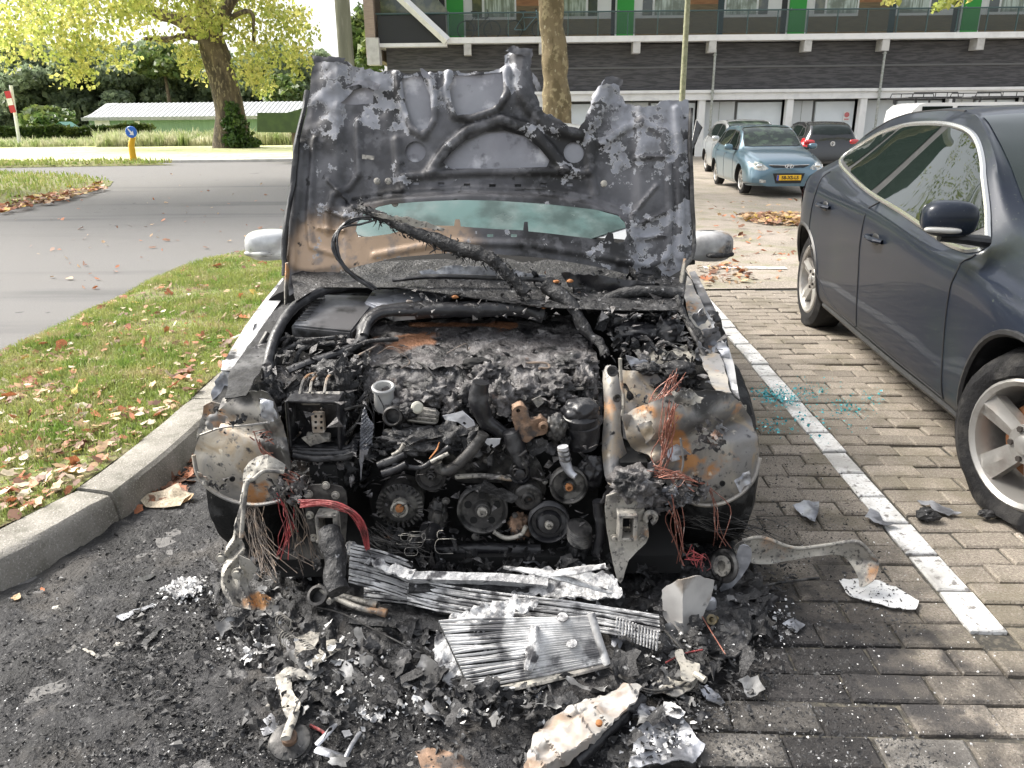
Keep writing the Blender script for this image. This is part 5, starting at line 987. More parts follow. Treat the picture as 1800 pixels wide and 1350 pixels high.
for l in ([(504,462),(505,480),(503,505),(502,535)], [(1204,455),(1200,480),(1196,505),(1193,535)]): tubx('hinge_strut', l, 2.74, [.010,.016,.014,.008], m_zinc, hood, 8, 3, .5)
# edge flange on the left
tubx('edge_flange', left[::-1][1:], [2.97,2.80], .010, m_bplas, hood, 6, 2, wob=.004); tubx('edge_flange', right[:-2], [2.95,2.81], .008, m_iron, hood, 6, 2, wob=.003)
# charred trim strip hanging across
pts = z2([(345,702),(390,720),(470,755),(560,800),(660,835),(760,872),(850,895),(905,925),(945,965),(985,1010),(1030,1050)]); b = MB(); C = [W(u, v, 2.70-.012*i) for i, (u, v) in enumerate(pts)]
b.tube(C, [.006,.013,.016,.019,.022,.024,.022,.018,.017,.018,.02], 12, 6, wob=.007); g = np.random.default_rng(3)
for i in range(520):
    t = g.uniform(0, len(C)-1.01); k = int(t); q = C[k]+(C[k+1]-C[k])*(t-k)+g.normal(0,.012,3)*np.array([1,.6,1]); e = q+np.array([g.normal(.004,.010), g.normal(-.004,.008), -abs(g.normal(0,.014))]); b.tube([q, (q+e)/2+g.normal(0,.004,3), e], [.003,.002,.0007], 4, 1)
b.o('charred_trim', m_char, bc, ang=60); shpx('trim_skin', jag(z2([(400,722),(520,742),(620,760),(700,790),(690,800),(600,785),(480,757),(400,735)]), 1.5, 8, 5), 2.655, m_zinc, None, 4, .002, rel=.006, fr=40)
for l, r_ in ((z2([(412,738),(330,748),(275,785),(248,850),(270,920),(330,985),(410,1035)]), .006), (z2([(400,750),(340,752),(262,800),(240,850),(255,900),(310,965),(395,1025)]), .005), (z2([(430,748),(360,770),(275,790),(262,870),(300,950),(420,1032)]), .004)): tubx('loose_cable', l, [2.68,2.6], r_, m_bplas, None, 6, 6, wob=.0015)
# ---- cabin behind the bonnet
ST = dict(zt=[(2.86,.86),(3.0,.93),(3.25,1.07),(3.55,1.22),(3.8,1.325),(4.2,1.37),(4.8,1.36),(5.2,1.28),(5.6,1.06),(5.9,.96),(6.35,.92),(6.6,.6)],
 zr=[(2.86,.80),(3.0,.86),(3.15,.93),(3.4,1.08),(3.65,1.20),(3.9,1.28),(4.3,1.31),(4.8,1.29),(5.2,1.19),(5.6,.98),(5.9,.90),(6.35,.87),(6.6,.57)],
 wr=[(2.86,.70),(3.1,.70),(3.4,.64),(3.8,.575),(4.5,.565),(5.1,.57),(5.6,.63),(6.0,.66),(6.35,.64),(6.6,.5)],
 zb=[(2.86,.77),(3.2,.82),(3.8,.84),(5.2,.87),(6.0,.86),(6.35,.84),(6.6,.55)], wb=[(2.86,.78),(3.2,.795),(5.0,.795),(6.0,.77),(6.35,.72),(6.6,.56)],
 zh=[(2.86,.70),(3.5,.74),(5.2,.78),(6.35,.76),(6.6,.5)], wh=[(2.86,.83),(3.5,.845),(5.2,.845),(6.0,.82),(6.35,.76),(6.6,.6)], wm=[(2.86,.84),(3.5,.858),(5.3,.86),(6.0,.83),(6.35,.78),(6.6,.62)],
 ws=[(2.86,.78),(3.5,.80),(5.3,.80),(6.3,.72),(6.6,.58)], lift=[(2.86,-.03),(5.6,-.03),(6.6,.1)])
class CarB(Car):
    def sp(s, P, off=0., sd=-1): q = super().sp(P, off, sd); q[:,0] += BC[0]; return q
    def tp(s, P, off=0.): q = super().tp(P, off); q[:,0] += BC[0]; return q
cb = CarB(ST, 2.86, 6.6, [], .36)
ys = np.linspace(2.86, 6.6, 60); V = []
for y in ys: q = cb.sec(y); V.append(np.vstack([np.c_[q[:,0], np.full(len(q), y), q[:,1]], np.c_[-q[-2:0:-1,0], np.full(len(q)-2, y), q[-2:0:-1,1]]])+np.array([BC[0],0,0]))
m_ = len(V[0]); Fs = [(i*m_+j, i*m_+(j+1)%m_, (i+1)*m_+(j+1)%m_, (i+1)*m_+j) for i in range(59) for j in range(m_)]+[tuple(range(m_))[::-1], tuple(59*m_+j for j in range(m_))]
o = mk('cabin_shell', np.vstack(V), Fs, [m_silv, m_black], bc, ang=35)
for sd in (-1, 1):
    b = MB(); b.lathe([(.36,-.3),(.36,.3)], (BC[0]+sd*.95, 5.18, .28), (1,0,0), 36); c = b.o('cutter', m_black, bc); md = o.modifiers.new('b','BOOLEAN'); md.operation = 'DIFFERENCE'; md.solver = 'EXACT'; md.object = c; md.material_mode = 'TRANSFER'
fixn([o]+[c for c in bc.children if c.name.startswith('cutter')]); bpy.context.view_layer.update(); me = bpy.data.meshes.new_from_object(o.evaluated_get(bpy.context.evaluated_depsgraph_get())); o.modifiers.clear(); o.data = me; me.set_sharp_from_angle(angle=math.radians(32)); me.materials.append(m_sootshade)
for p in me.polygons:
    if p.center[1]+BC[1] < 3.02: p.material_index = 2
for c in [c for c in bc.children if c.name.startswith('cutter')]: bpy.data.objects.remove(c)
m_wsg = M('teal_reflection_glass', (.07,.13,.125), .12, layers=[Ly((.13,.17,.165), 5, .55, .14, r=.3), Ly((.03,.055,.05), 4, .5, .1)], spec=.35)  # teal tones paint the windscreen's reflections into the glass colour
cx = BC[0]
cb.patch('windscreen', [(x, y) for x, y in ((-.60,3.14),(-.4,3.03),(0,2.97),(.4,3.03),(.60,3.14),(.55,3.5),(.50,3.78),(0,3.83),(-.50,3.78),(-.55,3.5))], .004, m_wsg, bc, True, sp=.05)
cb.patch('rear_window', [(-.46,5.15),(0,5.12),(.46,5.15),(.54,5.52),(0,5.57),(-.54,5.52)], .004, m_ggl, bc, True, sp=.07)
cb.patch('window_pillar', [(3.22,.90),(3.45,1.06),(3.7,1.19),(3.95,1.265),(4.4,1.285),(4.8,1.265),(5.1,1.19),(5.4,1.03),(5.38,.93),(4.3,.875),(3.4,.86)], .001, m_black, bc, sp=.06); cb.patch('front_side_window', [(3.38,.89),(3.5,1.05),(3.75,1.18),(4.0,1.25),(4.22,1.26),(4.24,.89)], .004, m_ggl, bc, sp=.06); cb.patch('rear_side_window', [(4.32,.895),(4.31,1.265),(4.75,1.25),(5.05,1.17),(5.3,1.02),(5.3,.945)], .004, m_ggl, bc, sp=.06)
for g_ in ([(3.2,.84),(3.16,.6),(3.2,.26)], [(4.28,.86),(4.3,.6),(4.28,.26)], [(5.36,.9),(5.2,.7),(4.95,.5),(4.8,.28)]): cb.line('shut_line', g_, .005, m_gap, bc)
for y in (4.12, 5.05):
    for sd in (-1, 1): b = MB(); b.tube(cb.sp([(y-.09,.76),(y,.765),(y+.09,.76)], .02, sd), .014, 8, 2); b.o('door_handle', m_silv, bc)
for sd in (-1, 1): wheel(bc, BC[0]+sd*.78, 5.18, .30, .305, .215, .2, sd, .005)
# mirrors
for sd, mat, px in ((-1, m_silv, (474,430)), (1, m_silvb, (1246,432))):
    c = W(px[0], px[1], 3.25); b = MB(); squ(b, c, (.098,.072,.063), .68, Rxyz(0,0,-sd*.18)); mo = b.o('mirror', mat, bc, ang=60); b = MB(); b.tube([c+np.array([-sd*.05,.02,-.05]), c+np.array([-sd*.16,.05,-.06])], [.03,.04], 10, 1); b.o('mirror_arm', m_black, mo)
    b = MB(); squ(b, c+np.array([sd*.035,-.052,-.028]), (.062,.028,.013), .7, Rxyz(0,0,sd*.35)); b.o('mirror_indicator', m_lamp if sd < 0 else m_char, mo); b = MB(); squ(b, c+np.array([0,.066,0]), (.085,.01,.05), .6, Rxyz(0,0,-sd*.18)); b.o('mirror_glass', m_ggl, mo)
# ---- engine bay shell: floor, bulkhead, inner wings
b = MB(); b.box((-.1,2.52,.12),(1.2,.95,.06)); b.o('bay_floor', m_sootshade, bc); b = MB(); b.box((-.1,2.885,.42),(1.5,.04,.40)); b.o('bulkhead', m_sootshade, bc)  # bay boxes coloured black to stand in for the darkness inside
for sd in (-1, 1): b = MB(); b.box((-.1+sd*.45,2.5,.36),(.08,.85,.16)); b.o('chassis_rail', m_sootshade, bc)
b = MB(); b.box((-.1,2.62,.38),(.56,.5,.5),bev=.05); b.o('engine_block', m_sootshade, bc)
P = [(512,482),(560,466),(700,458),(860,452),(1010,458),(1130,478),(1205,490),(1200,545),(1080,545),(960,540),(700,505),(560,505),(520,530)]
shpx('cowl_panel', P, lambda u, v: 2.92-.0045*(v-455), m_char, None, 7, .003, rel=.016, fr=14)
shpx('windscreen_rag', jag([(735,478),(800,466),(880,470),(960,486),(940,498),(850,492),(760,492)], 1.5, 8, 3), 2.76, m_foil, None, 6, .002, rel=.012, fr=14); tubx('wiper_arm', [(690,492),(760,486),(860,488),(960,492)], 2.70, .009, m_bplas, None, 6, 4)
shpx('scuttle_rag', jag([(985,480),(1060,485),(1150,500),(1165,520),(1080,515),(1000,505)], 1.5, 8, 7), 2.66, m_bplas, None, 6, .003, rel=.02, fr=12)
for i, (u, v) in enumerate(((800,522),(978,495),(1002,494),(720,530),(955,540))): lump('ember_scrap', u, v, 2.6, (.012,.01,.006), m_orange if i != 3 else m_zinc, None, .4, 3, i, 2)
# ---- left side: control unit box, hoses, fuse box
def prismz(nm, px, Ys, hgt, mat, par=None, rel=.0):
    top = np.array([W(u, v, y) for (u, v), y in zip(px, Ys)]); b = MB(); n = len(top); b.add(np.vstack([top, top-np.array([0,0,hgt])]), [tuple(range(n))[::-1], tuple(range(n,2*n))]+[(i,(i+1)%n,(i+1)%n+n,i+n) for i in range(n)]); bm = bmesh.new(); o = b.o(nm, mat, bc if par is None else par, smooth=False); bm.from_mesh(o.data); bmesh.ops.recalc_face_normals(bm, faces=bm.faces); bmesh.ops.bevel(bm, geom=bm.edges[:], offset=.006, segments=2, affect='EDGES'); bm.to_mesh(o.data); bm.free(); return o
ecu = prismz('control_unit_box', [(511,572),(560,517),(640,512),(668,520),(618,583)], [2.52,2.77,2.78,2.76,2.50], .075, M('sooted_alloy_box',(.13,.13,.135),.35,.5,layers=[Ly((.30,.31,.33),5,.55,.12),Ly((.03,.03,.03),9,.56,.09)]))
for k in range(9): q = W(520+k*4.2, 566-k*5.2, 2.54+k*.024)+np.array([0,0,.004]); b = MB(); b.tube([q, q+np.array([.035,.004,.0])], .0025, 5, 1); b.o('rib', m_bplas, ecu)
gr = prismz('vent_grille', [(640,530),(655,508),(745,505),(770,520),(765,545),(690,552)], [2.69,2.80,2.80,2.75,2.66,2.64], .03, m_foil)
for r_ in range(5):
    for c_ in range(11):
        if RNG.random() < .8: q = W(660+c_*8+r_*2, 511+r_*6, 2.795-r_*.024)+np.array([0,0,.003]); b = MB(); b.box(q, (.006,.010,.003)); b.o('slot', m_sootshade, gr, smooth=False)
tubx('coolant_hose', [(468,668),(474,625),(492,575),(520,538),(565,512),(620,500),(680,494),(735,499),(765,515),(785,528)], [2.30,2.36,2.48,2.60,2.70,2.76,2.79,2.79,2.72,2.66], .017, m_bplas, wob=.003)
tubx('seal_strip', [(505,652),(545,636),(600,618),(632,600),(640,570),(660,550),(700,541),(760,540),(830,538),(890,530),(950,542)], [2.33,2.37,2.42,2.47,2.55,2.60,2.63,2.64,2.65,2.67,2.64], [.018,.02,.022,.024,.026,.03,.03,.028], m_bplas, flat=.6, wob=.004); tubx('seal_strip', [(640,590),(655,560),(690,549),(760,549),(840,548),(900,541),(960,556)], [2.48,2.55,2.59,2.60,2.61,2.63,2.60], .014, m_bplas, wob=.003)
tubx('ribbed_hose', [(730,548),(790,545),(850,545),(905,543),(955,555)], 2.60, .026, m_bplas, n=12, k=10, wob=.004)
for i, l in enumerate(([(480,612),(500,595),(540,598),(600,592)], [(500,640),(520,605),(560,600),(590,610)], [(515,650),(530,615),(570,605),(625,600)], [(560,640),(620,612),(650,600),(700,596)], [(478,650),(492,620),(525,606),(560,612)])): tubx('burnt_cable', l, [2.42-.01*i,2.50-.01*i], .008, m_char, wob=.003, seed=i)
shpx('sagging_cover', jag([(455,640),(530,648),(610,640),(640,625),(628,680),(600,690),(560,700),(500,690),(470,672)], 1.5, 8, 2), lambda u, v: 2.42-.0018*(v-640), m_melt, None, 5, .003, rel=.03, fr=14, at=dict(rust=lambda U, P: U[:,0]*0))
shpx('inner_wing', jag([(480,610),(440,650),(450,700),(640,730),(650,640),(560,625)], 1.5, 9, 6), lambda u, v: 2.62-.0012*(v-520), m_sootshade, None, 8, .004, rel=.02, fr=10)
# fuse box
fb = boxp('fuse_box', 556, 740, 2.20, (.148,.02,.150), m_bplas, None, None, .006)
for (u, v, dx, dz) in ((513,740,.010,.155),(600,740,.010,.155),(556,698,.15,.010),(556,782,.155,.012)): boxp('rim', u, v, 2.145, (dx,.085,dz), m_bplas, fb, Rxyz(0,.03,0), .003)
boxp('relay_block', 560, 742, 2.15, (.036,.03,.062), M('baked_connector',(.42,.34,.26),.8,layers=[Ly((.60,.55,.48),40,.55,.1)]), fb)
for r_ in range(3):
    for c_ in range(2): boxp('socket', 555+c_*10, 732+r_*10, 2.133, (.006,.006,.006), m_sootshade, fb, None, 0)
boxp('fuse_strip', 560, 768, 2.14, (.07,.03,.018), m_zinc, fb, Rxyz(.3,.1,.1)); shpx('fuse_cover', jag([(530,770),(560,762),(575,775),(545,785)],.5,5,2), 2.10, m_zinc, fb, 5, .002, rel=.006, fr=40); boxp('top_rail', 565, 700, 2.16, (.115,.04,.022), m_zinc, fb, Rxyz(.5,0,0)); 
for i, l in enumerate(([(545,690),(548,670),(556,660)], [(570,692),(575,665),(585,655)], [(525,700),(535,665),(555,655)], [(590,700),(600,690),(615,705)], [(605,720),(640,715),(640,750)], [(600,770),(630,740),(640,700)])): tubx('stiff_wire', l, [2.15,2.25], .0042, m_zinc if i < 4 else m_iron, None, 5, 4)
for i in range(3): tubx('tray_ledge', [(515,786+i*8),(560,790+i*8),(610,788+i*7),(625,775+i*7)], 2.12-.02*i, [.010,.011,.009], m_bplas, None, 8, 5, wob=.003, seed=i)
lump('charred_harness', 600, 700, 2.25, (.045,.04,.09), m_char, None, .5, 4, 4); lump('charred_harness', 590, 660, 2.32, (.07,.05,.045), m_char, None, .5, 4, 6); lump('charred_mount', 585, 825, 2.2, (.1,.06,.05), m_bplas, None, .35, 3, 8); lump('charred_harness', 475, 700, 2.28, (.05,.04,.06), m_char, None, .5, 4, 9); lump('charred_lamp_tray', 540, 830, 2.22, (.12,.06,.04), m_char, None, .4, 4, 10)
shpx('heat_shield', jag([(636,728),(641,715),(648,735),(657,745),(654,775),(657,790),(645,800),(638,812),(634,845),(632,800),(633,760)], .4, 8, 3), lambda u, v: 2.13+.006*np.sin((u+v)*.9)*(v < 790), m_foil, None, 2.2, .0015, ang=20)
# ---- left wing and lamp support
def wingY(u, v): return 3.02-.0042*(v-490)
shpx('front_wing', [(497,488),(470,520),(430,575),(398,628),(388,650),(404,652),(440,605),(485,540),(508,508)], wingY, m_silvb, None, 6, .004, rel=.004, fr=10)
shpx('wing_inner', jag([(508,508),(485,540),(440,605),(404,652),(395,700),(430,695),(455,655),(490,590),(520,545)], 1, 8, 4), lambda u, v: wingY(u, v)+.03-.0006*(v-508), M('sooted_wing_inside',(.03,.03,.032),.8,.1,layers=[Ly((.12,.12,.12),9,.58,.10),Ly((.012,.012,.012),14,.52,.1)],bump=(40,.7,5,.01)), None, 6, .003, rel=.014, fr=14)
b = MB(); wp = [(2.42,.62),(2.6,.68),(3.05,.78),(3.16,.80),(3.15,.28),(2.86,.28),(2.86,.42),(2.78,.58),(2.60,.66),(2.46,.62)]
for sd in (-1, 1):
    b = MB(); b.sheet(jag(wp, .006, .06, 3), lambda P: np.c_[-.1+sd*(.775+.02*np.sin((P[:,1]-.3)*4)+.012*vn(np.c_[P, P[:,:1]*0], 8, 4, 2)), P[:,0], P[:,1]], .04, th=.002); b.o('wing_side', m_silvb, bc)
shpx('torn_wing_tip', jag([(390,632),(410,640),(402,668),(395,700),(382,712),(374,700),(380,670),(392,655)], 1.2, 6, 5), lambda u, v: 2.40-.001*(v-640), m_foil, None, 4, .002, rel=.025, fr=22)
shpx('lamp_plate', [(392,700),(420,688),(450,690),(447,705),(418,716),(402,722),(384,720)], lambda u, v: 2.30-.003*(v-690), m_zinc, None, 5, .003, [[(405+8*math.cos(t), 704+4*math.sin(t)) for t in np.linspace(0,6.28,12,endpoint=False)]], rel=.006, fr=25)
shpx('wing_end', jag([(358,714),(372,706),(392,710),(398,722),(388,732),(372,735),(355,760),(345,775),(352,745)], .5, 8, 8), 2.26, m_zinc, None, 4, .003, rel=.008, fr=30); bolt(382,720,2.25,.008,bc); tubx('wing_brace', [(470,585),(440,640),(410,690),(385,722)], [2.55,2.27], .009, m_iron, None, 6, 3)
# wheel housings
rustL = dict(rust=lambda U, P: .5*np.exp(-((U[:,0]-425)/40)**2-((U[:,1]-872)/18)**2)+.45*np.exp(-((U[:,0]-400)/25)**2-((U[:,1]-760)/18)**2), soot=lambda U, P: sm((U[:,0]-440)/50)*.9+sm((735-U[:,1])/35)*.9+.5*np.exp(-((U[:,0]-395)/30)**2-((U[:,1]-850)/16)**2))
shpx('wheel_housing', jag(cr([(372,735,0),(352,765,0),(340,800,0),(348,835,0),(372,862,0),(410,881,0),(452,887,0),(495,880,0),(510,840,0),(505,780,0),(492,735,0),(470,690,0),(430,690,0),(395,712,0)], 3, True)[:,:2], .9, 7, 3), lambda u, v: 2.06+.07*np.clip((490-u)/150,0,1.2)**2+.03*np.clip((v-800)/90,-1.2,1)**2-.05*np.exp(-((u-505-(v-790)*.3)/22)**2)+.03*np.exp(-((v-745-(u-420)*.3)/14)**2), m_steel, None, 5, .003, rel=.009, fr=9, at=rustL)
tubx('housing_lip', [(340,800),(348,835),(372,862),(410,881),(452,887),(495,880)], [2.09,2.05], .006, m_steel, None, 6, 5)
rustR = dict(rust=lambda U, P: .9*np.exp(-((U[:,0]-1255)/50)**2-((U[:,1]-815)/28)**2)+.8*np.exp(-((U[:,0]-1195)/20)**2-((U[:,1]-770)/30)**2)+.5*np.exp(-((U[:,0]-1225)/60)**2-((U[:,1]-840)/14)**2), soot=lambda U, P: sm((725-U[:,1])/30)*.9+.9*np.exp(-((U[:,0]-1235)/28)**2-((U[:,1]-725)/22)**2)+.8*sm((U[:,1]-855)/16)+.6*np.exp(-((U[:,0]-1130)/28)**2-((U[:,1]-745)/20)**2))
shpx('wheel_housing', jag(cr([(1098,735,0),(1130,712,0),(1200,690,0),(1270,688,0),(1308,715,0),(1328,760,0),(1336,805,0),(1326,840,0),(1302,868,0),(1265,886,0),(1222,886,0),(1185,865,0),(1160,835,0),(1140,800,0),(1108,785,0)], 3, True)[:,:2], .9, 7, 4), lambda u, v: 2.06+.07*np.clip((u-1180)/160,0,1.2)**2+.03*np.clip((v-800)/90,-1.2,1)**2+.05*np.clip((1150-u)/50,0,1)+.035*np.exp(-((v-760+(u-1240)*.25)/16)**2), m_steel, None, 5, .003, rel=.010, fr=9, at=rustR)
tubx('housing_lip', [(1336,805),(1326,840),(1302,868),(1265,886),(1222,886),(1185,865)], [2.09,2.05], .006, m_steel, None, 6, 5)
shpx('wing_end', jag([(1270,705),(1302,705),(1318,735),(1333,768),(1318,762),(1300,738),(1278,738)], .6, 8, 3), 2.24, m_zinc, None, 4, .003, rel=.01, fr=26); bolt(1288,722,2.22,.011,bc); shpx('wing_bracket', [(1275,712),(1312,712),(1312,737),(1278,737)], 2.22, m_zinc, None, 6, .003, rel=.005, fr=30)
# right-hand steel: strut panel, crossmember
zr_at = dict(rust=lambda U, P: U[:,0]*0)
shpx('strut_panel', cr([(1060,652,0),(1080,645,0),(1092,690,0),(1092,760,0),(1108,820,0),(1100,850,0),(1068,850,0),(1058,790,0),(1062,720,0)], 3, True)[:,:2], lambda u, v: 2.25-.0010*(v-650)+.03*np.abs((u-1078)/20)**2, m_steel, None, 4, .003, rel=.006, fr=14, at=zr_at); disc('bush', 1076, 651, 2.20, [(.016,0),(.016,.012),(.009,.012),(.009,.004),(0,.004)], m_bplas); disc('bush', 1084, 699, 2.19, [(.012,0),(.012,.008),(.006,.008),(0,.002)], m_iron); tubx('brake_pipe', [(1090,630),(1092,670),(1096,700),(1094,730)], 2.17, .0055, m_zinc, None, 6, 4)
shpx('inner_wing', jag([(1092,650),(1150,655),(1190,690),(1170,760),(1130,790),(1095,770)], 1, 8, 5), lambda u, v: 2.34-.0012*(v-650), m_steel, None, 5, .003, rel=.02, fr=9, at=zr_at); shpx('fold', cr([(1092,728,0),(1125,738,0),(1135,770,0),(1165,790,0),(1160,812,0),(1125,800,0),(1105,765,0)],3,True)[:,:2], lambda u, v: 2.12+.0004*(u-1092), m_steel, None, 4, .003, rel=.014, fr=16, at=zr_at)
shpx('melted_sheet', jag([(1112,615),(1150,608),(1175,620),(1205,605),(1225,620),(1215,650),(1170,662),(1130,640)], 1.5, 7, 5), lambda u, v: 2.45-.0018*(v-608), m_zinc, None, 4, .003, rel=.035, fr=13); shpx('melted_sheet', jag([(1100,625),(1150,635),(1180,655),(1160,668),(1110,650)], 1, 7, 8), 2.36, m_foil, None, 4, .003, rel=.02, fr=17)
for i, (u, v, Y, d) in enumerate(((1088,560,2.62,(.065,.06,.05)), (1150,555,2.66,(.07,.06,.06)), (1125,585,2.55,(.08,.05,.035)), (1075,540,2.7,(.07,.06,.04)), (1175,585,2.55,(.05,.05,.05)), (1190,650,2.35,(.06,.035,.025)), (1140,648,2.32,(.035,.03,.02)))): lump('brake_servo_remains' if i < 5 else 'charred_clip', u, v, Y, d, m_bplas if i < 5 else m_char, None, .25, 3, i+20)
tubx('charred_rail', [(1030,545),(1080,520),(1130,512),(1180,515),(1200,520)], 2.62, [.014,.02,.02,.016], m_char, wob=.006); tubx('charred_rail', [(960,500),(985,520),(1010,545),(1030,580),(1055,605),(1065,625)], [2.62,2.45], [.03,.022,.018,.016], m_char, wob=.007); tubx('charred_cable', [(1190,520),(1205,560),(1230,590),(1250,640)], [2.55,2.4], .010, m_char, wob=.004); tubx('wing_brace', [(1205,560),(1225,600),(1245,640)], [2.5,2.38], .009, m_iron)
def wingR(u, v): return 3.0-.0040*(v-480)
shpx('front_wing', [(1212,478),(1222,476),(1250,530),(1272,575),(1290,640),(1300,700),(1288,690),(1262,600),(1236,540)], wingR, m_silvb, None, 5, .004, rel=.006, fr=12); shpx('wing_inner', jag([(1208,485),(1214,490),(1238,545),(1262,600),(1285,690),(1262,690),(1235,640),(1212,560),(1202,520)], 1, 8, 3), lambda u, v: wingR(u, v)-.03, m_steel, None, 5, .003, rel=.02, fr=12, at=zr_at)
for i, l in enumerate(([(1215,555),(1235,540),(1245,560),(1228,575)], [(1232,580),(1262,575),(1272,605),(1245,615)], [(1252,610),(1276,600),(1282,640),(1262,650)], [(1225,600),(1250,620),(1240,640),(1222,630)], [(1246,545),(1262,548),(1278,590),(1282,620),(1272,600)], [(1240,670),(1268,660),(1280,690),(1255,700)], [(1225,760),(1262,748),(1280,755),(1262,790),(1240,785)], [(1240,735),(1270,725),(1268,750),(1245,755)], [(1165,795),(1190,780),(1215,800),(1180,812)], [(1120,815),(1170,800),(1185,840),(1130,850)])): shpx('peeled_metal', jag(l, 1.5, 6, i+30), [2.5,2.45,2.42,2.42,2.48,2.36,2.12,2.14,2.06,2.1][i], m_foil if i != 4 else m_bplas, None, 4, .0015, rel=.025, fr=20, seed=i)
# ---- engine
rustE = dict(rust=lambda U, P: .9*np.exp(-((U[:,0]-725)/55)**2-((U[:,1]-600)/16)**2)+1.0*np.exp(-((U[:,1]-571)/5)**2)*(U[:,0] > 720)*(U[:,0] < 910))
def covY(u, v): return np.where(v < 645, 2.74-.0046*(v-566), 2.377-.0016*(v-645))+.05*np.clip((700-u)/60,0,1)*.5
ct = jag([(655,566),(700,562),(760,564),(830,560),(900,560),(960,556),(1000,555),(1035,575),(1048,620),(1056,680),(1060,740),(1040,760),(1000,740),(960,740),(905,720),(870,735),(820,730),(770,715),(720,720),(690,700),(655,705),(640,690),(642,640),(650,600)], 2, 8, 9)
shpx('engine_cover', ct, covY, m_melt, None, 3, .006, rel=.026, fr=9, seed=4, at=rustE, oc=5, ridge=True, ang=80)
shpx('cover_skin', jag([(660,575),(740,568),(860,565),(1000,562),(1030,590),(1038,640),(960,650),(900,640),(860,655),(800,640),(740,650),(690,640),(655,645),(652,610)], 3, 7, 12), lambda u, v: covY(u, v)-.016, m_melt, None, 3.5, .003, rel=.020, fr=12, seed=8, at=rustE, oc=4, ridge=True, ang=80)
for i, (u, v, Y, d) in enumerate(((690,700,2.27,(.05,.05,.04)),(720,705,2.24,(.05,.04,.03)),(760,690,2.26,(.06,.05,.04)),(800,720,2.22,(.04,.04,.04)),(835,700,2.24,(.05,.05,.05)),(880,700,2.22,(.045,.05,.055)),(930,690,2.24,(.06,.05,.04)),(975,680,2.25,(.06,.05,.05)),(1030,680,2.28,(.04,.05,.06)),(850,655,2.34,(.04,.04,.03)),(1010,640,2.36,(.06,.05,.03)),(735,775,2.14,(.10,.05,.035)),(700,770,2.15,(.05,.04,.03)),(790,770,2.15,(.07,.05,.04)),(830,775,2.16,(.05,.05,.05)))): lump('melted_lump', u, v, Y, d, m_melt if i < 11 else m_char, None, .5, 4, i+40, 4)
lump('open_crater', 838, 640, 2.37, (.05,.03,.018), m_sootshade, None, .3, 3, 3)
nk = disc('oil_filler_neck', 676, 706, 2.24, [(.034,-.02),(.030,.02),(.029,.042),(.034,.044),(.035,.054),(.031,.058),(.026,.055),(.024,.02),(0,.02)], M('ash_white_alloy',(.40,.40,.39),.6,.2,layers=[Ly((.34,.34,.34),9,.56,.1)]), None, (.02,-.25,1)); 
disc('throttle_ring', 690, 732, 2.155, [(.03,-.03),(.03,.004),(.025,.008),(.021,.004),(.021,-.02),(0,-.02)], m_iron, None, (-.1,-1,.25)); vcv = boxp('valve_cover', 742, 730, 2.19, (.10,.04,.05), m_zinc, None, Rxyz(.2,.15,0), .012)
for i in range(4): boxp('rib', 742, 720+i*7, 2.165, (.085,.006,.004), m_zinc, vcv, Rxyz(.2,.15,0), .001)
disc('cover_cap', 733, 716, 2.16, [(.018,0),(.018,.006),(.012,.01),(0,.01)], M('pale_cap',(.48,.47,.40),.6), vcv, (.4,-1,.2)); lump('charred_sensor', 718, 722, 2.165, (.03,.02,.022), m_char, None, .4, 4, 70)
tubx('charred_hose', [(845,672),(842,700),(852,735),(878,758),(905,775)], 2.14, [.026,.028,.026,.022,.02], m_bplas, n=12, wob=.005); tubx('charred_hose', [(898,758),(905,780),(915,805),(922,818)], 2.10, [.024,.027,.025,.02], m_bplas, n=12, wob=.003); tubx('coolant_pipe', [(768,815),(776,826),(795,824),(820,802),(845,772),(850,762)], 2.07, .0165, m_iron, n=12); tubx('cable_conduit', [(690,815),(740,822),(770,800),(790,785)], 2.06, .008, m_bplas)
tubx('copper_strip', [(772,778),(768,790),(755,806)], 2.06, [.004,.007,.004], m_orange, flat=.4); tubx('fuel_pipe', [(758,812),(775,803),(788,797)], 2.05, .006, m_zinc); tubx('fuel_pipe', [(690,800),(703,792),(710,780)], 2.06, .006, m_zinc); tubx('conduit', [(665,818),(690,808),(712,798)], 2.06, .012, m_bplas); tubx('conduit', [(672,832),(695,825),(715,815)], 2.05, .012, m_bplas)
shpx('metal_tab', [(778,731),(800,726),(812,722),(832,740),(835,748),(820,753),(805,742),(782,738)], lambda u, v: 2.09-.0008*(u-778), m_foil, None, 4, .003, [[(815,741),(820,744),(817,748),(812,745)]], rel=.006, fr=30); shpx('metal_tab', [(846,771),(880,771),(878,780),(868,787),(856,781)], 2.06, m_foil, None, 4, .003, [[(864+2.5*math.cos(t),783+2.5*math.sin(t)) for t in np.linspace(0,6.28,8,endpoint=False)]])
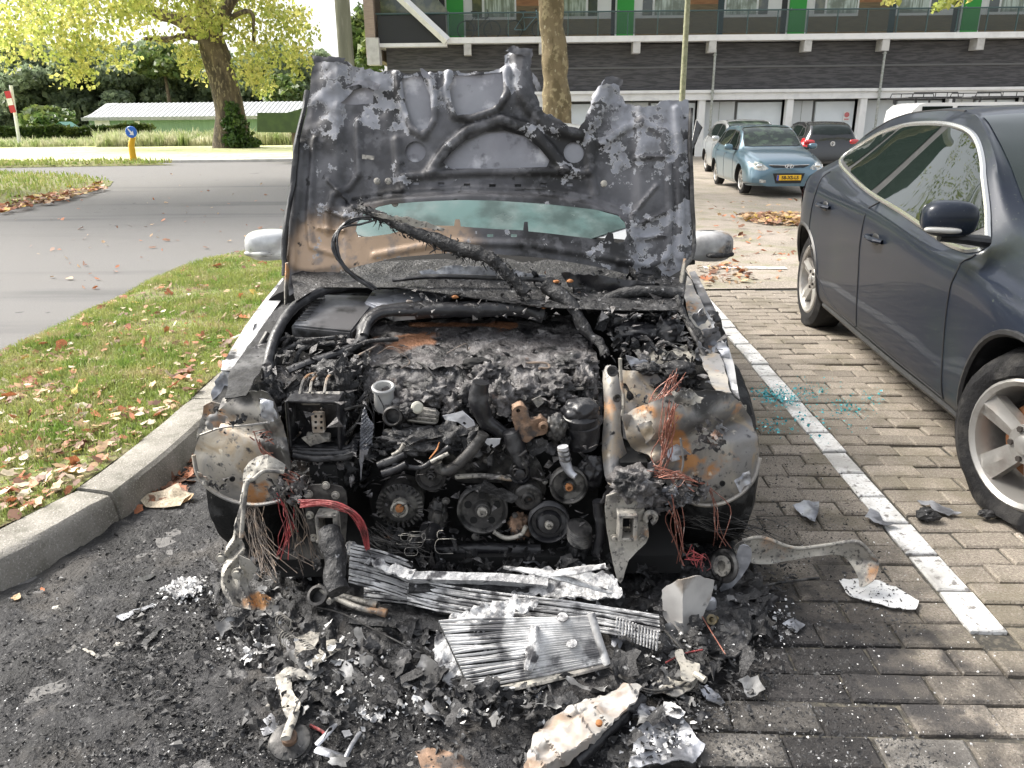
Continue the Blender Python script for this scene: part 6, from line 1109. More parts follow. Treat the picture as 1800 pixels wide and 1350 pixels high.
shpx('cast_bracket', cr([(900,722,0),(915,713,0),(928,722,0),(932,740,0),(950,735,0),(962,745,0),(960,762,0),(940,768,0),(925,778,0),(910,765,0),(903,745,0)],3,True)[:,:2], lambda u, v: 2.10, m_rustb, None, 3, .03, [[(911+4*math.cos(t),722+3.5*math.sin(t)) for t in np.linspace(0,6.28,10,endpoint=False)]], rel=.006, fr=30); disc('cast_boss', 955, 750, 2.09, [(.014,-.03),(.014,0),(.008,.003),(.006,-.006),(0,-.006)], m_rustb); shpx('pale_tab', [(935,703),(950,696),(957,707),(945,717)], 2.12, m_zinc, None, 4, .003, rel=.004); lump('charred_pump', 978, 752, 2.12, (.03,.03,.04), m_iron, None, .3, 4, 75); lump('charred_reservoir', 1022, 722, 2.16, (.056,.05,.038), m_bplas, None, .16, 3, 76); b = MB(); b.lathe([(0,-.03),(.050,-.025),(.056,.0),(.054,.05),(.045,.058),(0,.06)], W(1022,768,2.17), (0,-.15,1), 24); b.o('reservoir_body', m_bplas, bc); b = MB(); b.lathe([(0,-.028),(.045,-.02),(.053,.0),(.053,.02),(.04,.03),(0,.03)], W(1020,740,2.16), (0,-.15,1), 24); b.o('reservoir_cap', m_bplas, bc)
b = MB(); b.tube([W(989,785,2.05),W(994,812,2.05),W(1002,830,2.04),W(1012,838,2.03)], [.016,.016,.012,.009], 12, 4); b.o('injector', m_foil, bc); 
for i in range(3): disc('injector_ring', 990+i*2, 790+i*8, 2.05, [(.0165,-.003),(.0185,0),(.0165,.003)], m_iron, None, (.1,-.2,1), 16)
shpx('timing_cover', cr([(655,800,0),(760,770,0),(900,790,0),(1030,800,0),(1050,880,0),(1010,950,0),(840,965,0),(690,955,0),(650,880,0)],3,True)[:,:2], 2.24, m_sootshade, None, 8, .01, rel=.02, fr=12); shpx('front_casting', cr([(790,780,0),(880,775,0),(940,800,0),(960,860,0),(930,900,0),(880,850,0),(820,850,0),(780,830,0)],3,True)[:,:2], 2.19, m_iron, None, 6, .01, rel=.014, fr=20)
def pulley(nm, u, v, Y, R, mat, grooves=3, hub=.4, cap=None, holes=0):
    pr = [(R,-.03)]+[(R-.004*(i % 2), -.03+.03*(i+1)/(2*grooves)) for i in range(2*grooves)]+[(R,.0),(R*.93,.003),(R*.86,-.002),(R*.80,-.014),(R*hub*1.25,-.014),(R*hub,.002),(R*hub*.6,.004),(0,.004)]
    o = disc(nm, u, v, Y, pr, mat, None, (0,-1,.08), 48)
    if holes:
        for i in range(holes): t = i*6.283/holes+.3; b = MB(); b.lathe([(R*.15,0),(R*.15,.003),(0,.003)], W(u,v,Y-.0)+np.array([R*.6*math.cos(t), .013, R*.6*math.sin(t)]), (0,-1,.08), 14); b.o('web_hole', m_sootshade, o)
    if cap: b = MB(); b.lathe([(R*.2,0),(R*.2,.012),(R*.1,.014),(R*.1,.006),(0,.006)], W(u,v,Y-.006), (0,-1,.08), 16); b.o('centre_bolt', cap, o, ang=30)
    return o
pulley('crank_pulley', 848, 898, 2.09, .076, m_iron, 4, .3, m_zinc, 5); pulley('idler_pulley', 757, 838, 2.10, .045, m_iron, 2, .3, m_iron); pulley('idler_pulley', 914, 833, 2.09, .031, m_bplas, 2, .45); pulley('steering_pump_pulley', 1000, 855, 2.08, .056, m_iron, 3, .3, m_orange); pulley('compressor_clutch', 965, 921, 2.05, .062, m_bplas, 4, .5, m_zinc); disc('tensioner', 928, 876, 2.07, [(.042,-.04),(.042,-.005),(.036,.0),(.02,.002),(.018,.008),(.012,.010),(.010,.002),(0,.002)], m_iron); bolt(784,880,2.09,.008,bc); bolt(836,943,2.07,.008,bc); bolt(854,808,2.15,.007,bc); bolt(958,846,2.10,.006,bc); bolt(905,905,2.08,.006,bc)
al = disc('alternator', 703, 890, 2.11, [(.070,-.08),(.070,-.01),(.060,.0),(.045,.006),(.03,.006),(0,.006)], m_iron)
for i in range(26): t = i*6.283/26; c = W(703,890,2.10)+np.array([.062*math.cos(t),0,.062*math.sin(t)]); b = MB(); b.box(c, (.016,.012,.006), Rxyz(0,-t,0)); b.o('cooling_fin', m_iron, al, smooth=False)
b = MB(); b.lathe([(.026,-.02),(.026,.016),(.020,.018),(.018,.006),(.012,.006),(.012,.012),(0,.012)], W(703,892,2.085), (0,-1,.08), 24); b.o('alternator_pulley', m_zinc, al); b = MB(); b.lathe([(.013,0),(.012,.012),(0,.014)], W(703,892,2.075), (0,-1,.08), 14); b.o('shaft_nut', m_orange, al)
shpx('belt_remnant', jag([(850,845),(895,865),(910,875),(900,885),(868,872),(845,862)],1,7,3), 2.06, m_char, None, 4, .006, rel=.008); tubx('bracket_arm', [(800,838),(850,836),(900,842)], 2.11, .008, m_zinc); tubx('oil_pipe', [(868,935),(890,946),(915,940),(925,925)], 2.06, .007, m_zinc); lump('casting', 915, 925, 2.10, (.035,.03,.04), m_rustb, None, .3, 4, 80); lump('casting', 770, 905, 2.13, (.03,.03,.05), m_iron, None, .3, 4, 81); lump('casting', 1040, 830, 2.12, (.04,.03,.05), m_bplas, None, .3, 4, 82)
tubx('cross_tube', [(700,962),(780,966),(860,964),(950,966)], 2.08, [.012,.013,.017,.016], m_bplas, n=12); tubx('steering_rod', [(720,955),(760,930),(770,900)], 2.08, .014, m_iron); tubx('lower_hose', [(745,985),(752,955),(765,925)], 2.05, .018, m_bplas, wob=.003)
b = MB(); 
for i in range(6): b.lathe([(.036,0),(.039,.004),(.036,.008)], W(1018,938,2.04)+np.array([0,-.0,.007*i-.02]), (.25,-.35,1), 24)
b.o('bellows_ring', m_iron, bc, kind='stuff'); b = MB(); b.lathe([(0,-.06),(.034,-.06),(.034,.03),(0,.03)], W(1018,955,2.06), (.25,-.35,1), 20); b.o('bellows', m_char, bc); tubx('drop_hose', [(1050,880),(1056,930),(1048,975)], 2.03, .015, m_bplas, wob=.003)
# ---- chassis leg ends
lp = shpx('leg_flange', cr([(536,862,0),(560,852,0),(600,856,0),(610,880,0),(608,940,0),(600,965,0),(560,962,0),(540,920,0)],2,True)[:,:2], 1.99, m_iron, None, 5, .006, [[(565,902),(590,900),(590,938),(566,938)]], rel=.003); b = MB()
for c, d in ((W(563,920,1.985),(.010,.07,.08)),(W(594,918,1.985),(.012,.07,.08)),(W(578,898,1.985),(.06,.07,.010)),(W(578,942,1.985),(.06,.07,.010))): b.box(c, d, bev=.003)
b.o('leg_collar', m_zinc, lp)
for u, v in ((543,868),(590,870),(545,905),(552,945),(573,853)): bolt(u, v, 1.985, .008, lp)
rp = shpx('leg_flange', cr([(1066,872,0),(1100,868,0),(1128,880,0),(1140,930,0),(1135,955,0),(1105,985,0),(1095,1020,0),(1085,1020,0),(1072,960,0),(1066,920,0)],2,True)[:,:2], lambda u, v: 1.98-.0005*np.clip(v-950,0,99), m_zinc, None, 5, .006, [[(1090,902),(1112,900),(1113,935),(1091,936)]], rel=.005); b = MB()
for c, d in ((W(1088,918,1.97),(.012,.07,.075)),(W(1114,918,1.97),(.012,.07,.075)),(W(1101,898,1.97),(.055,.07,.012)),(W(1101,939,1.97),(.055,.07,.012))): b.box(c, d, bev=.003)
b.o('leg_collar', m_zinc, rp); b = MB(); th = np.linspace(-1.3, 4.0, 16); b.tube([W(1143,910,1.975)+np.array([.015*math.cos(t),0,.017*math.sin(t)]) for t in th], .008, 8, 1); b.o('towing_eye', m_zinc, rp); bolt(1080,945,1.97,.008,rp); bolt(1128,945,1.97,.007,rp); lump('melted_lump', 1112, 850, 2.0, (.065,.05,.045), m_melt, None, .45, 4, 90); lump('melted_lump', 1135, 870, 2.02, (.05,.04,.04), m_melt, None, .5, 4, 91); lump('melted_lump', 1190, 870, 2.05, (.05,.03,.03), m_foil, None, .5, 5, 92); lump('melted_lump', 1140, 890, 2.03, (.04,.03,.03), m_melt, None, .5, 5, 93)
# front strut of the lamp panel, twisted down to the ground
def brY(u, v): return 1.93-.0009*(v-800)+.022*np.abs(((u-(470-.22*(v-800)))/14+1.2*np.sin(v*.045))%2-1)*np.clip((v-840)/40,0,1)+.02*np.abs((u-470)/30)*(v < 845)
brk = shpx('lamp_panel_strut', jag([(502,817),(486,806),(470,799),(452,802),(438,812),(430,824),(427,850),(423,880),(415,915),(408,945),(398,962),(396,985),(388,1003),(388,1030),(397,1050),(410,1063),(440,1072),(462,1074),(480,1068),(482,1056),(468,1045),(450,1040),(438,1030),(436,1015),(442,1000),(432,985),(428,965),(424,945),(428,915),(428,890),(436,860),(438,842),(452,838),(462,826),(480,826),(500,831)], .7, 9, 4), brY, m_zinc, None, 3, .004, [[(402+3*math.cos(t),1022+3*math.sin(t)) for t in np.linspace(0,6.28,8,endpoint=False)],[(468+2.5*math.cos(t),1052+2.5*math.sin(t)) for t in np.linspace(0,6.28,8,endpoint=False)],[(445+2.5*math.cos(t),815+2*math.sin(t)) for t in np.linspace(0,6.28,8,endpoint=False)]], rel=.007, fr=24, ang=25, at=dict(rust=lambda U, P: .9*np.exp(-((U[:,0]-455)/30)**2-((U[:,1]-1055)/18)**2)+.6*np.exp(-((U[:,0]-470)/40)**2-((U[:,1]-825)/8)**2)))
shpx('gusset', [(418,975),(440,985),(452,1000),(440,1022),(425,1010)], 1.74, m_zinc, brk, 4, .004, rel=.004); bolt(418,1008,1.73,.011,brk); bolt(390,980,1.75,.009,brk); tubx('flange_edge', [(498,830),(466,828),(446,842),(434,850),(428,900),(424,945)], [1.90,1.80], .006, m_zinc, brk)
# tyres
for sd, (u, v) in ((-1, (352,905)), (1, (1330,880))):
    wheel(bc, -.1+sd*.86, 2.49, .295, .315, .20, .22, sd, .025, (m_iron, m_btyre), burnt=True)
wires('tyre_cords', [(440,895),(445,930),(455,970),(470,1005)], [2.15,2.1,2.05,1.95], 46, [.012,.02,.03,.05], .0016, m_dwire, seed=5); wires('tyre_cords', [(1210,905),(1250,915),(1300,930),(1340,945)], 2.2, 24, [.03,.04,.04], .0016, m_iron, seed=6)
# wiring
wires('copper_wiring', [(468,770),(482,760),(492,785),(500,800)], 2.08, 16, [.02,.012,.014,.01], .0022, m_cop, seed=1); wires('copper_wiring', [(452,778),(465,790),(490,800),(505,808)], 2.06, 9, .008, .0022, m_cop, seed=2); wires('copper_wiring', [(1190,662),(1178,690),(1160,705),(1152,712)], 2.18, 18, [.008,.014,.016], .0018, m_cop, seed=3); wires('copper_wiring', [(1180,715),(1172,760),(1165,800),(1160,825)], 2.05, 22, [.01,.008,.006], .0019, m_cop, seed=4); wires('copper_wiring', [(1156,826),(1175,832),(1205,838),(1225,845)], 2.0, 16, [.006,.01,.012], .0019, m_cop, seed=7); wires('copper_wiring', [(1182,885),(1186,920),(1194,960),(1198,985)], 1.98, 8, [.006,.01,.012], .0022, m_cop, seed=8); wires('copper_wiring', [(1245,850),(1262,890),(1266,930),(1268,960)], 2.02, 5, .006, .0019, m_cop, seed=9)
wires('red_wiring', [(532,886),(565,884),(598,890),(625,905),(640,935),(645,965)], [1.92,1.9,1.9], 26, [.007,.006,.007,.008,.007,.003], .0024, m_redw, seed=11, jit=.002); wires('red_wiring', [(492,878),(505,905),(510,935),(500,975)], 1.98, 10, [.004,.008,.01,.012], .002, m_redw, seed=12); wires('burnt_wiring', [(505,880),(520,920),(530,960),(545,985)], 1.97, 14, [.004,.01,.014,.02], .0017, m_dwire, seed=13); wires('burnt_wiring', [(500,830),(520,850),(530,862)], 2.0, 8, .008, .002, m_cop, seed=14); wires('burnt_wiring', [(655,930),(690,955),(740,965)], 2.0, 26, [.012,.03,.03], .0012, m_iron, seed=15); wires('burnt_wiring', [(640,700),(655,730),(650,790)], 2.2, 8, .01, .002, m_char, seed=17)
b = MB(); g = np.random.default_rng(8)
for i in range(9): c = W(g.uniform(690,790), g.uniform(935,970), 1.98); r_ = g.uniform(.012,.035); a0 = g.uniform(0,6); b.tube([c+np.array([r_*math.cos(t), .2*r_*math.sin(3*t), r_*.8*math.sin(t)]) for t in np.linspace(a0, a0+g.uniform(3,7), 14)], .0011, 4, 1)
b.o('wire_loop', m_zinc, bc, kind='stuff')
# a char skin over everything deep in the bay: loose flakes
g = np.random.default_rng(21); b = MB()
for i in range(1100):
    reg = [((640,1060),(565,760),(2.15,2.7)), ((450,640),(600,860),(2.05,2.4)), ((1060,1280),(540,720),(2.25,2.6)), ((640,1050),(780,960),(2.04,2.15)), ((700,1200),(470,560),(2.55,2.75))][i % 5]
    u, v = g.uniform(*reg[0]), g.uniform(*reg[1]); 
    if i % 5 == 0: Y = float(covY(np.array([u]), np.array([v]))[0])-.03
    elif i % 5 == 4: Y = 2.92-.0045*(v-455)-.02
    else: Y = g.uniform(*reg[2])
    c = W(u, v, Y); s_ = g.uniform(.003,.013); q = g.normal(0, 1, (4,3))*s_; b.add(c+q*np.array([1,.7,.6]), [(0,1,2),(0,2,3),(0,3,1),(1,3,2)])
b.o('char_flakes', m_melt, bc, kind='stuff', smooth=False)

# heaps of small burnt pieces tucked between the larger parts
def rubble(nm, mat, regs, n, s0, s1, seed):
    g = np.random.default_rng(seed); b = MB(); base = []
    for k in range(10):
        m = 5; gr = np.linspace(-1,1,m); X, Yg = np.meshgrid(gr, gr, indexing='ij'); P_ = np.c_[X.ravel()*g.uniform(.6,1.4), Yg.ravel()*g.uniform(.5,1)]+g.normal(0,.16,(m*m,2)); base.append((np.c_[P_[:,0], 1.1*vn(np.c_[P_, P_[:,:1]*0]+k*5.1, .9, k+seed, 3), P_[:,1]], [(i*m+j,(i+1)*m+j,(i+1)*m+j+1,i*m+j+1) for i in range(m-1) for j in range(m-1)]))
    for i in range(n):
        (u0,u1,v0,v1,Y0,Y1) = regs[i % len(regs)]; u, v = g.uniform(u0,u1), g.uniform(v0,v1); Y = Y0+(Y1-Y0)*(v-v0)/(v1-v0)+g.normal(0,.012); s = (s0+(s1-s0)*g.random()**2)*np.array([g.uniform(.7,1.6), g.uniform(.6,1), g.uniform(.4,1)]); V, Fq = base[i % 10]
        b.add((V*s)@Rxyz(*g.uniform(-1.3,1.3,3)).T+W(u, v, Y), Fq)
    return b.o(nm, mat, bc, kind='stuff', ang=60)
rubble('charred_bits', m_char, [(460,640,640,720,2.36,2.22),(600,650,620,860,2.3,2.15),(640,1050,770,800,2.14,2.10),(1060,1210,530,600,2.66,2.5),(1080,1230,600,690,2.45,2.3),(900,1180,480,545,2.72,2.6),(660,1060,930,985,2.1,2.0),(500,1150,965,1015,2.03,1.96),(620,1070,985,1015,2.0,1.97)], 560, .008, .03, 3)
rubble('ashen_bits', m_melt, [(500,640,590,700,2.45,2.25),(1080,1230,600,700,2.45,2.28),(880,1050,690,760,2.2,2.16),(520,620,790,860,2.12,2.06),(1060,1200,840,900,2.05,2.0)], 260, .006, .022, 5)
g = np.random.default_rng(31)
for i in range(26):
    u, v = g.uniform(460,1230), g.uniform(600,760); Y = 2.42-.0014*(v-600); l = [(u, v)]
    for k in range(3): l.append((l[-1][0]+g.normal(0,22), l[-1][1]+g.normal(4,14)))
    tubx('burnt_lead', l, [Y, Y-.06], g.uniform(.0015,.0045), [m_char, m_iron, m_dwire][i % 3], None, 5, 4)

rubble('housing_crust', m_char, [(355,480,720,770,2.08,2.04),(360,400,840,862,2.06,2.06),(480,505,820,870,2.0,2.0),(1180,1230,840,880,2.02,2.0)], 60, .004, .014, 9); rubble('housing_ash', m_melt, [(1180,1240,840,885,2.01,1.99),(470,540,835,885,2.0,1.95),(1225,1275,735,790,2.07,2.04)], 120, .004, .016, 12)

# seams, holes and folded edges of the wheel housings
for l, Y in (([(352,765),(390,752),(430,748),(478,742)],2.06),([(1180,862),(1200,820),(1196,770)],2.03),([(425,872),(433,850),(432,830)],2.05)): tubx('seam', l, Y, .0035, m_steel, None, 5, 5)
for u, v in ((408,842),(1270,850)): disc('bolt_hole', u, v, 2.035, [(.008,-.004),(.0085,0),(.006,.002),(.0055,-.003),(0,-.003)], m_sootshade, None, (0,-1,.2), 14)
for i, l in enumerate(([(360,735),(380,722),(400,735),(385,752),(366,755)], [(455,700),(480,705),(488,735),(470,745),(458,728)], [(1180,690),(1215,684),(1238,700),(1210,716),(1186,708)], [(1120,745),(1142,738),(1150,762),(1134,780)], [(1290,845),(1318,828),(1322,846),(1300,866)], [(345,830),(362,838),(372,858),(356,852)])): shpx('torn_flap', jag(l, 1.6, 5, i+90), 2.03, [m_steel, m_foil, m_zinc][i % 3], None, 3.5, .002, rel=.022, fr=24, seed=i+3, at=dict(rust=lambda U, P: U[:,0]*0+.3))
# ================= scorched ground and debris
def Gv(P, z): d = rays(P[:,0], P[:,1]); return CAM+d*((np.asarray(z)-CH)/d[:,2])[:,None]
def shg(name, outl, zf, mat, par=None, sp=6, th=.0015, holes=(), rel=0., fr=18, seed=0, at=None, oc=3, ang=50, label=None, cat=None, ridge=False, **k):
    U, T = tri2d(outl, sp, holes); Z = zf(U[:,0], U[:,1]) if callable(zf) else np.full(len(U), float(zf)); P = Gv(U, np.maximum(Z, .008))
    if rel: n = vn(P, fr, seed, oc); n = 1-2*np.abs(n) if ridge else n; P[:,2] += rel*n; P[:,2] = np.maximum(P[:,2], .012)
    N = vnorm(P, T)
    if np.mean(N[:,2]) < 0: T = T[:, ::-1]; N = -N
    nn = len(P); E = set()
    for t in T: E |= {(t[0],t[1]),(t[1],t[2]),(t[2],t[0])}
    attrs = {n_: np.tile(f(U, P), 2) for n_, f in (at or {}).items()} or None
    o = mk(name, np.vstack([P, P-N*th]), [tuple(t) for t in T]+[(t[2]+nn,t[1]+nn,t[0]+nn) for t in T]+[(b1,a1,a1+nn,b1+nn) for a1,b1 in E if (b1,a1) not in E], mat, par, ang=ang, attrs=attrs, **k)
    return tag(o, label, cat)
def tubg(name, pts, z, r, mat, label, cat, n=8, k=5, par=None, **kw):
    zs = z if hasattr(z, '__len__') else [z]*len(pts); b = MB(); b.tube([G(u, v, q) for (u, v), q in zip(pts, np.interp(np.linspace(0,1,len(pts)), np.linspace(0,1,len(zs)), zs))], r, n, k, **kw); return tag(b.o(name, mat, par, ang=60), label, cat)
# --- crust
cp = [(-2.05,1.05),(.75,1.05),(.95,1.6),(1.05,2.1),(1.05,2.7),(.9,3.2),(.8,5.5),(-1.36,5.5),(-1.38,3.16),(-1.43,2.62),(-1.52,2.34),(-1.63,2.08),(-2.0,1.5),(-2.3,1.15)]
U, T = tri2d(cp, .016, (), .3); Q = np.c_[U, U[:,:1]*0]
xe = np.interp(U[:,1], [1.0,1.35,1.5,1.8,2.0,2.25,2.7,3.2], [.18,.28,.40,.60,.70,.80,.86,.8]); e = (xe-U[:,0])+.13*vn(Q, 3.2, 5, 4)
n1 = 1-2*np.abs(vn(Q, 5.5, 2, 4)); z = .007+.011*vn(Q, 9, 3, 4)+.006*n1+.007*vn(Q, 34, 6, 3); pile = np.exp(-((U[:,0]+.12)/.55)**4-((U[:,1]-1.85)/.33)**4); z += pile*(.026+.03*np.abs(vn(Q, 12, 8, 4)))
z = np.where(e < .12, z*sm(e/.12)-.018*(1-sm(e/.12)), z); low = sm((1.55-U[:,1])/.35)*sm((-.5-U[:,0])/.5); z = np.maximum(z, -.02)*(1-.6*low)+.004*low
o = mk('burnt_ground', np.c_[U, z], [tuple(t) for t in T], m_burnt, kind='structure', ang=0, origin=(0,0,0))
# --- crumbs, ash, glass: too many to count
def crumbs(name, label, poly, n, s0, s1, mat, cen=None, flat=.6, zmax=.03, cat='debris', seed=0, quad=False):
    g = np.random.default_rng(seed); poly = np.array(poly, float); lo, hi = poly.min(0), poly.max(0); P = np.zeros((0,2))
    while len(P) < n:
        q = g.uniform(lo, hi, (n*2,2)) if cen is None else np.vstack([g.normal((c[0], c[1]), (c[2], c[2]*.5), (int(n*c[3])+1, 2)) for c in cen])
        P = np.vstack([P, q[inpoly(q, poly)]])
    P = P[g.permutation(len(P))[:n]]; C = Gv(P, g.random(n)**2.2*zmax+.012); s = s0+(s1-s0)*g.random(n)**3
    if quad:
        a = g.normal(size=(n,3)); a[:,2] *= flat; a /= np.linalg.norm(a, axis=1)[:,None]; b = np.cross(a, g.normal(size=(n,3))*np.array([.4,.4,1])); b /= np.linalg.norm(b, axis=1)[:,None]; c = np.cross(a, b); s = s[:,None]; j = lambda: g.uniform(.5,1.1,(n,1))
        V = np.stack([C-a*s*j(), C+b*s*j()+c*s*.3*j(), C+a*s*j(), C-b*s*j()+c*s*.2*j(), C+c*s*g.uniform(-.5,.5,(n,1))], 1); Fs = [f for k in range(0,5*n,5) for f in ((k,k+1,k+4),(k+1,k+2,k+4),(k+2,k+3,k+4),(k+3,k,k+4))]
    else:
        V = np.stack([C+g.normal(0,1,(n,3))*s[:,None]*np.array([1,1,flat]) for _ in range(5)], 1); Fs = [f for k in range(0,5*n,5) for f in ((k,k+1,k+2),(k,k+2,k+3),(k,k+3,k+1),(k+1,k+4,k+2),(k+2,k+4,k+3),(k+3,k+4,k+1))]
    V = V.reshape(-1,3); V[:,2] = np.maximum(V[:,2], .003); return tag(mk(name, V, Fs, mat, kind='stuff', smooth=False, origin=(0,0,0)), label, cat)
field = [(150,1130),(260,1040),(420,985),(600,955),(1250,955),(1400,1000),(1390,1180),(1280,1260),(1150,1350),(430,1350),(260,1290)]
m_crumb = M('char_crumb', (.011,.011,.012), .6, layers=[Ly((.045,.045,.046), 22, .56, .08), Ly((.22,.22,.22), 30, .66, .05)], world=True, spec=.5)
m_ashfl = M('ash_flake', (.50,.50,.50), .95, layers=[Ly((.75,.75,.74), 9, .5, .1), Ly((.15,.15,.155), 12, .57, .07)], world=True)
crumbs('char_crumbs', 'black char crumbs strewn in front of the burned car', field, 13000, .001, .008, m_crumb, zmax=.02, seed=1); crumbs('char_lumps', 'clods of charred plastic heaped under the engine', [(400,1010),(600,960),(1250,960),(1330,1010),(1300,1180),(1000,1240),(560,1260),(430,1150)], 1800, .003, .013, m_crumb, zmax=.05, seed=2)
crumbs('black_grit', 'black grit spread over the asphalt left of the wreck', [(0,1060),(230,920),(340,860),(420,1000),(450,1350),(0,1350)], 7000, .001, .005, m_crumb, zmax=.005, seed=3); crumbs('soot_grit', 'dark grit scattered over the bricks right of the wreck', [(1330,700),(1500,850),(1560,1000),(1640,1100),(1500,1200),(1700,1350),(1150,1350),(1300,1200),(1330,960)], 6000, .001, .004, m_crumb, zmax=.006, seed=4)
cen = [(320,1035,28,.12),(650,1235,34,.12),(560,1130,40,.10),(850,1160,60,.20),(800,1110,50,.12),(1000,1040,60,.12),(1150,1110,40,.10),(1340,1080,30,.06),(640,1180,50,.14),(780,1235,50,.12),(1180,1290,40,.10),(440,1130,30,.10),(1250,1030,30,.10),(600,1205,50,.10),(1230,1100,50,.08),(480,1020,30,.06)]
crumbs('ash_flakes', 'pale ash flakes lying among the debris', field, 4200, .002, .011, m_ashfl, cen, .5, .035, 'ash', 5, True); crumbs('ash_specks', 'tiny white ash specks over bricks and asphalt', [(0,1080),(300,960),(1250,960),(1350,700),(1560,900),(1800,1200),(1800,1350),(0,1350)], 2200, .001, .0045, m_ashfl, None, .5, .004, 'ash', 6, True)
crumbs('shattered_glass', 'blue-green shattered glass on the bricks beside the burned car', [(1290,660),(1560,660),(1570,790),(1300,800)], 1000, .003, .013, M('blue_green_glass',(.02,.30,.36),.15,layers=[Ly((.10,.48,.50),60,.5,.1)],spec=.9,world=True), [(1375,700,16,.3),(1345,690,14,.15),(1420,690,25,.15),(1490,715,16,.12),(1360,745,16,.08),(1540,700,18,.05),(1450,725,40,.15)], .5, .006, 'glass', 7, True)
# --- the radiators
def bil(q, s, t): return (1-t)*((1-s)*q[0]+s*q[1])+t*((1-s)*q[3]+s*q[2])
cd_ = thing('condenser', 'ash-white radiator core with straight fins lying on the debris, its round tank at the right', 'radiator', tuple(G(950,1190,0)*np.array([1,1,0])))
q = [G(828,1214,.05), G(1064,1166,.06), G(1040,1082,.16), G(770,1090,.16)]
m_rad = M('ashed_alloy_fins', (.36,.36,.36), .75, .2, world=True, layers=[Ly((.66,.66,.66), 12, .52, .1), Ly((.10,.10,.105), 16, .55, .08)], bump=(70,.5,5,.004))
for i in range(24):
    t = .02+i/24.; P = [bil(q, s, t)+np.array([0,0,.0012*math.sin(s*9+i)+.005*math.exp(-((s-.2)/.15)**2)*math.sin(i*1.7)]) for s in np.linspace(.0, 1, 10)]; b = MB(); b.tube(P, .0030, 6, 1, flat=1.3, wob=.0008, seed=i); b.o('fin_tube', m_rad, cd_)
b = MB(); b.sheet([(0,0),(1,0),(1,1),(0,1)], lambda P: np.array([bil(q, s, t)-np.array([0,0,.010]) for s, t in P]), .06, th=.002); b.o('core', M('dark_core',(.02,.02,.02),.8), cd_)
b = MB(); b.tube([bil(q,1.01,-.03), bil(q,1.0,.5), bil(q,1.0,1.05)], .011, 14, 2); tk = b.o('end_tank', m_rad, cd_); b = MB(); b.tube([bil(q,0,-.05)+np.array([0,-.004,0]), bil(q,.5,-.07), bil(q,1.02,-.04)], [.014,.013,.010], 8, 3, flat=.5); b.o('side_rail', m_zinc, cd_)
for s, t in ((.80,.42),(.80,.92)): b = MB(); b.lathe([(.014,0),(.014,.004),(.006,.006),(0,.006)], bil(q,s,t)+np.array([0,0,.008]), (0,-.3,1), 16); b.o('washer', m_wash, cd_)
b = MB(); P = [bil(q,.42,.05),bil(q,.52,.35),bil(q,.60,.75)]; b.tube([p+np.array([0,0,.014]) for p in P], [.012,.018,.012], 10, 4, wob=.006); tag(b.o('ash_roll', m_wash, None), 'finger of white ash lying across the fins of the condenser', 'ash')
shg('ash_mat', jag([(760,1130),(790,1085),(850,1060),(900,1050),(945,1058),(925,1078),(885,1095),(868,1125),(850,1160),(838,1190),(815,1215),(780,1200),(770,1165)], 5, 9, 3), lambda u, v: .185-.0009*(v-1050), m_wash, None, 4, .008, rel=.013, fr=80, oc=4, label='thick crumbly white ash covering the left part of the condenser', cat='ash', ang=80)
shg('ash_mat', jag([(880,1022),(960,1000),(1040,1000),(1085,1020),(1090,1045),(1040,1055),(960,1050),(900,1045)], 4, 8, 5), lambda u, v: .16-.0006*(v-1000), m_wash, None, 4, .006, rel=.012, fr=80, oc=4, label='white ash crust behind the condenser under the right chassis leg', cat='ash', ang=80)
rd = thing('radiator', 'long buckled radiator with ash-white tubes lying behind the condenser', 'radiator', tuple(G(850,1080,0)*np.array([1,1,0])))
def fins(pa, zs, n, pitch, nm='tube', r=.0034):
    zz_ = np.interp(np.linspace(0,1,len(pa)), np.linspace(0,1,len(zs)), zs); C = np.array([G(u, v, z_) for (u, v), z_ in zip(pa, zz_)])
    for i in range(n):
        b = MB(); b.tube([p+np.array([0,-.7,-1.])*pitch*(i-n/2)+np.array([0,0,.002*math.sin(i*2.3+k)]) for k, p in enumerate(C)], r, 6, 5, flat=1.4, wob=.0012, seed=i); b.o(nm, m_rad if i % 4 else m_wash, rd)
    b = MB(); m = len(C); V = np.vstack([C+np.array([0,.008,-.002])+s_*np.array([0,-.7,-1.])*pitch*n/2 for s_ in (-1,1)]); b.add(V, [(i,i+1,i+1+m,i+m) for i in range(m-1)]); b.o('core', m_char, rd)
fins([(716,1040),(770,1052),(840,1064),(910,1072),(1000,1082),(1080,1094),(1160,1108)], [.13,.12,.11], 11, .0055, r=.0024); fins([(614,992),(650,1000),(690,1012),(724,1024)], [.20,.17,.14], 16, .0056, r=.0024)
fins([(640,1040),(700,1046),(760,1052)], [.08,.10], 8, .005, r=.002)
for k in range(14): p0 = G(1085+k*5.5, 1085+k*1.9, .13); b = MB(); b.tube([p0, p0+np.array([-.004,-.012,-.05])], .0028, 5, 1); b.o('header_tooth', m_wash, rd)
shg('ash_mat', jag([(700,1000),(730,1006),(722,1024),(690,1012),(640,990),(612,975),(608,955),(625,958),(650,975)], 2, 7, 8), lambda u, v: .215-.0006*(v-955), m_wash, None, 4, .005, rel=.014, fr=34, oc=4, ridge=True, label='ash crust along the upper edge of the radiator beside the charred hose', cat='ash', ang=80)
tubg('charred_core', [(618,1085),(700,1090),(780,1096),(850,1100)], .06, [.03,.034,.034,.02], m_char, 'black charred core half buried left of the ash-white condenser', 'debris', flat=.5, wob=.006)
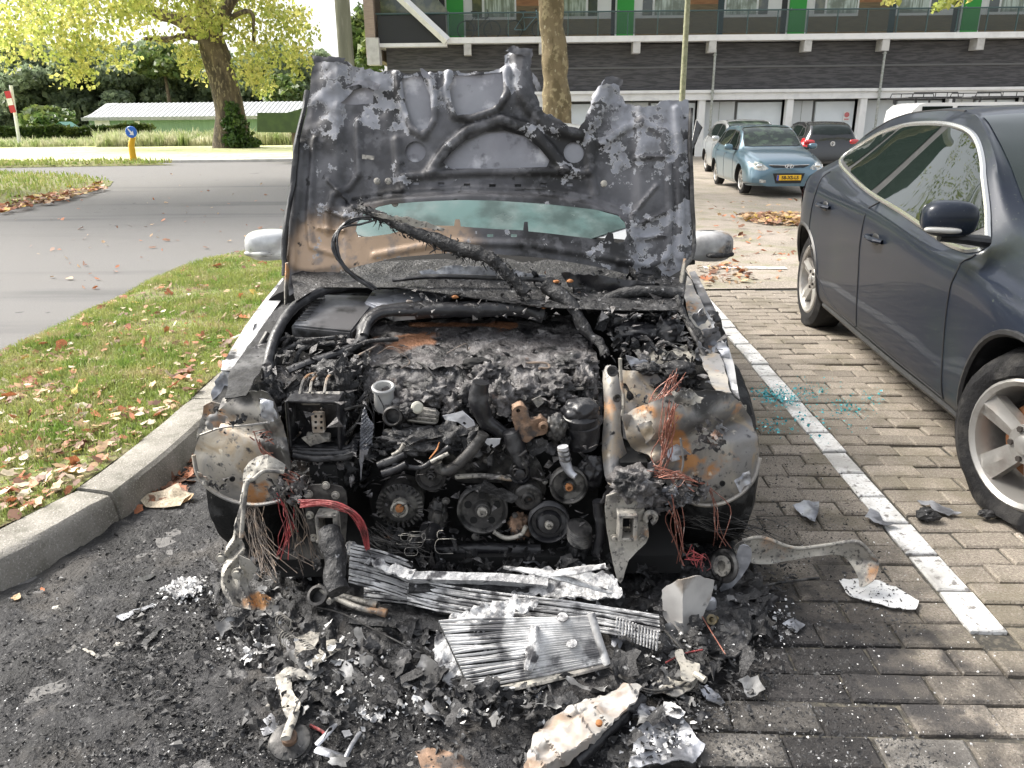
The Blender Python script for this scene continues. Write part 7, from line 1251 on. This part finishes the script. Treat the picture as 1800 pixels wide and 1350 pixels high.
bmt = thing('bumper_beam', 'straight ash-white beam lying across the front of the engine', 'beam', tuple(G(850,1040,0)*np.array([1,1,0]))); b = MB(); P = [W(718,1014,1.90),W(800,1016,1.90),W(880,1018,1.90),W(962,1026,1.90)]; b.tube(P, .019, 4, 4, flat=.9, up=(0,.3,1), wob=.003); b.o('beam', m_wash, bmt); b = MB(); b.tube([p+np.array([0,.0,-.035]) for p in P], .016, 8, 3); b.o('lower_tube', m_char, bmt)
for i, (l, lab) in enumerate((([(885,998),(940,1005),(1010,1022),(1075,1042)],'upper ash-white strip slanting over the beam'),([(940,1012),(1000,1005),(1065,995)],'ash-white strip crossing below the right chassis leg'))): tubx('ash_strip', l, 1.84, [.006,.014,.015,.008], m_wash, bmt, flat=.5, wob=.004)
# --- single scraps
def scrap(nm, lab, cat, l, z, mat, amp=1.2, rel=.02, fr=16, th=.002, seed=0, sp=5, **k): return shg(nm, jag(l, amp, 7, seed), z, mat, None, sp, th, rel=rel, fr=fr, seed=seed, label=lab, cat=cat, **k)
scrap('melted_panel', 'curved ash-white panel standing right of the condenser', 'panel', [(1163,1040),(1190,1018),(1225,1014),(1256,1020),(1250,1050),(1230,1095),(1205,1125),(1180,1110),(1165,1085)], lambda u, v: .20-.0017*(v-1014)-.0006*np.abs(u-1200), M('ash_glazed_panel',(.31,.30,.29),.7,layers=[Ly((.46,.45,.43),6,.54,.15),Ly((.22,.19,.16),9,.56,.08),Ly((.10,.10,.10),14,.66,.05)]), .6, .012, 10, .005, 1)
scrap('white_flake', 'flat white flake on the bricks below the bent bracket', 'flake', [(1475,1020),(1500,1017),(1545,1020),(1580,1035),(1616,1056),(1610,1071),(1560,1066),(1520,1056),(1492,1046)], .012, M('white_plastic_flake',(.66,.66,.65),.7,layers=[Ly((.55,.55,.54),20,.55,.1)]), .8, .006, 12, .002, 2)
bk = thing('bent_bracket', 'pale bent steel bracket reaching over the bricks right of the wreck', 'bracket', tuple(G(1420,1000,0)*np.array([1,1,0])))
shpx('arm', cr([(1290,965,0),(1310,948,0),(1340,945,0),(1365,952,0),(1395,962,0),(1440,960,0),(1490,952,0),(1512,953,0),(1530,970,0),(1545,990,0),(1542,1010,0),(1530,1025,0),(1512,1032,0),(1510,1018,0),(1502,1000,0),(1488,982,0),(1470,975,0),(1430,978,0),(1390,985,0),(1350,992,0),(1310,985,0)],3,True)[:,:2], lambda u, v: 2.10-.0006*np.clip(u-1480,0,99)-.0012*np.clip(v-985,0,60), m_zinc, bk, 4, .004, rel=.012, fr=14); tubx('rolled_edge', [(1305,950),(1340,945),(1395,963),(1440,960),(1495,952),(1515,956),(1540,985)], [2.09,2.06], .006, m_zinc, bk)
pl_ = thing('dust_shield', 'round scorched metal shield standing on edge beside the bent bracket', 'disc', tuple(G(1270,1030,0)*np.array([1,1,0]))); b = MB(); b.lathe([(.05,0),(.05,.006),(.042,.010),(.02,.002),(0,.002)], W(1274,995,2.02), (-.8,-.5,.35), 32); b.o('plate', m_iron, pl_); b = MB(); b.lathe([(.03,.01),(.03,.016),(.016,.016),(.016,.01)], W(1274,995,2.02), (-.8,-.5,.35), 24); b.o('boss', m_zinc, pl_); shpx('strap', cr([(1300,960,0),(1320,965,0),(1315,1000,0),(1280,1040,0),(1265,1035,0),(1290,1000,0)],3,True)[:,:2], 2.0, m_foil, pl_, 4, .003, rel=.01)
# crumpled beam at the bottom edge
scrap('crumpled_beam', 'crumpled pale beam at the bottom of the picture pointing at the condenser', 'beam', [(935,1298),(960,1268),(1005,1240),(1050,1225),(1095,1203),(1128,1205),(1122,1228),(1090,1255),(1055,1295),(1010,1335),(965,1372),(915,1368),(925,1335)], lambda u, v: .078-.0016*np.maximum(0, np.abs((v-1290)+.62*(u-1020)+6)-24)-.012*(np.sin((u-.7*v)*.05)>.6)-.02*np.exp(-((u-965)/16)**2-((v-1320)/14)**2), M('scaled_pale_beam',(.27,.26,.245),.65,.2,layers=[Ly((.42,.41,.395),9,.54,.12),Ly((.24,.17,.12),9,.56,.08),Ly((.16,.15,.14),16,.63,.06),Ly((.40,.33,.27),3,.6,.1)]), 1.4, .012, 22, .006, 3, 4, oc=4, ang=30); tubg('beam_edge', [(1128,1228),(1090,1262),(1050,1302),(1010,1340)], .03, .016, m_bplas, 'dark lower edge of metal beside the crumpled beam', 'strip', wob=.004); b = MB(); b.lathe([(.008,0),(.008,.007),(.005,.009),(0,.009)], G(1053,1273,.078), (0,-.2,1), 12); tag(b.o('rusty_bolt', m_orange, None), 'rusty bolt head on the crumpled pale beam', 'bolt')
fl = [('metal_flake','light blue-grey curled flake right of the condenser tank','flake',[(1094,1148),(1110,1140),(1132,1150),(1158,1160),(1162,1178),(1140,1195),(1112,1185),(1102,1170)],.03,m_foil,.014),
 ('metal_sheet','wide pale torn sheet at the bottom right of the debris','sheet',[(1118,1285),(1150,1262),(1195,1255),(1212,1275),(1222,1300),(1240,1310),(1218,1340),(1160,1342),(1105,1350)],.025,m_foil,.02),
 ('metal_flake','small crumpled flake above the torn sheet','flake',[(1160,1245),(1168,1226),(1180,1228),(1205,1248),(1195,1262),(1170,1258)],.05,m_wash,.025),
 ('metal_flake','thin winged flake left of the crumpled grey flake','flake',[(1112,1258),(1130,1232),(1140,1246),(1158,1250),(1154,1266),(1132,1262)],.03,m_foil,.02),
 ('metal_flake','grey pointed flake beside the steel lever','flake',[(1230,1212),(1242,1206),(1256,1215),(1276,1232),(1268,1236),(1244,1228)],.02,m_foil,.02),
 ('metal_flake','blue-grey flake on the bricks beside the right tyre','flake',[(1392,890),(1412,882),(1440,882),(1438,905),(1432,920),(1410,906)],.012,m_foil,.016),
 ('metal_flake','dark flake lying against the white line','flake',[(1520,910),(1530,893),(1545,900),(1552,915),(1580,922),(1560,926),(1535,920)],.012,m_foil,.016),
 ('metal_flake','pale flake on the bricks by the flat tyre','flake',[(1612,882),(1640,880),(1662,892),(1690,902),(1668,906),(1640,896)],.012,m_foil,.014),
 ('metal_flake','small grey flake on the bricks right of the melted panel','flake',[(1375,1098),(1395,1086),(1416,1098),(1400,1112)],.012,m_foil,.012),
 ('metal_flake','grey square flake left of the horn','flake',[(398,1250),(428,1247),(430,1254),(412,1262)],.012,m_zinc,.004),
 ('metal_flake','grey broken plate behind the horn','plate',[(458,1255),(470,1238),(500,1248),(492,1285),(462,1294),(455,1272)],.02,m_foil,.006),
 ('plastic_strip','long black plastic strip left of the white lever','strip',[(395,1172),(408,1168),(440,1185),(482,1206),(478,1222),(440,1206),(400,1196)],.03,m_bplas,.012),
 ('rusty_plate','brown burnt plate cut by the bottom edge of the picture','plate',[(730,1318),(760,1315),(800,1325),(825,1335),(835,1362),(745,1362)],.02,m_rustb,.01),
 ('alloy_angle','grey-green angled plate with rivets left of the charred core','plate',[(518,1120),(545,1108),(562,1110),(560,1130),(545,1150),(520,1160)],.06,m_zinc,.008),
 ('alloy_angle','folded lower half of the riveted plate','plate',[(535,1160),(570,1128),(590,1124),(602,1136),(560,1172),(540,1180)],.05,m_zinc,.008),
 ('painted_strip','white and red scorched strip left of the fins','strip',[(655,1215),(690,1208),(750,1218),(752,1230),(700,1234),(665,1230)],.025,m_zinc,.008),
 ('metal_flake','torn grey foil under the bottom rail of the condenser','flake',[(905,1215),(940,1205),(1000,1195),(1030,1205),(1025,1215),(985,1220),(960,1232),(940,1250),(920,1235)],.025,m_foil,.02),
 ('metal_flake','dark folded foil under the condenser','flake',[(935,1240),(985,1225),(1005,1232),(960,1252)],.02,m_foil,.015),
 ('thin_strip','narrow pale strip on the asphalt left of the ash patch','strip',[(205,1086),(250,1068),(280,1056),(278,1062),(240,1078),(215,1092)],.012,m_foil,.008),
 ('dark_strip','narrow black strip lying left of the debris','strip',[(242,1134),(285,1094),(294,1096),(254,1136)],.014,m_bplas,.004),
 ('slate_flake','flat dark grey flake below the kerb','flake',[(236,1020),(262,1009),(274,1011),(264,1018),(240,1024)],.010,m_bplas,.003),
 ('pale_chip','small pale chip on the black asphalt','chip',[(145,1142),(150,1140),(176,1152),(174,1159)],.010,m_zinc,.003),
 ('wire_mesh','scorched grey scrap between the condenser and the torn sheet','scrap',[(1072,1120),(1090,1108),(1100,1125),(1088,1145),(1074,1140)],.05,m_foil,.02),
 ('grey_scrap','curled grey rag in front of the left chassis leg','scrap',[(735,990),(770,975),(815,982),(820,1000),(780,1012),(745,1008)],.10,m_foil,.03),
 ('grey_scrap','pale curled rag below the compressor','scrap',[(920,995),(935,980),(960,985),(950,998)],.12,m_foil,.02)]
for i, (nm, lab, cat, l, z, mt, rl) in enumerate(fl): scrap(nm, lab, cat, l, z, mt, .8, rl, 22, .002, 40+i, 4)
for i, (l, lab) in enumerate((([(285,1040),(310,1022),(335,1018),(358,1030),(345,1045),(320,1052),(300,1050)],'lacy white ash patch on the asphalt left of the wreck'),([(590,1235),(620,1210),(650,1218),(672,1240),(680,1265),(655,1272),(630,1255),(600,1262)],'white ash heap right of the horn arm'),([(555,1265),(590,1245),(605,1252),(580,1272)],'small ash smear between the horn and the ash heap'),([(735,1240),(780,1228),(830,1235),(870,1232),(860,1250),(815,1262),(780,1258)],'ash crust below the left corner of the condenser'),([(455,1025),(480,1010),(515,1010),(520,1020),(490,1032)],'ash patch below the left tyre'),([(425,1068),(450,1064),(462,1074),(440,1085)],'ash patch under the twisted strut foot'),([(415,1120),(440,1105),(445,1135),(425,1150)],'ash scrap left of the riveted plate'),([(590,965),(612,940),(625,958),(618,985),(600,1000)],'white melted drip on the charred hose'))): shg('ash_patch', jag(l, 3, 6, i+70), .10 if i == 7 else .022, m_wash, None, 3.5, .004, rel=.016, fr=45, seed=i, oc=4, ridge=True, label=lab, cat='ash', ang=80)
# horn
hn = thing('horn', 'round car horn with a bent white bracket at the lower left', 'horn', tuple(G(510,1310,0)*np.array([1,1,0]))); c = G(510,1304,.03); b = MB(); b.lathe([(.0,-.02),(.044,-.02),(.050,-.012),(.050,-.004),(.046,.0),(.046,.006),(.040,.010),(.02,.012),(0,.012)], c, (.1,-.35,1), 32); b.o('shell', m_iron, hn); b = MB(); b.lathe([(.018,.01),(.018,.026),(.013,.030),(.006,.03),(.006,.036),(0,.036)], c, (.1,-.35,1), 20); b.o('coil_housing', m_rustb, hn)
shg('bracket', cr([(484,1195,0),(492,1180,0),(505,1172,0),(530,1178,0),(548,1190,0),(530,1192,0),(516,1192,0),(514,1215,0),(528,1235,0),(522,1250,0),(508,1262,0),(497,1248,0),(492,1220,0)],3,True)[:,:2], lambda u, v: .075-.0003*(v-1172), m_zinc, hn, 3, .004, rel=.010, fr=26, ang=25, holes=[[(506+3*math.cos(t),1240+3*math.sin(t)) for t in np.linspace(0,6.28,8,endpoint=False)]]); tubg('arm', [(520,1250),(512,1270),(505,1288),(502,1298)], [.06,.075], [.010,.012,.011,.012], m_zinc, None, None, par=hn, flat=.5)
tubg('bracket_tip', [(478,1236),(470,1246)], .05, .008, m_zinc, None, None, par=hn, k=1)
fr_ = thing('broken_frame', 'small broken square metal frame right of the horn', 'frame', tuple(G(600,1315,0)*np.array([1,1,0])))
for l, r_ in (([(556,1310),(575,1290),(594,1268)],.008),([(558,1318),(580,1325),(606,1334)],.011),([(606,1334),(618,1310),(632,1288)],.006)): tubg('side', l, [.04,.05,.03], r_, m_foil, None, None, par=fr_, k=2, flat=.6)
shg('lens_shard', jag([(600,1285),(615,1282),(620,1292),(606,1298)],.5,5,3), .03, m_foil, fr_, 4, .002, rel=.004)
# hoses, rings, springs, wires
h_ = thing('charred_hose', 'thick charred hose hanging in front of the left chassis leg', 'hose', tuple(G(590,1030,0)*np.array([1,1,0]))); b = MB(); b.tube([W(578,930,1.90),W(584,955,1.87),W(590,985,1.84),W(588,1015,1.80),W(596,1040,1.77)], [.028,.036,.032,.028,.03], 12, 5, wob=.006); b.o('hose', m_char, h_)
rg_ = thing('pipe_union', 'round pipe union with two short metal pipes below the charred hose', 'pipe', tuple(G(600,1065,0)*np.array([1,1,0]))); b = MB(); b.lathe([(.024,-.03),(.026,0),(.030,.004),(.030,.012),(.022,.014),(.020,-.01),(0,-.01)], G(560,1048,.10), (-.15,-.6,.7), 24); b.o('collar', m_iron, rg_)
for l in ([(560,1030),(575,1042),(610,1050),(655,1062)], [(578,1058),(590,1052),(630,1068),(672,1076)]): tubg('pipe', l, [.11,.10,.09], .0085, m_zinc, None, None, par=rg_); b = MB(); b.lathe([(.012,-.012),(.012,.012),(.008,.014),(0,.014)], G(l[-1][0], l[-1][1], .09), (1,-.2,-.2), 16); b.o('fitting', m_zinc, rg_)
for i, (u, v, lab) in enumerate(((490,1088,'small coil spring above the riveted plate'),(500,1120,'loose coil spring left of the riveted plate'),(530,1135,'coil of wire on the riveted plate'))):
    c = G(u, v, .05); b = MB(); t = np.linspace(0, 6.283*5, 60); b.tube(np.c_[c[0]+.018*np.cos(t)+.002*t*.6, c[1]+.01*np.sin(t)-.0012*t, c[2]+.016*np.sin(t)], .0014, 5, 1); tag(b.o('spring', m_zinc, None), lab, 'spring')
for i, (l, z, r_, mt, lab) in enumerate((([(556,1068),(600,1078),(660,1108),(720,1138),(758,1156)],[.09,.07,.05],.0026,m_iron,'bowed bare wire left of the condenser'),([(1072,1172),(1105,1200),(1150,1214),(1195,1206),(1218,1182),(1200,1145),(1168,1108)],[.06,.05,.06],.0028,m_iron,'curved black wire looping below the melted panel'),([(1060,1168),(1090,1192),(1140,1218),(1180,1214)],[.05,.04],.002,m_iron,'thin wire beside the looping black wire'),([(1226,1070),(1250,1110),(1275,1150)],.06,.0018,m_cop,'red wire right of the melted panel'),([(1170,1165),(1200,1150),(1235,1142)],.05,.0024,m_redw,'short red wire on the steel lever'),([(450,1180),(460,1150),(466,1145)],.03,.002,m_cop,'red wire scrap above the black strip'),([(395,1105),(430,1095),(470,1092)],.03,.0016,m_cop,'thin red wire left of the springs'),([(545,1275),(565,1285),(570,1290)],.03,.004,m_redw,'red plug lead by the metal frame'),([(1335,1032),(1375,1024),(1440,1016)],.02,.004,m_iron,'thin dark rod on the bricks below the bent bracket'))): tubg('loose_wire', l, z, r_, mt, lab, 'wire', 6, 6)
lv = thing('steel_lever', 'pale stamped steel lever below the melted panel', 'lever', tuple(G(1200,1190,0)*np.array([1,1,0]))); shg('plate', cr([(1186,1146,0),(1200,1142,0),(1206,1158,0),(1230,1166,0),(1226,1185,0),(1215,1198,0),(1198,1192,0),(1196,1172,0)],3,True)[:,:2], .07, m_zinc, lv, 4, .004, rel=.006, fr=20); shg('foot', cr([(1154,1200,0),(1172,1194,0),(1198,1200,0),(1226,1186,0),(1220,1204,0),(1190,1224,0),(1165,1216,0)],3,True)[:,:2], .045, m_zinc, lv, 4, .004, rel=.006, fr=20); b = MB(); b.tube([G(1222,1184,.07),G(1240,1196,.07)], .009, 10, 1); b.o('pin', m_zinc, lv); b = MB(); b.lathe([(.009,0),(.009,.008),(.005,.008),(0,.004)], G(1172,1198,.05), (0,-.3,1), 14); b.o('bush', m_zinc, lv)
sn = thing('threaded_sensor', 'small brass threaded sensor right of the melted panel', 'sensor', tuple(G(1262,1100,0)*np.array([1,1,0]))); b = MB(); c = G(1256,1090,.05); b.lathe([(0,-.02),(.012,-.02)]+[(.011+.002*(i % 2), -.016+i*.004) for i in range(8)]+[(.015,.016),(.015,.024),(.008,.024),(.006,.012),(0,.012)], c, (-.5,-.6,.5), 16); b.o('thread', M('sooted_brass',(.26,.20,.10),.5,.6,layers=[Ly((.08,.07,.05),20,.5,.1)]), sn); b = MB(); squ(b, G(1248,1062,.07), (.018,.01,.024), .7); b.o('cap', m_foil, sn)
for i, (u, v) in enumerate(((1222,975),(1232,985))): wires('copper_tangle', [(u-10,v-8),(u,v),(u+12,v+4),(u+6,v+14)], 1.95, 5, .012, .002, m_redw, seed=40+i)
for i, (u, v, s_) in enumerate(((1215,958,.018),(350,1085,.016),(335,1140,.014),(210,1135,.012),(100,1070,.010),(600,1088,.014),(1630,905,.03),(1735,903,.02))): b = MB(); b.blob(G(u,v,s_*.5+.006), (s_*1.4,s_,s_*.7), .4, 3, i, 3); tag(b.o('char_lump', m_zinc if i in (0,3,4,5) else m_char, None), ['pale nub on the black pile by the right leg','charred knob left of the twisted strut','small charred nub left of the debris','pale pebble on the black asphalt','white pebble below the kerb','pale cap beside the pipe union','molten rubber blob left of the flat tyre','molten rubber blob under the flat tyre'][i], 'lump')

# heap of small crumpled plates and clods between the larger scraps
def plates(name, label, regs, n, s0, s1, mat, zmax, seed, cat='debris'):
    g = np.random.default_rng(seed); m = 5; gr = np.linspace(-1,1,m); X, Yg = np.meshgrid(gr, gr, indexing='ij'); B = np.c_[X.ravel(), Yg.ravel()]; Fq = [(i*m+j,(i+1)*m+j,(i+1)*m+j+1,i*m+j+1) for i in range(m-1) for j in range(m-1)]; b = MB()
    for i in range(n):
        c = regs[i % len(regs)]; u, v = g.normal(c[0], c[2]), g.normal(c[1], c[3]); s = s0+(s1-s0)*g.random()**2; P = B*np.array([g.uniform(.5,1.6), g.uniform(.3,1)])+g.normal(0,.14,(m*m,2)); z = .8*vn(np.c_[P, P[:,:1]*0]+i*3.3, .8, i, 3)
        V = (np.c_[P, z]*s)@Rxyz(g.normal(0,.45), g.normal(0,.45), g.uniform(0,6.3)).T+G(u, v, g.random()**1.5*zmax+s*.3+.004); V[:,2] = np.maximum(V[:,2], .004); b.add(V, Fq)
    return tag(b.o(name, mat, None, kind='stuff', ang=70), label, cat)
H = [(480,1090,50,30),(600,1180,70,35),(680,1130,70,35),(760,1200,60,30),(880,1230,60,18),(1130,1130,50,40),(1260,1080,60,45),(1180,1200,50,35),(700,980,70,16),(900,985,80,12),(1200,1000,40,25),(520,1200,60,40),(430,1050,30,25)]
plates('charred_scraps', 'heaped charred scraps across the front of the wreck', H, 760, .006, .032, m_char, .085, 51); plates('ashen_scraps', 'grey ashen scraps mixed through the heap', H, 480, .005, .024, M('ashen_scrap',(.14,.14,.14),.8,world=True,layers=[Ly((.38,.38,.38),14,.55,.1),Ly((.06,.06,.06),10,.52,.08)]), .06, 52); plates('plastic_scraps', 'glossy burnt plastic scraps in the heap', H, 260, .006, .026, m_bplas, .05, 53); plates('white_ash_scraps', 'white ash curls in the heap', [(850,1160,70,30),(640,1180,60,25),(1000,1050,60,20),(560,1150,50,30),(780,1230,60,16),(1160,1100,40,30),(440,1130,25,25)], 330, .004, .016, m_ashfl, .06, 54, 'ash')

shg('melted_residue', jag([(400,1040),(480,1000),(600,985),(760,975),(1080,985),(1250,990),(1330,1020),(1350,1080),(1290,1150),(1220,1200),(1120,1215),(900,1250),(700,1255),(560,1250),(440,1200),(380,1120)], 14, 22, 9), lambda u, v: .018+.02*np.exp(-((v-1060)/70)**2), m_char, None, 4.5, .004, rel=.03, fr=13, oc=5, ridge=True, ang=80, kind='stuff', label='black melted residue fused over the ground in front of the wreck', cat='residue', seed=5)
